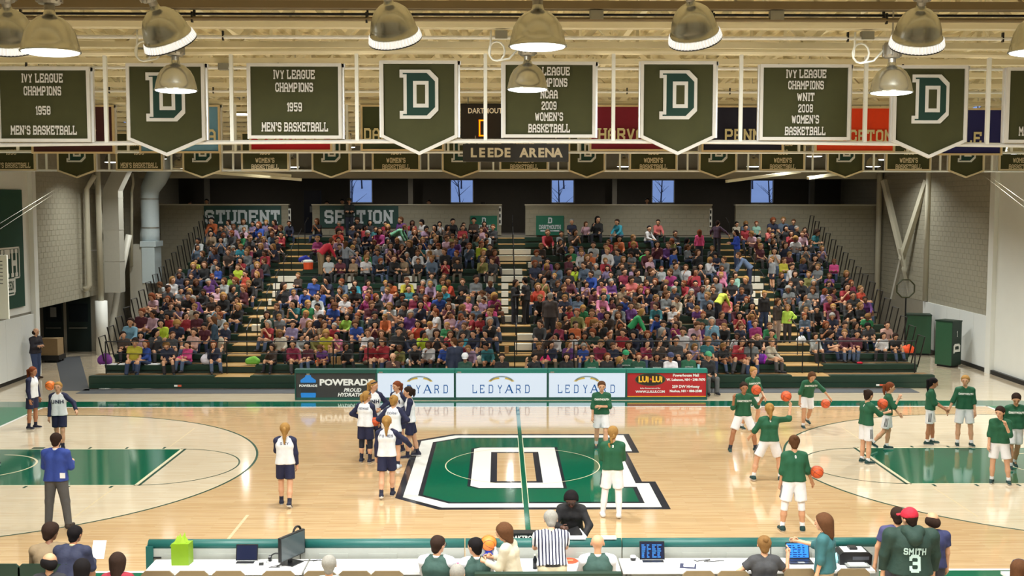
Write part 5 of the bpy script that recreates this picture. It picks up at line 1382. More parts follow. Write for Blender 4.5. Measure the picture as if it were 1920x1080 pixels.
    if hst != 'bald':
        cap = [CN(hc+u*.034*hh-f*.022*hh, hc+u*.03*hh+f*.004*hh, .104*hh, .098*hh), CN(hc-f*.03*hh+u*.01*hh, hc-f*.045*hh-u*.065*hh, .092*hh, .066*hh)]
        cl = [(hc+f*.068*hh+u*.045*hh, vn(f*.85-u*.6))]
        if hst in ('short', 'pony', 'bun', 'braid', 'curly', 'balding'):
            if hst == 'curly': cap = [CN(hc+u*.045*hh-f*.02*hh, hc+u*.045*hh+f*.01*hh, .12*hh, .112*hh), CN(hc-f*.03*hh, hc-f*.05*hh-u*.05*hh, .1*hh, .075*hh)]
            if hst == 'balding': cap = [CN(hc-f*.045*hh+u*.0*hh+hr*.03, hc-f*.045*hh-hr*.03-u*.03*hh, .085*hh, .085*hh), CN(hc-f*.02*hh+hr*.06*hh-u*.02*hh, hc-f*.02*hh-hr*.06*hh-u*.02*hh, .045*hh, .045*hh)]; cl = [(hc+u*.055*hh, u), (hc+f*.03*hh, f)]
            G('hair', cap, 'hair', .03, cl)
        tail = None
        if hst == 'pony':
            L = sp.get('tail', .26); r0 = hc-f*.10*hh+u*.05*hh; m1 = r0-f*.055+u*.0-np.array((0,0,.04)); m2 = m1-np.array((0,0,L*.55))+f*.0-f*.0; m3 = m2-np.array((0,0,L*.45))+f*.01
            tail = [CN(r0, m1, .026, .036), CN(m1, m2, .038, .036), CN(m2, m3, .036, .018)]
        elif hst == 'bun': tail = [CN(hc-f*.1*hh+u*.075*hh, hc-f*.115*hh+u*.085*hh, .042*hh, .04*hh)]
        elif hst == 'braid':
            r0 = hc-f*.1*hh-u*.02*hh; tail = []
            for i in range(7): p_ = r0-f*.03-np.array((0,0,.055*(i+.5)))+hr*(.016 if i % 2 else -.016)+sx*sp.get('braidx', 0)*i*.02; tail.append(CN(p_, p_-np.array((0,0,.03)), .03-.002*i, .028-.002*i))
        elif hst in ('long', 'mid'):
            L = sp.get('tail', .30 if hst == 'long' else .16)
            vo = sp.get('vol', 1.)
            cap += [CN(hc-f*.04*hh, hc-f*.075*hh-np.array((0,0,L)), .095*hh*vo, .075*hh*vo)]
            for q in (1, -1): cap += [CN(hc+hr*q*.068*hh+u*.02*hh-f*.01, hc+hr*q*.082*hh-f*.03*hh-np.array((0,0,L*.85)), .045*hh*vo, .042*hh*vo)]
            G('hair', cap, 'hair', .035, [(hc+f*.066*hh+u*.04*hh, vn(f*.85-u*.5))])
        if tail: G('ponytail' if hst != 'bun' else 'hair_bun', tail, 'hair', .02, rs=min(res, .016) if not lowfi else res)
    if sp.get('cap'):
        G('cap', [CN(hc+u*.045*hh-f*.016*hh, hc+u*.04*hh+f*.004*hh, .116*hh, .108*hh), CN(hc-f*.01*hh+u*.03*hh, hc+f*.0*hh+u*.03*hh, .112*hh, .11*hh)], 'cap', .02, [(hc+u*.02*hh, -u)])
        brim = MB(); vs = []
        for i in range(9):
            a = R(-70+17.5*i); vs.append(hc+u*.033*hh+f*(.07+.125*math.cos(a))*hh+hr*.095*math.sin(a)*hh)
        n = len(vs); brim.add(vs+[v+u*.014 for v in vs], [tuple(range(n-1, -1, -1)), tuple(range(n, 2*n))]+[(i, (i+1) % n, (i+1) % n+n, i+n) for i in range(n)]); out.append(('cap_brim', brim, ['cap']))
    if sp.get('headband'): G('headband', [CN(hc+u*.05*hh+f*.002, hc+u*.072*hh-f*.012, .108*hh, .106*hh, 1, 1)], 'band', .005, rs=.014)
    if sp.get('glasses'):
        m = MB()
        for q in (1, -1):
            c = hc+f*.108*hh+hr*q*.036*hh; m.tube([c+hr*.026*math.cos(R(t))+u*.02*math.sin(R(t)) for t in range(0, 361, 45)], .004, 4); m.tube([c+hr*q*.026, hc+hr*q*.1*hh-f*.01], .004, 4)
        out.append(('glasses', m, ['dark']))
    return out, J, top, bot
SKIN = [M('skin_fair', (206, 156, 124), .55, var=.05, scale=20), M('skin_light', (194, 144, 110), .55, var=.05, scale=20), M('skin_tan', (164, 112, 80), .55, var=.05, scale=20), M('skin_brown', (120, 78, 56), .55, var=.05, scale=20), M('skin_deep', (84, 54, 42), .55, var=.05, scale=20)]
HAIRC = {'blond': (156, 118, 66), 'dkblond': (120, 88, 52), 'brown': (84, 54, 34), 'dkbrown': (46, 32, 26), 'black': (22, 18, 20), 'auburn': (112, 58, 34), 'grey': (136, 132, 126), 'white': (190, 186, 176)}
def hairmat(c): return M('hair_'+c, HAIRC[c], .85, var=.25, scale=40, spec=.15)
EYE = M('eye_dark', (40, 28, 24), .4); LIP = M('lips', (176, 92, 84), .5)
def cloth(c): return M('cloth_%d_%d_%d' % c, c, .8, var=.10, scale=9, bump=.7)
NAVY, UNHW, DGREEN, DWHITE = (24, 28, 62), (224, 226, 232), (24, 84, 56), (226, 224, 228)
def person(label, x, y, rz, sp, group=None, feet_z=0., Y=None, cat='person', pos=None):
    """a figure standing with its feet at picture point (x, y) on the plane feet_z"""
    if pos is None:
        p = at_z(x, y, feet_z) if Y is None else at_y(x, y, Y)
        pos = (p[0], p[1], feet_z)
    parts, J, top, bot = person_parts(sp, sp.get('res', .0165))
    mm = {'skin': SKIN[sp.get('skin', 0)], 'dark': EYE, 'lip': LIP, 'top': cloth(sp.get('top', NAVY)), 'sleeve': cloth(sp.get('sleeve_mat') or NAVY), 'bottom': cloth(sp.get('bot', (40, 44, 60))), 'sock': cloth(sp.get('sockc', (30, 32, 48))),
          'shoe': cloth(sp.get('shoe', (28, 30, 40))), 'sole': WHITE_C, 'hair': hairmat(sp.get('hairc', 'brown')), 'pad': cloth((22, 24, 40)), 'legging': cloth((226, 222, 226)), 'cap': cloth(sp.get('cap') or NAVY), 'band': cloth((30, 32, 60)), 'collar': cloth(sp.get('collar') or DWHITE)}
    root = None
    for nm, m, ks in parts:
        o = m.build('person' if root is None else nm, [mm[k] for k in ks], root, pos if root is None else (0,0,0), rz if root is None else 0., smooth=True)
        if root is None: root = o
    tag(root, label, cat, group)
    def proj(vf, c, d, mb, mat, name):
        tree = BVHTree.FromPolygons(mb.v, mb.f); vs = []; v0 = []; f0 = []
        for q_ in vf[1]:
            a_, b_, c_, d_ = [np.array(vf[0][i]) for i in q_]; o_ = len(v0); n_ = 3
            for i in range(n_+1):
                for j in range(n_+1): v0.append(a_*(1-i/n_)*(1-j/n_)+b_*(i/n_)*(1-j/n_)+c_*(i/n_)*(j/n_)+d_*(1-i/n_)*(j/n_))
            f0 += [(o_+i*(n_+1)+j, o_+(i+1)*(n_+1)+j, o_+(i+1)*(n_+1)+j+1, o_+i*(n_+1)+j+1) for i in range(n_) for j in range(n_)]
        vf = ([tuple(v) for v in v0], f0)
        for v in vf[0]:
            o = Vector(c)+Vector(v); h = tree.ray_cast(o-Vector(d)*.6, Vector(d), 1.5)
            if h[0] is None: h = (Vector(o)+Vector(d)*.05,)
            vs.append(tuple(h[0]-Vector(d)*(.006+abs(v[1]) if abs(v[1]) < .01 else .006)))
        MB().add(vs, vf[1]).build(name, mat, root)
    s = J['s']
    for (txt, side, hz, size, col, kw) in sp.get('text', ()):
        vf = block_text(txt, size, **kw) if kw.pop('block', True) else font_text(txt, size, .004)
        c = J['pel']+J['sd']*hz*s
        if side == 'front': d = (0, 1, 0); vv = vf[0]
        else: d = (0, -1, 0); vv = [(-v[0], v[1], v[2]) for v in vf[0]]
        proj((vv, vf[1]), c, d, top, cloth(col), 'lettering')
    if sp.get('stripes'):
        for nm, q in (('L', 1), ('R', -1)):
            if nm not in sp['stripes']: continue
            hip, kn = J['hip'+nm], J['kn'+nm]; e = hip+(kn-hip)*.70; st = hip+(kn-hip)*.18
            for k in (-1, 0, 1):
                vs = [st+(e-st)*t+np.array((0, k*.03+w, 0)) for t, w in ((0,-.006),(0,.006),(1,.008),(1,-.008))]
                proj(([tuple(v) for v in vs], [(0,1,2,3)]), (0,0,0), (-q, 0, 0), bot, cloth((40, 42, 52)), 'stripe')
    return root, J
def wpt(root, p):
    c, s_ = math.cos(root.rotation_euler.z), math.sin(root.rotation_euler.z); l = root.location
    return np.array((l.x+p[0]*c-p[1]*s_, l.y+p[0]*s_+p[1]*c, l.z+p[2]))
BALLM = M('basketball_orange', (206, 84, 40), .55, var=.1, scale=60, bump=.1); BALLB = M('basketball_bright', (236, 120, 40), .5, var=.08, scale=60, bump=.1)
def ball(label, P, r=.12, mat=BALLM, rot=(.3, .5, .2), cat='basketball'):
    n = 20; prof = [(max(r*math.sin(math.pi*i/12), .0005), -r*math.cos(math.pi*i/12)) for i in range(13)]
    o = MB().lathe(prof, n).build('basketball', mat, None, tuple(P), smooth=True); o.rotation_euler = rot; tag(o, label, cat, 'basketballs')
    m = MB()
    for pl in range(2): m.tube([((r*1.003)*math.cos(R(a)), (r*1.003)*math.sin(R(a)), 0) if pl == 0 else ((r*1.003)*math.cos(R(a)), 0, (r*1.003)*math.sin(R(a))) for a in range(0, 361, 15)], r*.025, 4)
    for sg in (-1, 1): m.tube([(r*1.003*math.cos(R(a))*.72, sg*r*.7*(.55+.45*abs(math.cos(R(a)))), r*1.003*math.sin(R(a))*.9) if False else tuple(np.array((math.cos(R(a))*.75, sg*.66, math.sin(R(a))*.75))/np.linalg.norm((.75, .66))*r*1.003) for a in range(0, 361, 15)], r*.025, 4)
    m.build('seam', BLACK_P, o); return o
# ================================================================== players and court people
def UN(**k):
    d = dict(top=UNHW, sleeve='long', sleeve_mat=NAVY, bottom='shorts', bot=NAVY, short_len=.80, sock=.30, sockc=(28, 30, 52), shoe=(26, 28, 50), sole=True, hair='pony', hairc='dkblond', h=1.74, hem=.06); d.update(k); return d
def DA(**k):
    d = dict(top=DGREEN, sleeve='three', bottom='shorts', bot=DWHITE, short_len=.84, sock=.20, sockc=(222, 220, 224), shoe=(20, 54, 54), sole=True, hair='pony', hairc='brown', h=1.76, hem=.03); d.update(k); return d
GU, GD = 'players in white and navy', 'players in green and white'
TW = (236, 236, 232)
UNH = lambda: ('UNH', 'front', .30, .095, NAVY, dict(w=1.5, cond=1.25, serif=False, sp=1.6))
BK = lambda t: (t, 'back', .385, .05, (60, 62, 92), dict(w=1.2, cond=1.2, serif=False, sp=1.8))
DT = lambda: ('DARTMOUTH', 'front', .34, .05, TW, dict(w=1.5, cond=.92, serif=False, sp=1.3))
BKD = lambda: ('O', 'back', .42, .05, TW, dict(w=1.9, cond=.8, serif=False))
walk1, walk2 = ((.03,.22,-1),(.0,.05,-1)), ((.03,-.18,-1),(.0,-.4,-1), .55)
person('white and navy player at far left facing right with long auburn ponytail', 62, 804, R(80), UN(hair='pony', tail=.42, hairc='auburn', skin=2, armL='down', armR='down', legL=((.03,.06,-1),(.0,-.02,-1)), legR=((.03,-.06,-1),(0,-.08,-1)), hpitch=4), GU)
person('white and navy player walking toward the camera below the airborne ball', 113, 842, R(4), UN(hair='bun', hairc='blond', armL='side', armR='down', legL=walk1, legR=walk2, text=[UNH()], hpitch=-4), GU)
person('player at the left picture edge with only one leg in view', -24, 868, R(80), UN(legR=((.03,.42,-1),(.0,.25,-1)), legL=((.03,-.25,-1),(.0,-.5,-1), .5)), GU)
person('white and navy player with blond ponytail walking away alone at left centre', 536, 948, R(184), UN(hairc='blond', tail=.30, armL='mouth', armR='down', legL=walk1, legR=walk2, text=[BK('S EY')], hpitch=3), GU)
r5, j5 = person('white and navy player with dark knee pads at the left of the huddle', 686, 867, R(160), UN(hairc='blond', hair='pony', tail=.16, headband=1, kneepad=1, sock=.45, armL='hips', armR='swing', hyaw=-35, text=[BK('KENNE')], bulk=1.06), GU)
person('huddle player in a dark headband facing the camera with UNH on the shirt', 699, 850, R(14), UN(hairc='blond', headband=1, h=1.86, kneepad=1, sock=.42, armL='hips', armR='hold', hyaw=50, text=[UNH()]), GU)
person('huddle player seen from behind with one hand on the hip', 738, 878, R(170), UN(hairc='blond', hair='bun', h=1.74, armR='hips', armL='hips', hyaw=-20, text=[BK('CORNI')], shoe=(190, 196, 206)), GU)
person('huddle player with brown ponytail half hidden facing left', 748, 846, R(-38), UN(hairc='auburn', tail=.18, h=1.80, armL='hips', armR='down', hyaw=-10, text=[UNH()]), GU)
person('huddle player at right facing left with a dark ponytail', 770, 858, R(-82), UN(hairc='dkbrown', tail=.15, h=1.78, armL='hold', armR='hold', legL=((.03,.12,-1),(0,.08,-1)), legR=((.05,-.2,-1),(0,-.25,-1)), text=[BK('MC')]), GU)
person('nearest huddle player from behind with a long blond ponytail', 726, 932, R(180), UN(hairc='blond', tail=.30, h=1.76, armL='down', armR='side', legL=walk2, legR=walk1, text=[BK('FO RES')]), GU)
ball('basketball hanging in the air at far left above a player', at_y(94, 723, 2.6), .125, BALLB)
ball('basketball held at the hip in the white and navy huddle', at_y(703, 790, .35), .12)

person('green player walking toward the camera above the centre logo', 1127, 843, R(0), DA(hair='short', hairc='brown', h=1.78, armL='cross', armR='down', legL=walk1, legR=walk2, text=[DT()], shoe=(30, 54, 52), sock=.26), GD)
person('green player with a long blond braid and white leggings seen from behind', 1148, 969, R(176), DA(hair='braid', hairc='blond', braidx=1, h=1.84, leggings='long', shoe=(222, 220, 222), sockc=(226, 224, 226), armL='lap', armR='lap', legL=((.12,.02,-1),(.1,-.05,-1)), legR=((.06,-.02,-1),(.02,-.25,-1), .4), text=[BKD()], stripes='L'), GD)
WIDE = ((.40,.18,-1),(.16,-.10,-1))
person('green player facing the camera with legs spread, ball held at her shoulder', 1392, 846, R(2), DA(skin=2, hairc='dkbrown', hair='bun', h=1.82, sw=.17, armR=((.35,.25,-.9),(.05,.45,1)), armL=((.45,.4,-.7),(.25,.6,.75)), legL=WIDE, legR=WIDE, text=[DT()], sock=.26, sockc=(40, 44, 58)), GD)
person('blond green player partly hidden behind the player holding a ball', 1409, 803, R(25), DA(hairc='blond', hair='bun', h=1.76, armL='swing', armR='down', legL=((.25,.1,-1),(.1,-.3,-1)), legR=((.3,.0,-1),(.2,-.1,-1)), text=[DT()]), GD)
person('green player from behind raising a ball on her right hand', 1441, 902, R(180), DA(hairc='blond', tail=.24, h=1.80, armR=((.9,.15,.05),(.15,.25,1)), armL=((.5,.2,-.9),(.2,.5,-.5)), legL=((.42,.1,-1),(.18,-.05,-1)), legR=((.34,.1,-1),(.08,-.05,-1)), text=[BKD()], stripes='LR', sock=.26, bulk=1.05), GD)
person('green player leaning over a low dribble near the far sideline', 1511, 801, R(8), DA(hairc='brown', hair='mid', h=1.74, lean=30, skin=1, armL=((.75,.35,-.75),(.55,.3,-.75)), armR=((.45,.05,-1),(.1,.1,-1)), legR=((.1,.38,-1),(.02,-.05,-1)), legL=((.12,-.1,-1),(.1,-.7,-.8), .4), text=[DT()], hpitch=25), GD)
person('tall green player from behind with white knee sleeves holding a ball low', 1487, 996, R(180), DA(hairc='brown', hair='bun', h=1.86, leggings='knee', skin=1, armR=((.3,.05,-1),(.35,.3,-.75)), armL='down', legL=((.16,.02,-1),(.1,-.03,-1)), legR=((.12,.0,-1),(.06,-.03,-1)), text=[BKD()], stripes='L', bulk=1.05, sock=.26), GD)
person('green player in profile holding out a ball beside the right key', 1622, 869, R(108), DA(hairc='dkbrown', hair='bun', h=1.80, armL='fwd', armR='fwd', legL='st', legR='st', stripes='R', text=[BKD()]), GD)
person('green player with curly ponytail walking right behind the ball', 1662, 843, R(72), DA(hairc='auburn', tail=.22, h=1.74, armR='mouth', armL='swing', legL=((.02,.1,-1),(0,-.1,-1)), legR=((.02,-.15,-1),(0,-.7,-.8), .5), stripes='RL'), GD)
person('green player with long black ponytail facing right and reaching out a hand', 1742, 833, R(72), DA(hairc='black', tail=.30, skin=2, h=1.76, armL=((.1,.35,-1),(.05,.9,-.7)), armR=((.1,.3,-1),(.0,.9,-.5)), legL=((.03,.15,-1),(0,.05,-1)), legR=((.03,-.05,-1),(0,-.1,-1)), stripes='RL', hpitch=14), GD)
person('tall blond green player facing the camera and touching hands', 1806, 836, R(-8), DA(hairc='blond', tail=.2, h=1.86, armR=((.40,.05,-1),(.45,.2,-.9)), armL='down', legL=((.14,.05,-1),(.08,0,-1)), legR=((.10,.02,-1),(.03,0,-1)), text=[DT()], hyaw=-20), GD)
person('green player at right with a hand raised to her chin', 1872, 906, R(-22), DA(hairc='dkbrown', tail=.2, h=1.76, armL=((.12,.35,-1),(-.4,.35,1)), armR='down', legL=((.16,.08,-1),(.12,.0,-1)), legR=((.10,.02,-1),(.02,.0,-1)), stripes='L', hyaw=-25, hpitch=14), GD)
person('green player looking down at the right picture edge', 1900, 878, R(-6), DA(hairc='dkbrown', tail=.24, h=1.84, skin=1, armL='down', armR='back', legL=walk2, legR=walk1, text=[DT()], hpitch=28, hyaw=-15), GD)
ball('basketball held at shoulder height by the wide-stance green player', at_y(1418, 731, 1.1), .125)
ball('basketball raised on one hand right of the wide-stance player', at_y(1474, 743, -1.75), .118)
ball('basketball being dribbled low near the far sideline', at_y(1548, 757, 3.75), .125)
ball('basketball held low beside the tall green player at near right', at_y(1532, 885, -5.5), .12)
ball('basketball held out in both hands beside the right key', at_y(1655, 757, .25), .125)
r, j = person('man in a blue sweater and grey trousers standing with his back turned', 108, 990, R(176), dict(h=1.86, top=(40, 62, 140), sleeve='long', bottom='trousers', bot=(78, 76, 76), hair='short', hairc='dkbrown', collar=DWHITE, armL='hold', armR='hold', legL=((.12,.02,-1),(.06,-.03,-1)), legR=((.16,.02,-1),(.12,-.03,-1)), bulk=1.12, sw=.19, shoe=(50, 40, 34)))
MB().box(-.24, -.14, .128, .136, 1.0, 1.1).build('pocket_paper', PAPER, r)
person('man in a black shirt and jeans leaning on the left wall pad', 68, 710, R(70), dict(h=1.82, top=(38, 34, 44), sleeve='long', bottom='trousers', bot=(52, 66, 100), hair='balding', hairc='dkbrown', armL='cross', armR='cross', bulk=1.14, sw=.19, shoe=(66, 46, 34), legR=((.05,.15,-1),(0,.1,-1))))
# ------------------------------------------------------------------ scorers' table crew (seated unless said otherwise)
def seated(label, x, Y, rz, zs=.47, **k):
    d = dict(seated=True, legL='chair', legR='chair', h=1.76, hem=.0); d.update(k)
    if Y < -9.9:
        c = thing('folding_chair', 'dark chair under the '+' '.join(label.split()[:11]), 'chair', (at_y(x, 1030, Y)[0], Y, 0), rz, 'chairs of the table crew')
        part('seat', MB().box(-.21, .21, -.25, .2, .42, .463), BLACK_P, c); part('backrest', MB().box(-.19, .19, .2, .225, .55, .80), BLACK_P, c)
        for sx in (-.19, .19):
            for sy in (-.22, .21): part('leg', MB().tube([(sx, sy, 0), (sx, sy, .42 if sy < 0 else .78)], .012, 5), BLACK_M, c)
    return person(label, 0, 0, rz, d, None, pos=(at_y(x, 1030, Y)[0], Y, zs))
VEST = (44, 72, 66)
def vest(**k): return dict(top=VEST, sleeve='long', sleeve_mat=(212, 214, 226), collar=(222, 222, 230), **k)
seated('man with glasses in a green vest at the table', 818, -10.3, R(172), h=1.82, hair='short', hairc='dkbrown', glasses=1, armL='table', armR='table', hyaw=-38, bulk=1.15, sw=.185, **vest())
seated('dark haired man in a green vest left of the orange ball', 894, -10.28, R(186), h=1.74, hair='short', hairc='black', skin=1, armL='table', armR='table', hyaw=48, bulk=1.08, sw=.18, **vest())
seated('bald man in a green vest at the table right of the referee', 1121, -10.24, R(180), h=1.80, hair='bald', skin=1, armL='table', armR='table', bulk=1.18, sw=.19, **vest())
seated('woman in a dark grey tee with both arms spread at the table', 1434, -10.2, R(180), h=1.72, hair='bun', hairc='dkblond', top=(56, 56, 60), sleeve='short', armL=((.8,.1,-.7),(.9,.2,-.6)), armR=((.7,.2,-.75),(.15,.35,.95)), bulk=1.08)
person('woman in a beige cardigan with long wavy hair facing left', 0, 0, R(-112), dict(h=1.68, top=(186, 176, 156), sleeve='long', bot=(60, 58, 60), hair='long', vol=1.2, hairc='brown', armL='hold', armR='hold', lean=10, hpitch=22), pos=(at_y(962, 1030, -10.55)[0], -10.55, 0))
person('woman in a teal cardigan with curly brown hair beside the blue laptop', 0, 0, R(-118), dict(h=1.72, top=(44, 92, 98), sleeve='three', bottom='trousers', bot=(186, 166, 140), hair='mid', tail=.19, vol=1.35, hairc='brown', armL='down', armR=((.2,.6,-.7),(.0,1,.1)), bulk=1.18, sw=.18), pos=(at_y(1548, 1030, -10.25)[0], -10.25, 0))
person('large man in a dark green SMITH 3 hoodie and red cap', 0, 0, R(176), dict(h=1.86, top=(22, 48, 40), sleeve='long', bottom='trousers', bot=(40, 42, 50), hair='short', hairc='dkbrown', cap=(170, 16, 44), hyaw=38, hood=1, bulk=1.62, sw=.26, ease=.03, armL=((.28,.1,-1),(.0,.25,-1)), armR=((.28,.1,-1),(.0,.25,-1)),
       text=[('SMITH', 'back', .27, .10, (176, 200, 198), dict(w=1.5, cond=.80, serif=False, sp=1.3)), ('3', 'back', .11, .25, (176, 200, 198), dict(w=1.4, cond=.85, serif=False))]), pos=(at_y(1708, 1030, -10.55)[0], -10.55, 0))
person('man in a purple tee half hidden left of the red cap', 0, 0, R(170), dict(h=1.72, top=(62, 60, 100), sleeve='short', bottom='trousers', bot=(60, 60, 70), hair='short', hairc='dkbrown', skin=1, bulk=1.15, sw=.185, armL=((.35,.1,-1),(.1,.1,-1)), armR='down'), pos=(at_y(1673, 1030, -9.75)[0], -9.95, 0))
person('balding man in a navy shirt half hidden right of the red cap', 0, 0, R(176), dict(h=1.64, top=(40, 44, 84), sleeve='short', bottom='trousers', bot=(50, 50, 60), hair='balding', hairc='dkbrown', skin=1, bulk=1.2, sw=.20), pos=(at_y(1748, 1030, -9.95)[0], -9.95, 0))
# referee with striped shirt
REF = bpy.data.materials.new('referee_stripes'); REF.use_nodes = True; _nt = REF.node_tree; _b = _nt.nodes['Principled BSDF']
_tc = _nt.nodes.new('ShaderNodeTexCoord'); _wv = _nt.nodes.new('ShaderNodeTexWave'); _wv.bands_direction = 'X'; _wv.inputs['Scale'].default_value = 6.6; _wv.inputs['Distortion'].default_value = .4; _wv.inputs['Detail Scale'].default_value = .5
_rp = _nt.nodes.new('ShaderNodeValToRGB'); _rp.color_ramp.interpolation = 'CONSTANT'; _rp.color_ramp.elements[0].color = (.015, .016, .045, 1); _rp.color_ramp.elements[1].position = .48; _rp.color_ramp.elements[1].color = (.82, .82, .86, 1)
_nt.links.new(_tc.outputs['Object'], _wv.inputs[0]); _nt.links.new(_wv.outputs[0], _rp.inputs[0]); _nt.links.new(_rp.outputs[0], _b.inputs['Base Color']); _b.inputs['Roughness'].default_value = .8
MATS['cloth_250_250_251'] = REF
r, j = person('referee in black and white stripes leaning over the table', 0, 0, R(182), dict(h=1.80, top=(250, 250, 251), sleeve='short', bottom='trousers', bot=(196, 186, 160), hair='short', hairc='grey', lean=24, armL='table', armR='table', bulk=1.16, sw=.185, hem=.0, hpitch=25), pos=(at_y(1035, 1030, -10.3)[0], -10.38, 0))
MB().lathe([(.165, 1.01), (.168, 1.05)], 20).build('belt', BLACK_P, r)
r, j = person('woman in a black sweater bending over a clipboard behind the table', 0, 0, R(-6), dict(h=1.76, top=(24, 22, 26), sleeve='long', bottom='trousers', bot=(34, 30, 34), hair='mid', tail=.10, hairc='black', skin=4, glasses=1, lean=22, hpitch=38, armL=((.45,.25,-.9),(-.3,.5,-.55)), armR=((.35,.25,-1),(-.4,.75,.1))), pos=(at_y(1072, 990, -8.5)[0], -8.5, 0))
p = wpt(r, j['wrL'])
t = thing('clipboard', 'black binder with white papers held by the woman in black', 'clipboard', (p[0]-.16, p[1]-.1, p[2]+.02), R(20))
part('papers', MB().add([(-.17,-.14,0),(.17,-.14,.06),(.17,.12,.12),(-.17,.12,.05),(-.17,-.14,-.015),(.17,-.14,.045),(.17,.12,.105),(-.17,.12,.035)], [(0,1,2,3),(7,6,5,4),(0,4,5,1),(1,5,6,2),(2,6,7,3),(3,7,4,0)]), PAPER, t)
part('binder', MB().add([(-.1,-.08,.03),(.12,-.08,.07),(.12,.1,.14),(-.1,.1,.09),(-.1,-.08,.06),(.12,-.08,.1),(.12,.1,.17),(-.1,.1,.12)], [(3,2,1,0),(4,5,6,7),(0,1,5,4),(1,2,6,5),(2,3,7,6),(3,0,4,7)]), BLACK_P, t)
# display ball on the table
p = on_table(916, 1046)
t = ball('large orange basketball on a blue stand at the table', (p[0], p[1]+.05, TZ+.22), .125, BALLB)
tag(MB().lathe([(.1, 0), (.1, .03), (.05, .08), (.07, .115), (.001, .11)], 16).build('ball_stand', M('blue_stand', (40, 60, 170), .4), None, (p[0], p[1]+.05, TZ)), 'blue stand under the large orange basketball', 'stand')
# bottom left bench
seated('man in a brown sweater leaning over on the left bench', 90, -9.72, R(198), h=1.84, top=(132, 112, 86), sleeve='long', hair='curly', hairc='dkbrown', skin=3, lean=24, hyaw=-50, armL='lap', armR='lap', bulk=1.15, sw=.19)
r, j = seated('man in a navy suit reading a sheet on the left bench', 127, -9.8, R(176), h=1.82, top=(36, 40, 66), sleeve='long', bot=(34, 38, 62), hair='short', hairc='black', skin=2, collar=(170, 160, 130), lean=20, armL='lap', armR='hold', bulk=1.2, sw=.20, hyaw=-20)
p = wpt(r, j['wrR'])
tag(MB().add([(-.1,-.02,-.02),(.1,-.02,-.02),(.12,.06,.24),(-.08,.06,.24),(-.1,-.01,-.02),(.1,-.01,-.02),(.12,.07,.24),(-.08,.07,.24)], [(0,1,2,3),(7,6,5,4),(0,3,7,4),(1,5,6,2),(2,6,7,3),(0,4,5,1)]).build('paper_sheet', PAPER, None, (p[0]+.05, p[1]+.05, p[2]+.03)), 'white sheet of paper held by the man in the navy suit', 'paper')
seated('balding man seen from behind at the lower left edge', 90, -10.95, R(182), h=1.74, top=(34, 34, 40), hair='balding', hairc='black', skin=1, armL='lap', armR='lap', bulk=1.1)
seated('black haired head between the balding man and the navy suit', 150, -11.15, R(175), h=1.70, top=(28, 26, 30), hair='long', hairc='black', armL='lap', armR='lap')
seated('person with long dark brown hair alone at the bottom left', 218, -10.9, R(182), h=1.72, top=(140, 26, 46), hair='long', tail=.34, hairc='dkbrown', armL='lap', armR='lap')
seated('grey haired man in pale blue at the bottom below the table', 616, -11.1, R(180), h=1.74, top=(176, 200, 210), hair='short', hairc='grey', armL='lap', armR='lap', skin=1)
seated('grey haired head at the bottom below the green vests', 857, -11.5, R(178), h=1.74, top=(50, 50, 56), hair='short', hairc='grey', armL='lap', armR='lap')
seated('person with a headset at the lower right corner', 1912, -11.3, R(150), h=1.70, top=(60, 44, 40), hair='mid', hairc='brown', headband=1, armL='lap', armR='lap')
# ------------------------------------------------------------------ bench people behind the display boards
BC = 0
def bench(label, x, Y=10.15, rz=0., **k):
    d = dict(seated=True, legL='chair', legR='chair', hem=.0, h=1.72, res=.02, armL='lap', armR='lap', bot=(30, 32, 38)); d.update(k)
    X = at_y(x, 675, Y)[0]
    person(label, 0, 0, rz, d, 'bench behind the display boards', pos=(X, Y, .46))
    c = thing('bench_chair', 'dark chair under the '+' '.join(label.split()[:11]), 'chair', (X, Y, 0), 0, 'bench chairs behind the boards')
    part('seat', MB().box(-.21, .21, -.25, .2, .41, .455), BLACK_P, c); part('backrest', MB().box(-.21, .21, .19, .22, .55, .85), BLACK_P, c)
    for sx in (-.19, .19):
        for sy in (-.22, .2): part('leg', MB().tube([(sx, sy, 0), (sx, sy, .42 if sy < 0 else .8)], .012, 5), BLACK_M, c)
DTB = lambda: ('DARTMOUTH', 'front', .30, .05, (200, 206, 200), dict(w=1.5, cond=.7, serif=False, sp=1.2))
bench('bench person in brown with a hand on the forehead', 737, 10.1, 0, top=(70, 44, 40), hair='balding', hairc='brown', armL='mouth', bulk=1.1)
bench('bench person in a white cap and green top', 872, 10.0, 0, top=(40, 76, 64), cap=(226, 226, 232), hairc='dkbrown', hpitch=20)
bench('dark haired woman in black left of the centre aisle', 941, 10.0, 0, top=(26, 24, 28), hair='pony', hairc='dkbrown', sleeve='short')
bench('bench man waving beside the centre aisle', 1000, 10.0, R(35), top=(28, 28, 34), hair='short', hairc='black', sleeve='short', armR=((.7,.3,-.3),(.1,.3,1)))
bench('woman in a black jacket with long hair on the bench', 1062, 10.1, 0, top=(28, 26, 30), hair='long', hairc='dkbrown')
bench('bench player in a green hoodie and glasses, leftmost hoodie', 1109, 10.1, 0, top=(22, 78, 56), hair='pony', hairc='dkbrown', glasses=1, text=[DTB()], hood=1)
bench('bench person in a black coat with auburn hair', 1138, 10.1, R(10), top=(34, 30, 32), hair='long', hairc='auburn')
bench('bench child with blond hair turned aside', 1160, 10.1, R(70), h=1.45, top=(30, 34, 44), hair='long', hairc='blond')
bench('bench player in a green cap and green hoodie', 1173, 10.6, 0, top=(22, 78, 56), cap=(34, 140, 90), hairc='brown', text=[DTB()])
bench('fair haired bench player in a dark green hoodie', 1197, 10.1, 0, top=(24, 66, 48), hair='short', hairc='auburn', text=[DTB()])
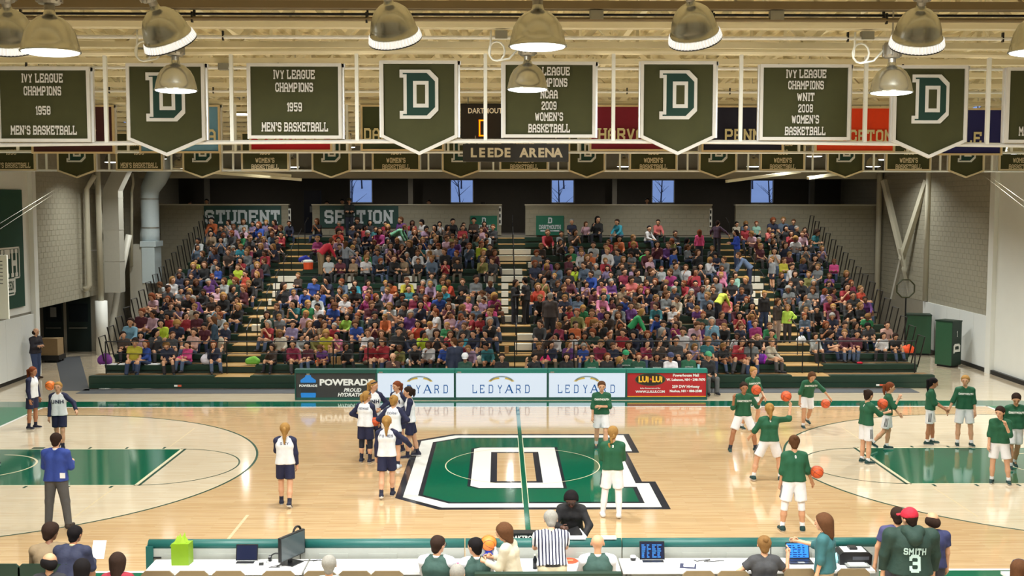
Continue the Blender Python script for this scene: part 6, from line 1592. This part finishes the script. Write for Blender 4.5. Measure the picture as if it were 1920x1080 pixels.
bench('bench player in a black hoodie with long black hair', 1231, 10.1, 0, top=(28, 24, 26), hair='long', hairc='black', skin=2, text=[DTB()])
bench('bench player in a white tee with D and a navy cap', 1257, 10.05, 0, top=(222, 218, 224), cap=(50, 56, 92), hairc='blond', sleeve='short', text=[('D', 'front', .22, .10, (40, 44, 70), dict(w=1.6, cond=.9))])
bench('bench player in a green sweater with hair tied back', 1291, 10.1, 0, top=(26, 84, 58), hair='bun', hairc='dkbrown', h=1.82, text=[DTB()])
bench('bench person in black with a green cap and grey trousers at the right end', 1327, 10.0, R(12), top=(26, 26, 30), cap=(60, 140, 100), hairc='auburn', bot=(84, 86, 88), h=1.8)
person('man in a dark blue suit standing behind the display boards', 0, 0, R(-165), dict(h=1.82, top=(40, 48, 72), sleeve='long', bottom='trousers', bot=(34, 40, 60), hair='short', hairc='brown', bulk=1.12, sw=.185, armL='down', armR='down', hyaw=60, hem=.16, collar=DWHITE, res=.02), pos=(at_y(853, 670, 10.3)[0], 10.3, 0))
# ================================================================== the crowd in the bleachers
CC = {'orange': (228, 104, 44), 'ltgrey': (186, 190, 192), 'grey': (120, 124, 128), 'dkgrey': (62, 62, 66), 'black': (28, 26, 30), 'navy': (32, 38, 70), 'blue': (30, 74, 180), 'ltblue': (120, 176, 206), 'cyan': (40, 168, 196), 'teal': (28, 116, 124), 'mint': (150, 206, 184),
      'green': (30, 140, 76), 'dkgreen': (28, 64, 48), 'lime': (150, 200, 50), 'neon': (206, 232, 30), 'yellow': (216, 200, 40), 'olive': (140, 134, 62), 'white': (222, 218, 220), 'cream': (208, 194, 170), 'tan': (156, 128, 96), 'brown': (72, 54, 44), 'red': (184, 30, 44), 'maroon': (96, 26, 44), 'crimson': (150, 22, 62),
      'pink': (226, 120, 160), 'ltpink': (220, 168, 186), 'hotpink': (236, 60, 140), 'magenta': (168, 30, 110), 'coral': (238, 110, 104), 'purple': (104, 46, 132), 'lavender': (150, 132, 178), 'lilac': (176, 140, 176), 'peach': (222, 168, 152), 'bluegrey': (86, 104, 128), 'orangered': (232, 70, 40)}
S = """357,467,orange 375,465,ltgrey 414,465,bluegrey 348,490,navy 365,502,neon 410,515,blue 394,528,purple 315,542,white 282,550,white 401,430,orange 396,438,cyan 370,485,bluegrey 307,555,ltgrey
350,573,black 375,575,purple 263,581,ltblue 363,594,cream 346,610,red 404,594,ltblue 288,614,ltpink 307,631,neon 243,629,ltblue 251,664,yellow 274,666,blue 351,668,hotpink 209,657,black 329,621,navy 385,631,maroon 420,621,navy 359,650,peach
457,452,green 488,443,blue 500,430,lavender 457,438,ltgrey 511,457,bluegrey 447,475,cyan 441,485,grey 465,487,grey 447,515,neon 437,530,lime 462,527,orangered 482,518,maroon 490,483,black 632,452,orangered 596,465,magenta 585,440,grey
585,543,blue 560,538,brown 531,550,black 647,543,bluegrey 620,543,navy 597,428,black 638,437,red 551,566,ltpink 570,566,blue 530,560,black 510,577,black 592,575,ltgrey 645,575,white 603,558,blue 560,592,teal 577,592,green 598,594,white 616,590,blue 525,608,grey 573,608,ltpink 502,610,dkgreen 597,612,navy 504,625,red 650,614,lime 528,647,cream 616,649,yellow 590,649,olive 634,653,pink 547,670,crimson 510,660,brown 582,666,maroon 478,651,dkgreen 654,658,black
684,440,red 723,432,red 712,450,magenta 755,438,purple 772,432,red 795,430,white 867,440,red 792,462,blue 812,450,bluegrey 856,462,purple 836,462,ltpink 687,492,green 732,478,lilac 755,482,maroon 772,478,black 788,480,teal 804,482,white 822,480,white 842,480,blue 708,488,bluegrey 665,468,dkgrey 880,480,bluegrey 902,477,neon 903,448,ltpink 810,528,grey 833,530,black
669,550,cyan 684,548,pink 743,547,orange 762,547,yellow 722,548,bluegrey 810,548,lilac 827,547,green 847,543,orangered 867,547,black 892,547,grey 731,566,lilac 768,566,teal 787,560,dkgrey 689,575,magenta 800,579,hotpink 818,575,blue 832,560,cyan 845,573,white 875,575,pink 865,558,black 668,568,black 694,594,maroon 709,581,black 672,623,blue 701,623,maroon 724,612,orange 766,614,purple 783,629,orangered 813,623,white 750,627,dkgrey 835,627,green 820,608,white 846,608,ltpink 864,614,lavender 894,607,red 691,649,white 717,649,black 743,651,black 770,651,navy 791,649,neon 818,653,dkgrey 841,644,red 874,644,cyan 900,647,navy
904,558,cream 924,577,magenta 906,581,lilac 919,592,hotpink 893,605,red 923,608,navy 917,627,black 947,623,dkgreen 904,644,navy 1013,560,orangered 1066,590,red 1081,605,olive 1090,594,green 1108,610,orange 1050,621,crimson 1077,625,orange 1010,623,dkgrey 1015,650,brown 1045,647,white 1078,650,white 1101,650,dkgreen 1082,575,bluegrey 1108,566,maroon
1024,455,red 1052,453,grey 1075,453,brown 1072,425,navy 1098,433,ltpink 1028,503,purple 1077,518,neon 1097,520,bluegrey 1005,497,grey 1078,487,green 1103,487,orange 1003,525,navy 1088,497,white 1065,500,maroon
1120,430,black 1162,433,cyan 1213,440,white 1232,438,coral 1143,463,red 1186,463,red 1160,473,orange 1187,482,black 1233,478,maroon 1250,477,purple 1264,465,olive 1286,470,black 1262,488,blue 1240,513,ltgrey 1286,513,white 1328,502,white 1345,487,navy 1260,528,magenta 1302,530,red 1352,525,pink 1133,512,red 1185,547,coral 1212,545,magenta 1260,545,dkgreen 1280,545,red 1127,542,pink 1110,528,blue 1238,545,black 1343,547,grey
1124,577,pink 1144,577,maroon 1172,577,blue 1157,594,grey 1193,577,tan 1245,577,grey 1259,592,white 1230,594,teal 1238,608,blue 1228,575,maroon 1272,629,magenta 1290,629,ltpink 1313,629,purple 1333,629,ltblue 1166,647,red 1276,649,white 1302,647,grey 1342,647,bluegrey 1107,649,dkgreen 1144,647,dkgrey 1309,590,purple 1313,610,dkgreen 1331,592,black 1257,547,dkgreen
1418,430,mint 1382,427,cream 1395,423,bluegrey 1398,442,red 1440,442,coral 1525,453,teal 1500,440,black 1492,465,white 1547,473,white 1477,487,maroon 1452,488,white 1468,503,yellow 1479,518,white 1515,528,olive 1555,530,purple 1534,517,grey 1350,528,pink 1360,503,grey 1378,527,mint 1564,507,hotpink 1510,475,grey 1412,455,ltpink 1448,458,dkgrey 1500,450,maroon
1360,584,coral 1386,610,red 1408,610,blue 1351,610,maroon 1401,577,dkgreen 1420,629,magenta 1441,629,green 1510,605,bluegrey 1481,566,grey 1545,627,black 1561,612,navy 1571,557,red 1549,560,lavender 1512,575,grey 1380,666,red 1408,668,grey 1527,651,ltgrey 1595,647,maroon
1616,558,orangered 1595,547,crimson 1570,557,maroon 1608,571,black 1661,577,blue 1623,608,green 1681,610,cyan 1652,592,black 1659,627,peach 1632,627,dkgrey 1606,621,black 1622,575,purple 1641,555,bluegrey 1590,651,maroon 1654,651,white 1680,651,black 1602,507,neon"""
for _k in CC: CC[_k] = tuple(int((v*.84+sum(CC[_k])/3*.16)*.84) for v in CC[_k])
stand_out = [(float(a), float(b), c) for a, b, c in (w.split(',') for w in S.split())]
RC = random.Random(21)
SEAT_D = .105
POS = []
for (x, y, c) in stand_out:                       # the row whose seated torso would appear at this height
    best = None
    for i in range(1, NR):
        sy, sz = seat_pos(i); P = at_y(x, y, sy+.12)
        e = abs(P[2]-(sz+.30))
        if best is None or e < best[0]: best = (e, i, P[0])
    POS.append([best[1], best[2], c, RC.uniform(.82, 1.0) if RC.random() < .7 else RC.uniform(1.0, 1.12)])
# fill up the remaining seats as full as the photograph shows them
def dens(i, X):
    if X < AIS[0][0]-.1: return .97
    if AIS[0][1]+.05 < X < AIS[1][0]-.1:
        if i <= 8: return .95
        if i <= 10: return .10 if X > -3 and i == 9 else 0
        return .95 if X > -7.7 else 0
    if AIS[1][1]+.1 < X < AIS[2][0]-.05:
        if i <= 10: return .96
        if i <= 12: return .62
        if i == 13: return .40
        return .12
    if X > AIS[2][1]+.05: return .97
    return 0
MUTED = ['black']*9+['dkgrey']*7+['navy']*6+['brown']*5+['grey']*3+['maroon']*3+['dkgreen']*2+['bluegrey']*2+['ltgrey']*2+['purple', 'teal', 'white', 'red', 'tan', 'lilac', 'olive', 'blue', 'ltpink', 'cream', 'lavender', 'crimson']
# the photograph's nearly full rows
taken = {}
for i, X, c, s in POS: taken.setdefault(i, []).append(X)
for i in range(1, NR):
    X = XL+.62+(i % 2)*.2
    while X < XR-.55:
        if i == 1 and X > 9.0: X += .5; continue
        if i == 2 and X > 9.2 and X < 10.6: X += .5; continue
        if RC.random() < dens(i, X) and all(abs(X-t) > .40 for t in taken.get(i, [])):
            POS.append([i, X, RC.choice(MUTED), RC.uniform(.8, 1.0) if RC.random() < .78 else RC.uniform(1., 1.1)]); taken.setdefault(i, []).append(X)
        X += RC.uniform(.46, .60)
POS = [p for p in POS if XL+.45 < p[1] < XR-.4 and not any(a+.15 < p[1] < b-.15 for a, b in AIS if p[0] > 0)]
# push neighbours apart along each row
for i in range(1, NR):
    row = sorted([p for p in POS if p[0] == i], key=lambda p: p[1])
    for _ in range(12):
        for a, b in zip(row, row[1:]):
            g = .40*(a[3]+b[3])/2+.03-(b[1]-a[1])
            if g > 0: a[1] -= g/2; b[1] += g/2
    for p in row: p[1] = min(max(p[1], XL+.5), XR-.45)
POS.sort(key=lambda p: (p[0], p[1]))
SP = [dict(armL='lap', armR='lap', legL='sit', legR='sit'), dict(armL='lap', armR='mouth', legL='sit', legR='sit', lean=8), dict(armL='knee', armR='knee', legL='sitw', legR='sitw', lean=20), dict(armL='mouth', armR='mouth', legL='sit', legR='sit', lean=10), dict(armL='cross', armR='cross', legL='sit', legR='sit', hyaw=15),
      dict(armL='knee', armR='lap', legL='sitw', legR='sit', lean=12, hyaw=-30), dict(armL='hold', armR='hold', legL='sit', legR='sit', hpitch=28, lean=10), dict(armL='lap', armR='chest', legL='sit', legR='sitw', hyaw=30)]
HS = ['short', 'long', 'short', 'mid', 'pony', 'short', 'long', 'mid']
def template(k, res, low):
    sp = dict(SP[k]); sp.update(seated=True, hem=0., hair=HS[k], kid=True, h=1.70, sleeve='long' if k % 3 else 'short', ease=.018)
    return person_parts(sp, res, low)[0]
TEMPL = []
for k in range(len(SP)):
    ps = template(k, .026, False); TEMPL.append([(n, m.mesh(n, [SKIN[0]]*len(ks), True), ks) for n, m, ks in ps])
SEC = ['far left block', 'left centre block', 'right centre block', 'far right block']
def sec(X): return sum(X > (a+b)/2 for a, b in AIS)
CNAME = {'ltgrey': 'light grey', 'dkgrey': 'charcoal', 'ltblue': 'light blue', 'dkgreen': 'dark green', 'neon': 'neon yellow', 'ltpink': 'pale pink', 'hotpink': 'hot pink', 'bluegrey': 'blue-grey', 'orangered': 'bright orange-red'}
BOTC = [(40, 52, 82), (52, 66, 96), (30, 30, 34), (28, 30, 40), (64, 62, 64), (70, 84, 110), (92, 82, 70), (44, 40, 44)]
HCW = ['brown']*6+['dkbrown']*8+['dkblond']*4+['blond']*2+['black']*5+['auburn']*2+['grey']
cnt = {}; rest = []; NP = 0
for p in POS:
    i, X, c, s = p; k = RC.randrange(len(SP)); rz = R(RC.gauss(0, 24))
    sy, sz = seat_pos(i); loc = (X, sy+.10+RC.uniform(0, .05), sz+.014)
    sk = RC.choices([0, 1, 2, 3], [6, 6, 2, 1])[0]; hcol = RC.choice(HCW); bc = RC.choice(BOTC)
    if NP >= 300: rest.append((k, loc, rz, s, c, sk, hcol, bc)); continue
    NP += 1; sn = sec(X); cnt[(i, sn)] = cnt.get((i, sn), 0)+1
    mm = {'skin': SKIN[sk], 'dark': EYE, 'lip': LIP, 'top': cloth(CC[c]), 'bottom': cloth(bc), 'shoe': cloth((44, 42, 46)), 'hair': hairmat(hcol)}
    root = None
    for n, me, ks in TEMPL[k]:
        o = bpy.data.objects.new('person' if root is None else n, me); COL.objects.link(o)
        for q, kk in enumerate(ks):
            o.material_slots[q].link = 'OBJECT'; o.material_slots[q].material = mm[kk]
        if root is None: root = o; o.location = loc; o.rotation_euler = (R(RC.gauss(0, 5)), R(RC.gauss(0, 5)), rz); o.scale = (s, s, s)
        else: o.parent = root
    tag(root, 'spectator in %s top, %s row up, %s from left in %s' % (CNAME.get(c, c), ORD[i], ORD[min(cnt[(i, sn)], 30)], SEC[sn]), 'person', 'spectators seated in the bleachers')
# the spectators higher up, one mesh
LOW = []
for k in range(len(SP)):
    ps = template(k, .036, True); LOW.append([(np.array(m.v), m.f, m.m, ks) for n, m, ks in ps])
pal = {}; mats = []
def pi(m):
    if m.name not in pal: pal[m.name] = len(mats); mats.append(m)
    return pal[m.name]
BV = []; BF = []; BM = []; off = 0
for (k, loc, rz, s, c, sk, hcol, bc) in rest:
    mm = {'skin': pi(SKIN[sk]), 'dark': pi(EYE), 'lip': pi(LIP), 'top': pi(cloth(CC[c])), 'bottom': pi(cloth(bc)), 'shoe': pi(cloth((44, 42, 46))), 'hair': pi(hairmat(hcol))}
    cs, sn = math.cos(rz)*s, math.sin(rz)*s
    for v, f_, m_, ks in LOW[k]:
        w = np.empty_like(v); w[:,0] = v[:,0]*cs-v[:,1]*sn+loc[0]; w[:,1] = v[:,0]*sn+v[:,1]*cs+loc[1]; w[:,2] = v[:,2]*s+loc[2]
        BV.append(w); BF.extend([tuple(int(a)+off for a in q) for q in f_]); BM.extend([mm[ks[a]] for a in m_]); off += len(v)
if BV:
    me = bpy.data.meshes.new('crowd_upper_rows'); me.from_pydata(np.concatenate(BV).tolist(), [], BF)
    for m in mats: me.materials.append(m)
    me.polygons.foreach_set('material_index', BM); me.polygons.foreach_set('use_smooth', [True]*len(BF)); me.update()
    tag(link('crowd', me), 'rows of seated spectators filling the upper bleachers', 'crowd', kind='stuff')
print('SPECTATORS', NP, len(rest), 'tris stuff', len(BF)*2)

# ------------------------------------------------------------------ people standing in the stands
def stander(label, x, y, rz, **k):
    """standing figure whose feet show near picture point (x, y)"""
    best = min(range(NR), key=lambda i: abs(to_px((at_y(x, y, YB+PITCH*i-.15)[0], YB+PITCH*i-.15, Z0+RISE*(i-1)-.02))[1]-y))
    Y = YB+PITCH*best-.22; z = Z0+RISE*(best-1)-.02 if best else 0
    d = dict(res=.024, h=1.72, bot=(40, 42, 54)); d.update(k)
    person(label, 0, 0, rz, d, 'people standing in the bleachers', pos=(at_y(x, y, Y)[0], Y, max(z, 0)))
stander('man in a red jacket and khaki trousers bending over in the left centre block', 602, 518, R(120), top=(180, 34, 52), bot=(130, 108, 78), lean=48, armL='lean', armR='lean', hairc='brown', h=1.84, bulk=1.1)
stander('girl in a grey sweater standing right of the red jacket man', 648, 518, R(150), h=1.5, top=(120, 124, 130), hair='long', hairc='brown', armL='side', armR='side')
stander('man in a green shirt bending forward in the upper left centre block', 738, 476, R(75), top=(86, 140, 108), lean=62, armL='lean', armR='lean', bulk=1.05)
stander('woman in dark blue green standing at the left aisle front', 404, 676, R(-80), top=(34, 56, 74), hair='mid', hairc='brown', h=1.66, bot=(30, 36, 50))
stander('person in black standing in the centre aisle, left one', 965, 604, R(60), top=(28, 26, 30), hair='mid', hairc='dkbrown', armL='hold', armR='hold', bot=(30, 32, 44))
stander('person in black standing in the centre aisle, right one', 986, 612, R(-120), top=(24, 22, 26), hair='short', hairc='black', bot=(28, 26, 30), h=1.8)
stander('grey haired man in a brown jacket standing beside the centre aisle', 1031, 642, R(165), top=(66, 56, 54), hair='short', hairc='grey', h=1.84, bulk=1.2, sw=.19, bot=(36, 34, 38))
stander('person in a bright green jacket bending near the front right centre', 1183, 662, R(80), top=(40, 140, 84), lean=38, armL='lean', armR='lean', hair='mid', hairc='blond', bot=(34, 34, 38))
stander('person in a dark plaid shirt standing at the upper right aisle', 1344, 478, R(140), h=1.6, top=(74, 52, 72), armL='side', armR='side', hairc='dkbrown')
stander('child in pink with a pink backpack standing in the upper right centre', 1311, 488, R(180), h=1.45, top=(206, 70, 120), hair='long', hairc='auburn')
stander('woman in bright blue standing on the right aisle', 1381, 506, R(-85), top=(28, 62, 168), hair='mid', hairc='dkbrown', armL='hold', armR='hold', bot=(60, 76, 110))
stander('man in blue and grey bending forward on the right aisle', 1405, 542, R(-95), top=(84, 100, 128), lean=46, armL='lean', armR='lean', h=1.8, bot=(36, 42, 66))
stander('boy in a grey sweatshirt and dark shorts on the right aisle', 1448, 543, R(-70), h=1.42, top=(128, 130, 134), bottom='shorts', bot=(30, 32, 54), hairc='dkblond')
stander('woman in a dark brown coat standing low on the right aisle', 1456, 634, R(40), top=(58, 46, 42), hair='long', hairc='brown', bot=(150, 130, 120), h=1.64)
stander('girl in a neon green top standing low on the right aisle', 1476, 634, R(-20), h=1.4, top=(190, 226, 90), hair='mid', hairc='dkblond', armL='hips', bot=(60, 54, 58))
stander('woman in black standing low beside the right aisle', 1431, 630, R(10), top=(32, 28, 30), hair='bun', hairc='blond', h=1.6, bot=(52, 66, 100))
stander('child in a lime yellow shirt bending in the right centre block', 1346, 600, R(120), h=1.5, top=(188, 196, 70), lean=40, armL='lean', armR='lean', hairc='dkbrown')
# people up on the concourse
def conc(label, x, y, Y, rz=0., **k):
    d = dict(res=.028, h=1.72); d.update(k); person(label, 0, 0, rz, d, 'people on the concourse', pos=(at_y(x, y, Y)[0], Y, 4.66))
conc('person in a yellow shirt leaning behind the STUDENT sign wall', 358, 375, 27.6, top=(196, 164, 20), h=1.62, hairc='dkbrown', lean=14)
conc('person in black behind the left wall next to the yellow shirt', 388, 372, 27.7, top=(26, 26, 30), h=1.72, hairc='black')
conc('person in dark red behind the SECTION sign, left of the first window', 613, 375, 27.7, top=(60, 30, 34), h=1.62, hairc='dkbrown')
conc('person in black left of the first window on the concourse', 642, 372, 27.7, top=(26, 26, 30), h=1.72, hairc='black')
conc('person in tan between the first and second windows', 804, 372, 27.7, top=(110, 90, 70), h=1.68, hairc='dkbrown')
conc('person in black left of the fourth window with a hand at the face', 1213, 368, 27.7, top=(24, 24, 28), h=1.78, hairc='black', armR='mouth')
conc('child looking over the wall in front of the fourth window', 1241, 378, 27.7, top=(30, 28, 32), h=1.45, hairc='dkbrown')
person('person in dark clothes standing in front of the SECTION sign', 0, 0, R(10), dict(res=.026, h=1.8, top=(34, 40, 38), armL='cross', armR='cross', hairc='dkbrown', cap=(60, 58, 50)), pos=(at_y(655, 400, 26.5)[0], 26.5, 4.62))
# video camera on a tripod behind the far wall
p = at_y(906, 392, 27.5)
t = thing('video_camera', 'black video camera on a tripod above the left Dartmouth banner', 'camera', (p[0], 27.5, 4.66))
for a in (90, 210, 330): part('tripod_leg', MB().tube([(0, 0, 1.25), (.35*math.cos(R(a)), .35*math.sin(R(a)), 0)], .02, 6), BLACK_M, t)
part('camera_body', MB().box(-.1, .1, -.2, .2, 1.32, 1.56), BLACK_P, t); part('lens_barrel', MB().tube([(0, -.2, 1.45), (0, -.38, 1.45)], .06, 12), BLACK_P, t); part('pan_head', MB().box(-.05, .05, -.05, .05, 1.22, 1.32), BLACK_M, t)
# slim pole with lamps at the centre aisle
# ------------------------------------------------------------------ loose belongings on the bleachers
def on_row(x, y):
    best = min(range(1, NR), key=lambda i: abs(to_px((at_y(x, y, YB+PITCH*i+.14)[0], YB+PITCH*i+.14, Z0+RISE*i))[1]-y))
    return (at_y(x, y, YB+PITCH*best+.14)[0], YB+PITCH*best+.14, Z0+RISE*best+.013)
def blob(name, label, x, y, col, w=.3, h=.25, cat='bag', d=.22):
    P = on_row(x, y); V, Q = sdf([CN((-w*.28, 0, h*.35), (w*.28, 0, h*.35), h*.4, h*.38), CN((-w*.1, .02, h*.5), (w*.12, -.02, h*.62), h*.36, h*.34)], .03, .05, [((0, 0, 0), (0, 0, -1))])
    t = thing(name, label, cat, P, 0, 'belongings on the bleachers')
    m = MB(); m.v = [tuple(v) for v in V]; m.f = [tuple(q) for q in Q]; m.m = [0]*len(Q); part('fabric', m, cloth(col), t, smooth=True)
    if cat in ('bag', 'backpack'): part('strap', MB().tube([(-w*.2, -.05, h*.7), (-w*.1, -.08, h*1.05), (w*.1, -.08, h*1.05), (w*.2, -.05, h*.7)], .012, 5), BLACK_P, t)
for a in (('backpack', 'purple backpack at the left end of the front row', 197, 683, (110, 50, 130), .32, .42), ('backpack', 'pink backpack in the front row of the far left block', 340, 683, (206, 80, 120), .3, .34), ('backpack', 'white and pink backpack right of the pink shirt', 391, 683, (214, 208, 220), .3, .46),
          ('jacket', 'light green crumpled jacket by the left aisle', 474, 684, (110, 170, 60), .5, .3, 'jacket'), ('jacket', 'bright orange crumpled jacket in the front row', 603, 686, (240, 96, 20), .55, .2, 'jacket'), ('jacket', 'blue jacket lying in the upper left centre block', 571, 488, (24, 40, 150), .5, .32, 'jacket'),
          ('plastic_bag', 'white plastic bag in the left centre front row', 771, 685, (214, 216, 222), .3, .26), ('tote_bag', 'cream tote bag beside the navy sweater man', 904, 684, (206, 198, 176), .42, .36), ('backpack', 'hot pink backpack right of the centre aisle', 1022, 682, (226, 50, 120), .3, .42), ('jacket', 'black jacket pile right of the red advertising board', 1352, 726, (26, 26, 30), .5, .5, 'jacket'),
          ('tote_bag', 'purple tote bag at the right aisle front', 1425, 683, (90, 30, 130), .35, .38), ('gift_bag', 'bright violet gift bag at the right aisle front', 1437, 683, (170, 40, 190), .22, .4), ('lunch_bag', 'pink lunch bag at the right aisle front', 1437, 686, (236, 120, 170), .2, .18), ('plastic_bag', 'white plastic bag on the right aisle', 1502, 640, (220, 222, 226), .25, .3),
          ('backpack', 'orange and red backpack at the right end of the front row', 1702, 660, (236, 84, 40), .45, .34), ('jacket', 'green jacket draped on the upper right centre rows', 1208, 488, (50, 170, 70), .4, .36, 'jacket'), ('backpack', 'blue teal bag on the row edge in the left centre block', 804, 503, (40, 170, 200), .3, .2), ('backpack', 'light blue pack on the row edge in the left centre block', 786, 503, (110, 150, 210), .3, .2), ('jacket', 'red cloth on the second row at right', 1612, 680, (200, 20, 50), .3, .08, 'jacket')):
    blob(*a)
P = on_row(578, 503)
t = thing('drink_cooler', 'orange drink cooler with a white lid in the left centre block', 'cooler', P)
part('barrel', MB().lathe([(.001, 0), (.19, 0), (.21, .30), (.001, .30)], 20), M('cooler_orange', (220, 80, 40), .5), t, smooth=False); part('lid', MB().lathe([(.215, .30), (.215, .37), (.15, .40), (.001, .40)], 20), WHITE_P, t); part('handle', MB().tube([(-.2, 0, .36), (-.27, 0, .34), (-.27, 0, .28), (-.2, 0, .26)], .015, 6), WHITE_P, t)
for k, (x, y) in enumerate(((205, 683), (237, 684), (286, 687))):
    P = on_row(x, y)
    tag(MB().box(-.24, .24, -.12, .1, 0, .025).build('paper_sheet', PAPER, None, P), 'white paper spread on the front row edge, %s from left' % ORD[k+1], 'paper')
for k, (x, y) in enumerate(((625, 683), (636, 685), (690, 683), (950, 665))):
    P = on_row(x, y)
    tag(MB().prism_xy([(-.07,-.05),(.07,-.05),(.07,.05),(-.07,.05)], 0, .26).build('paper_bag', M('brown_paper', (150, 112, 70), .8), None, P), 'brown paper lunch bag on the front row, %s from left' % ORD[k+1], 'bag')
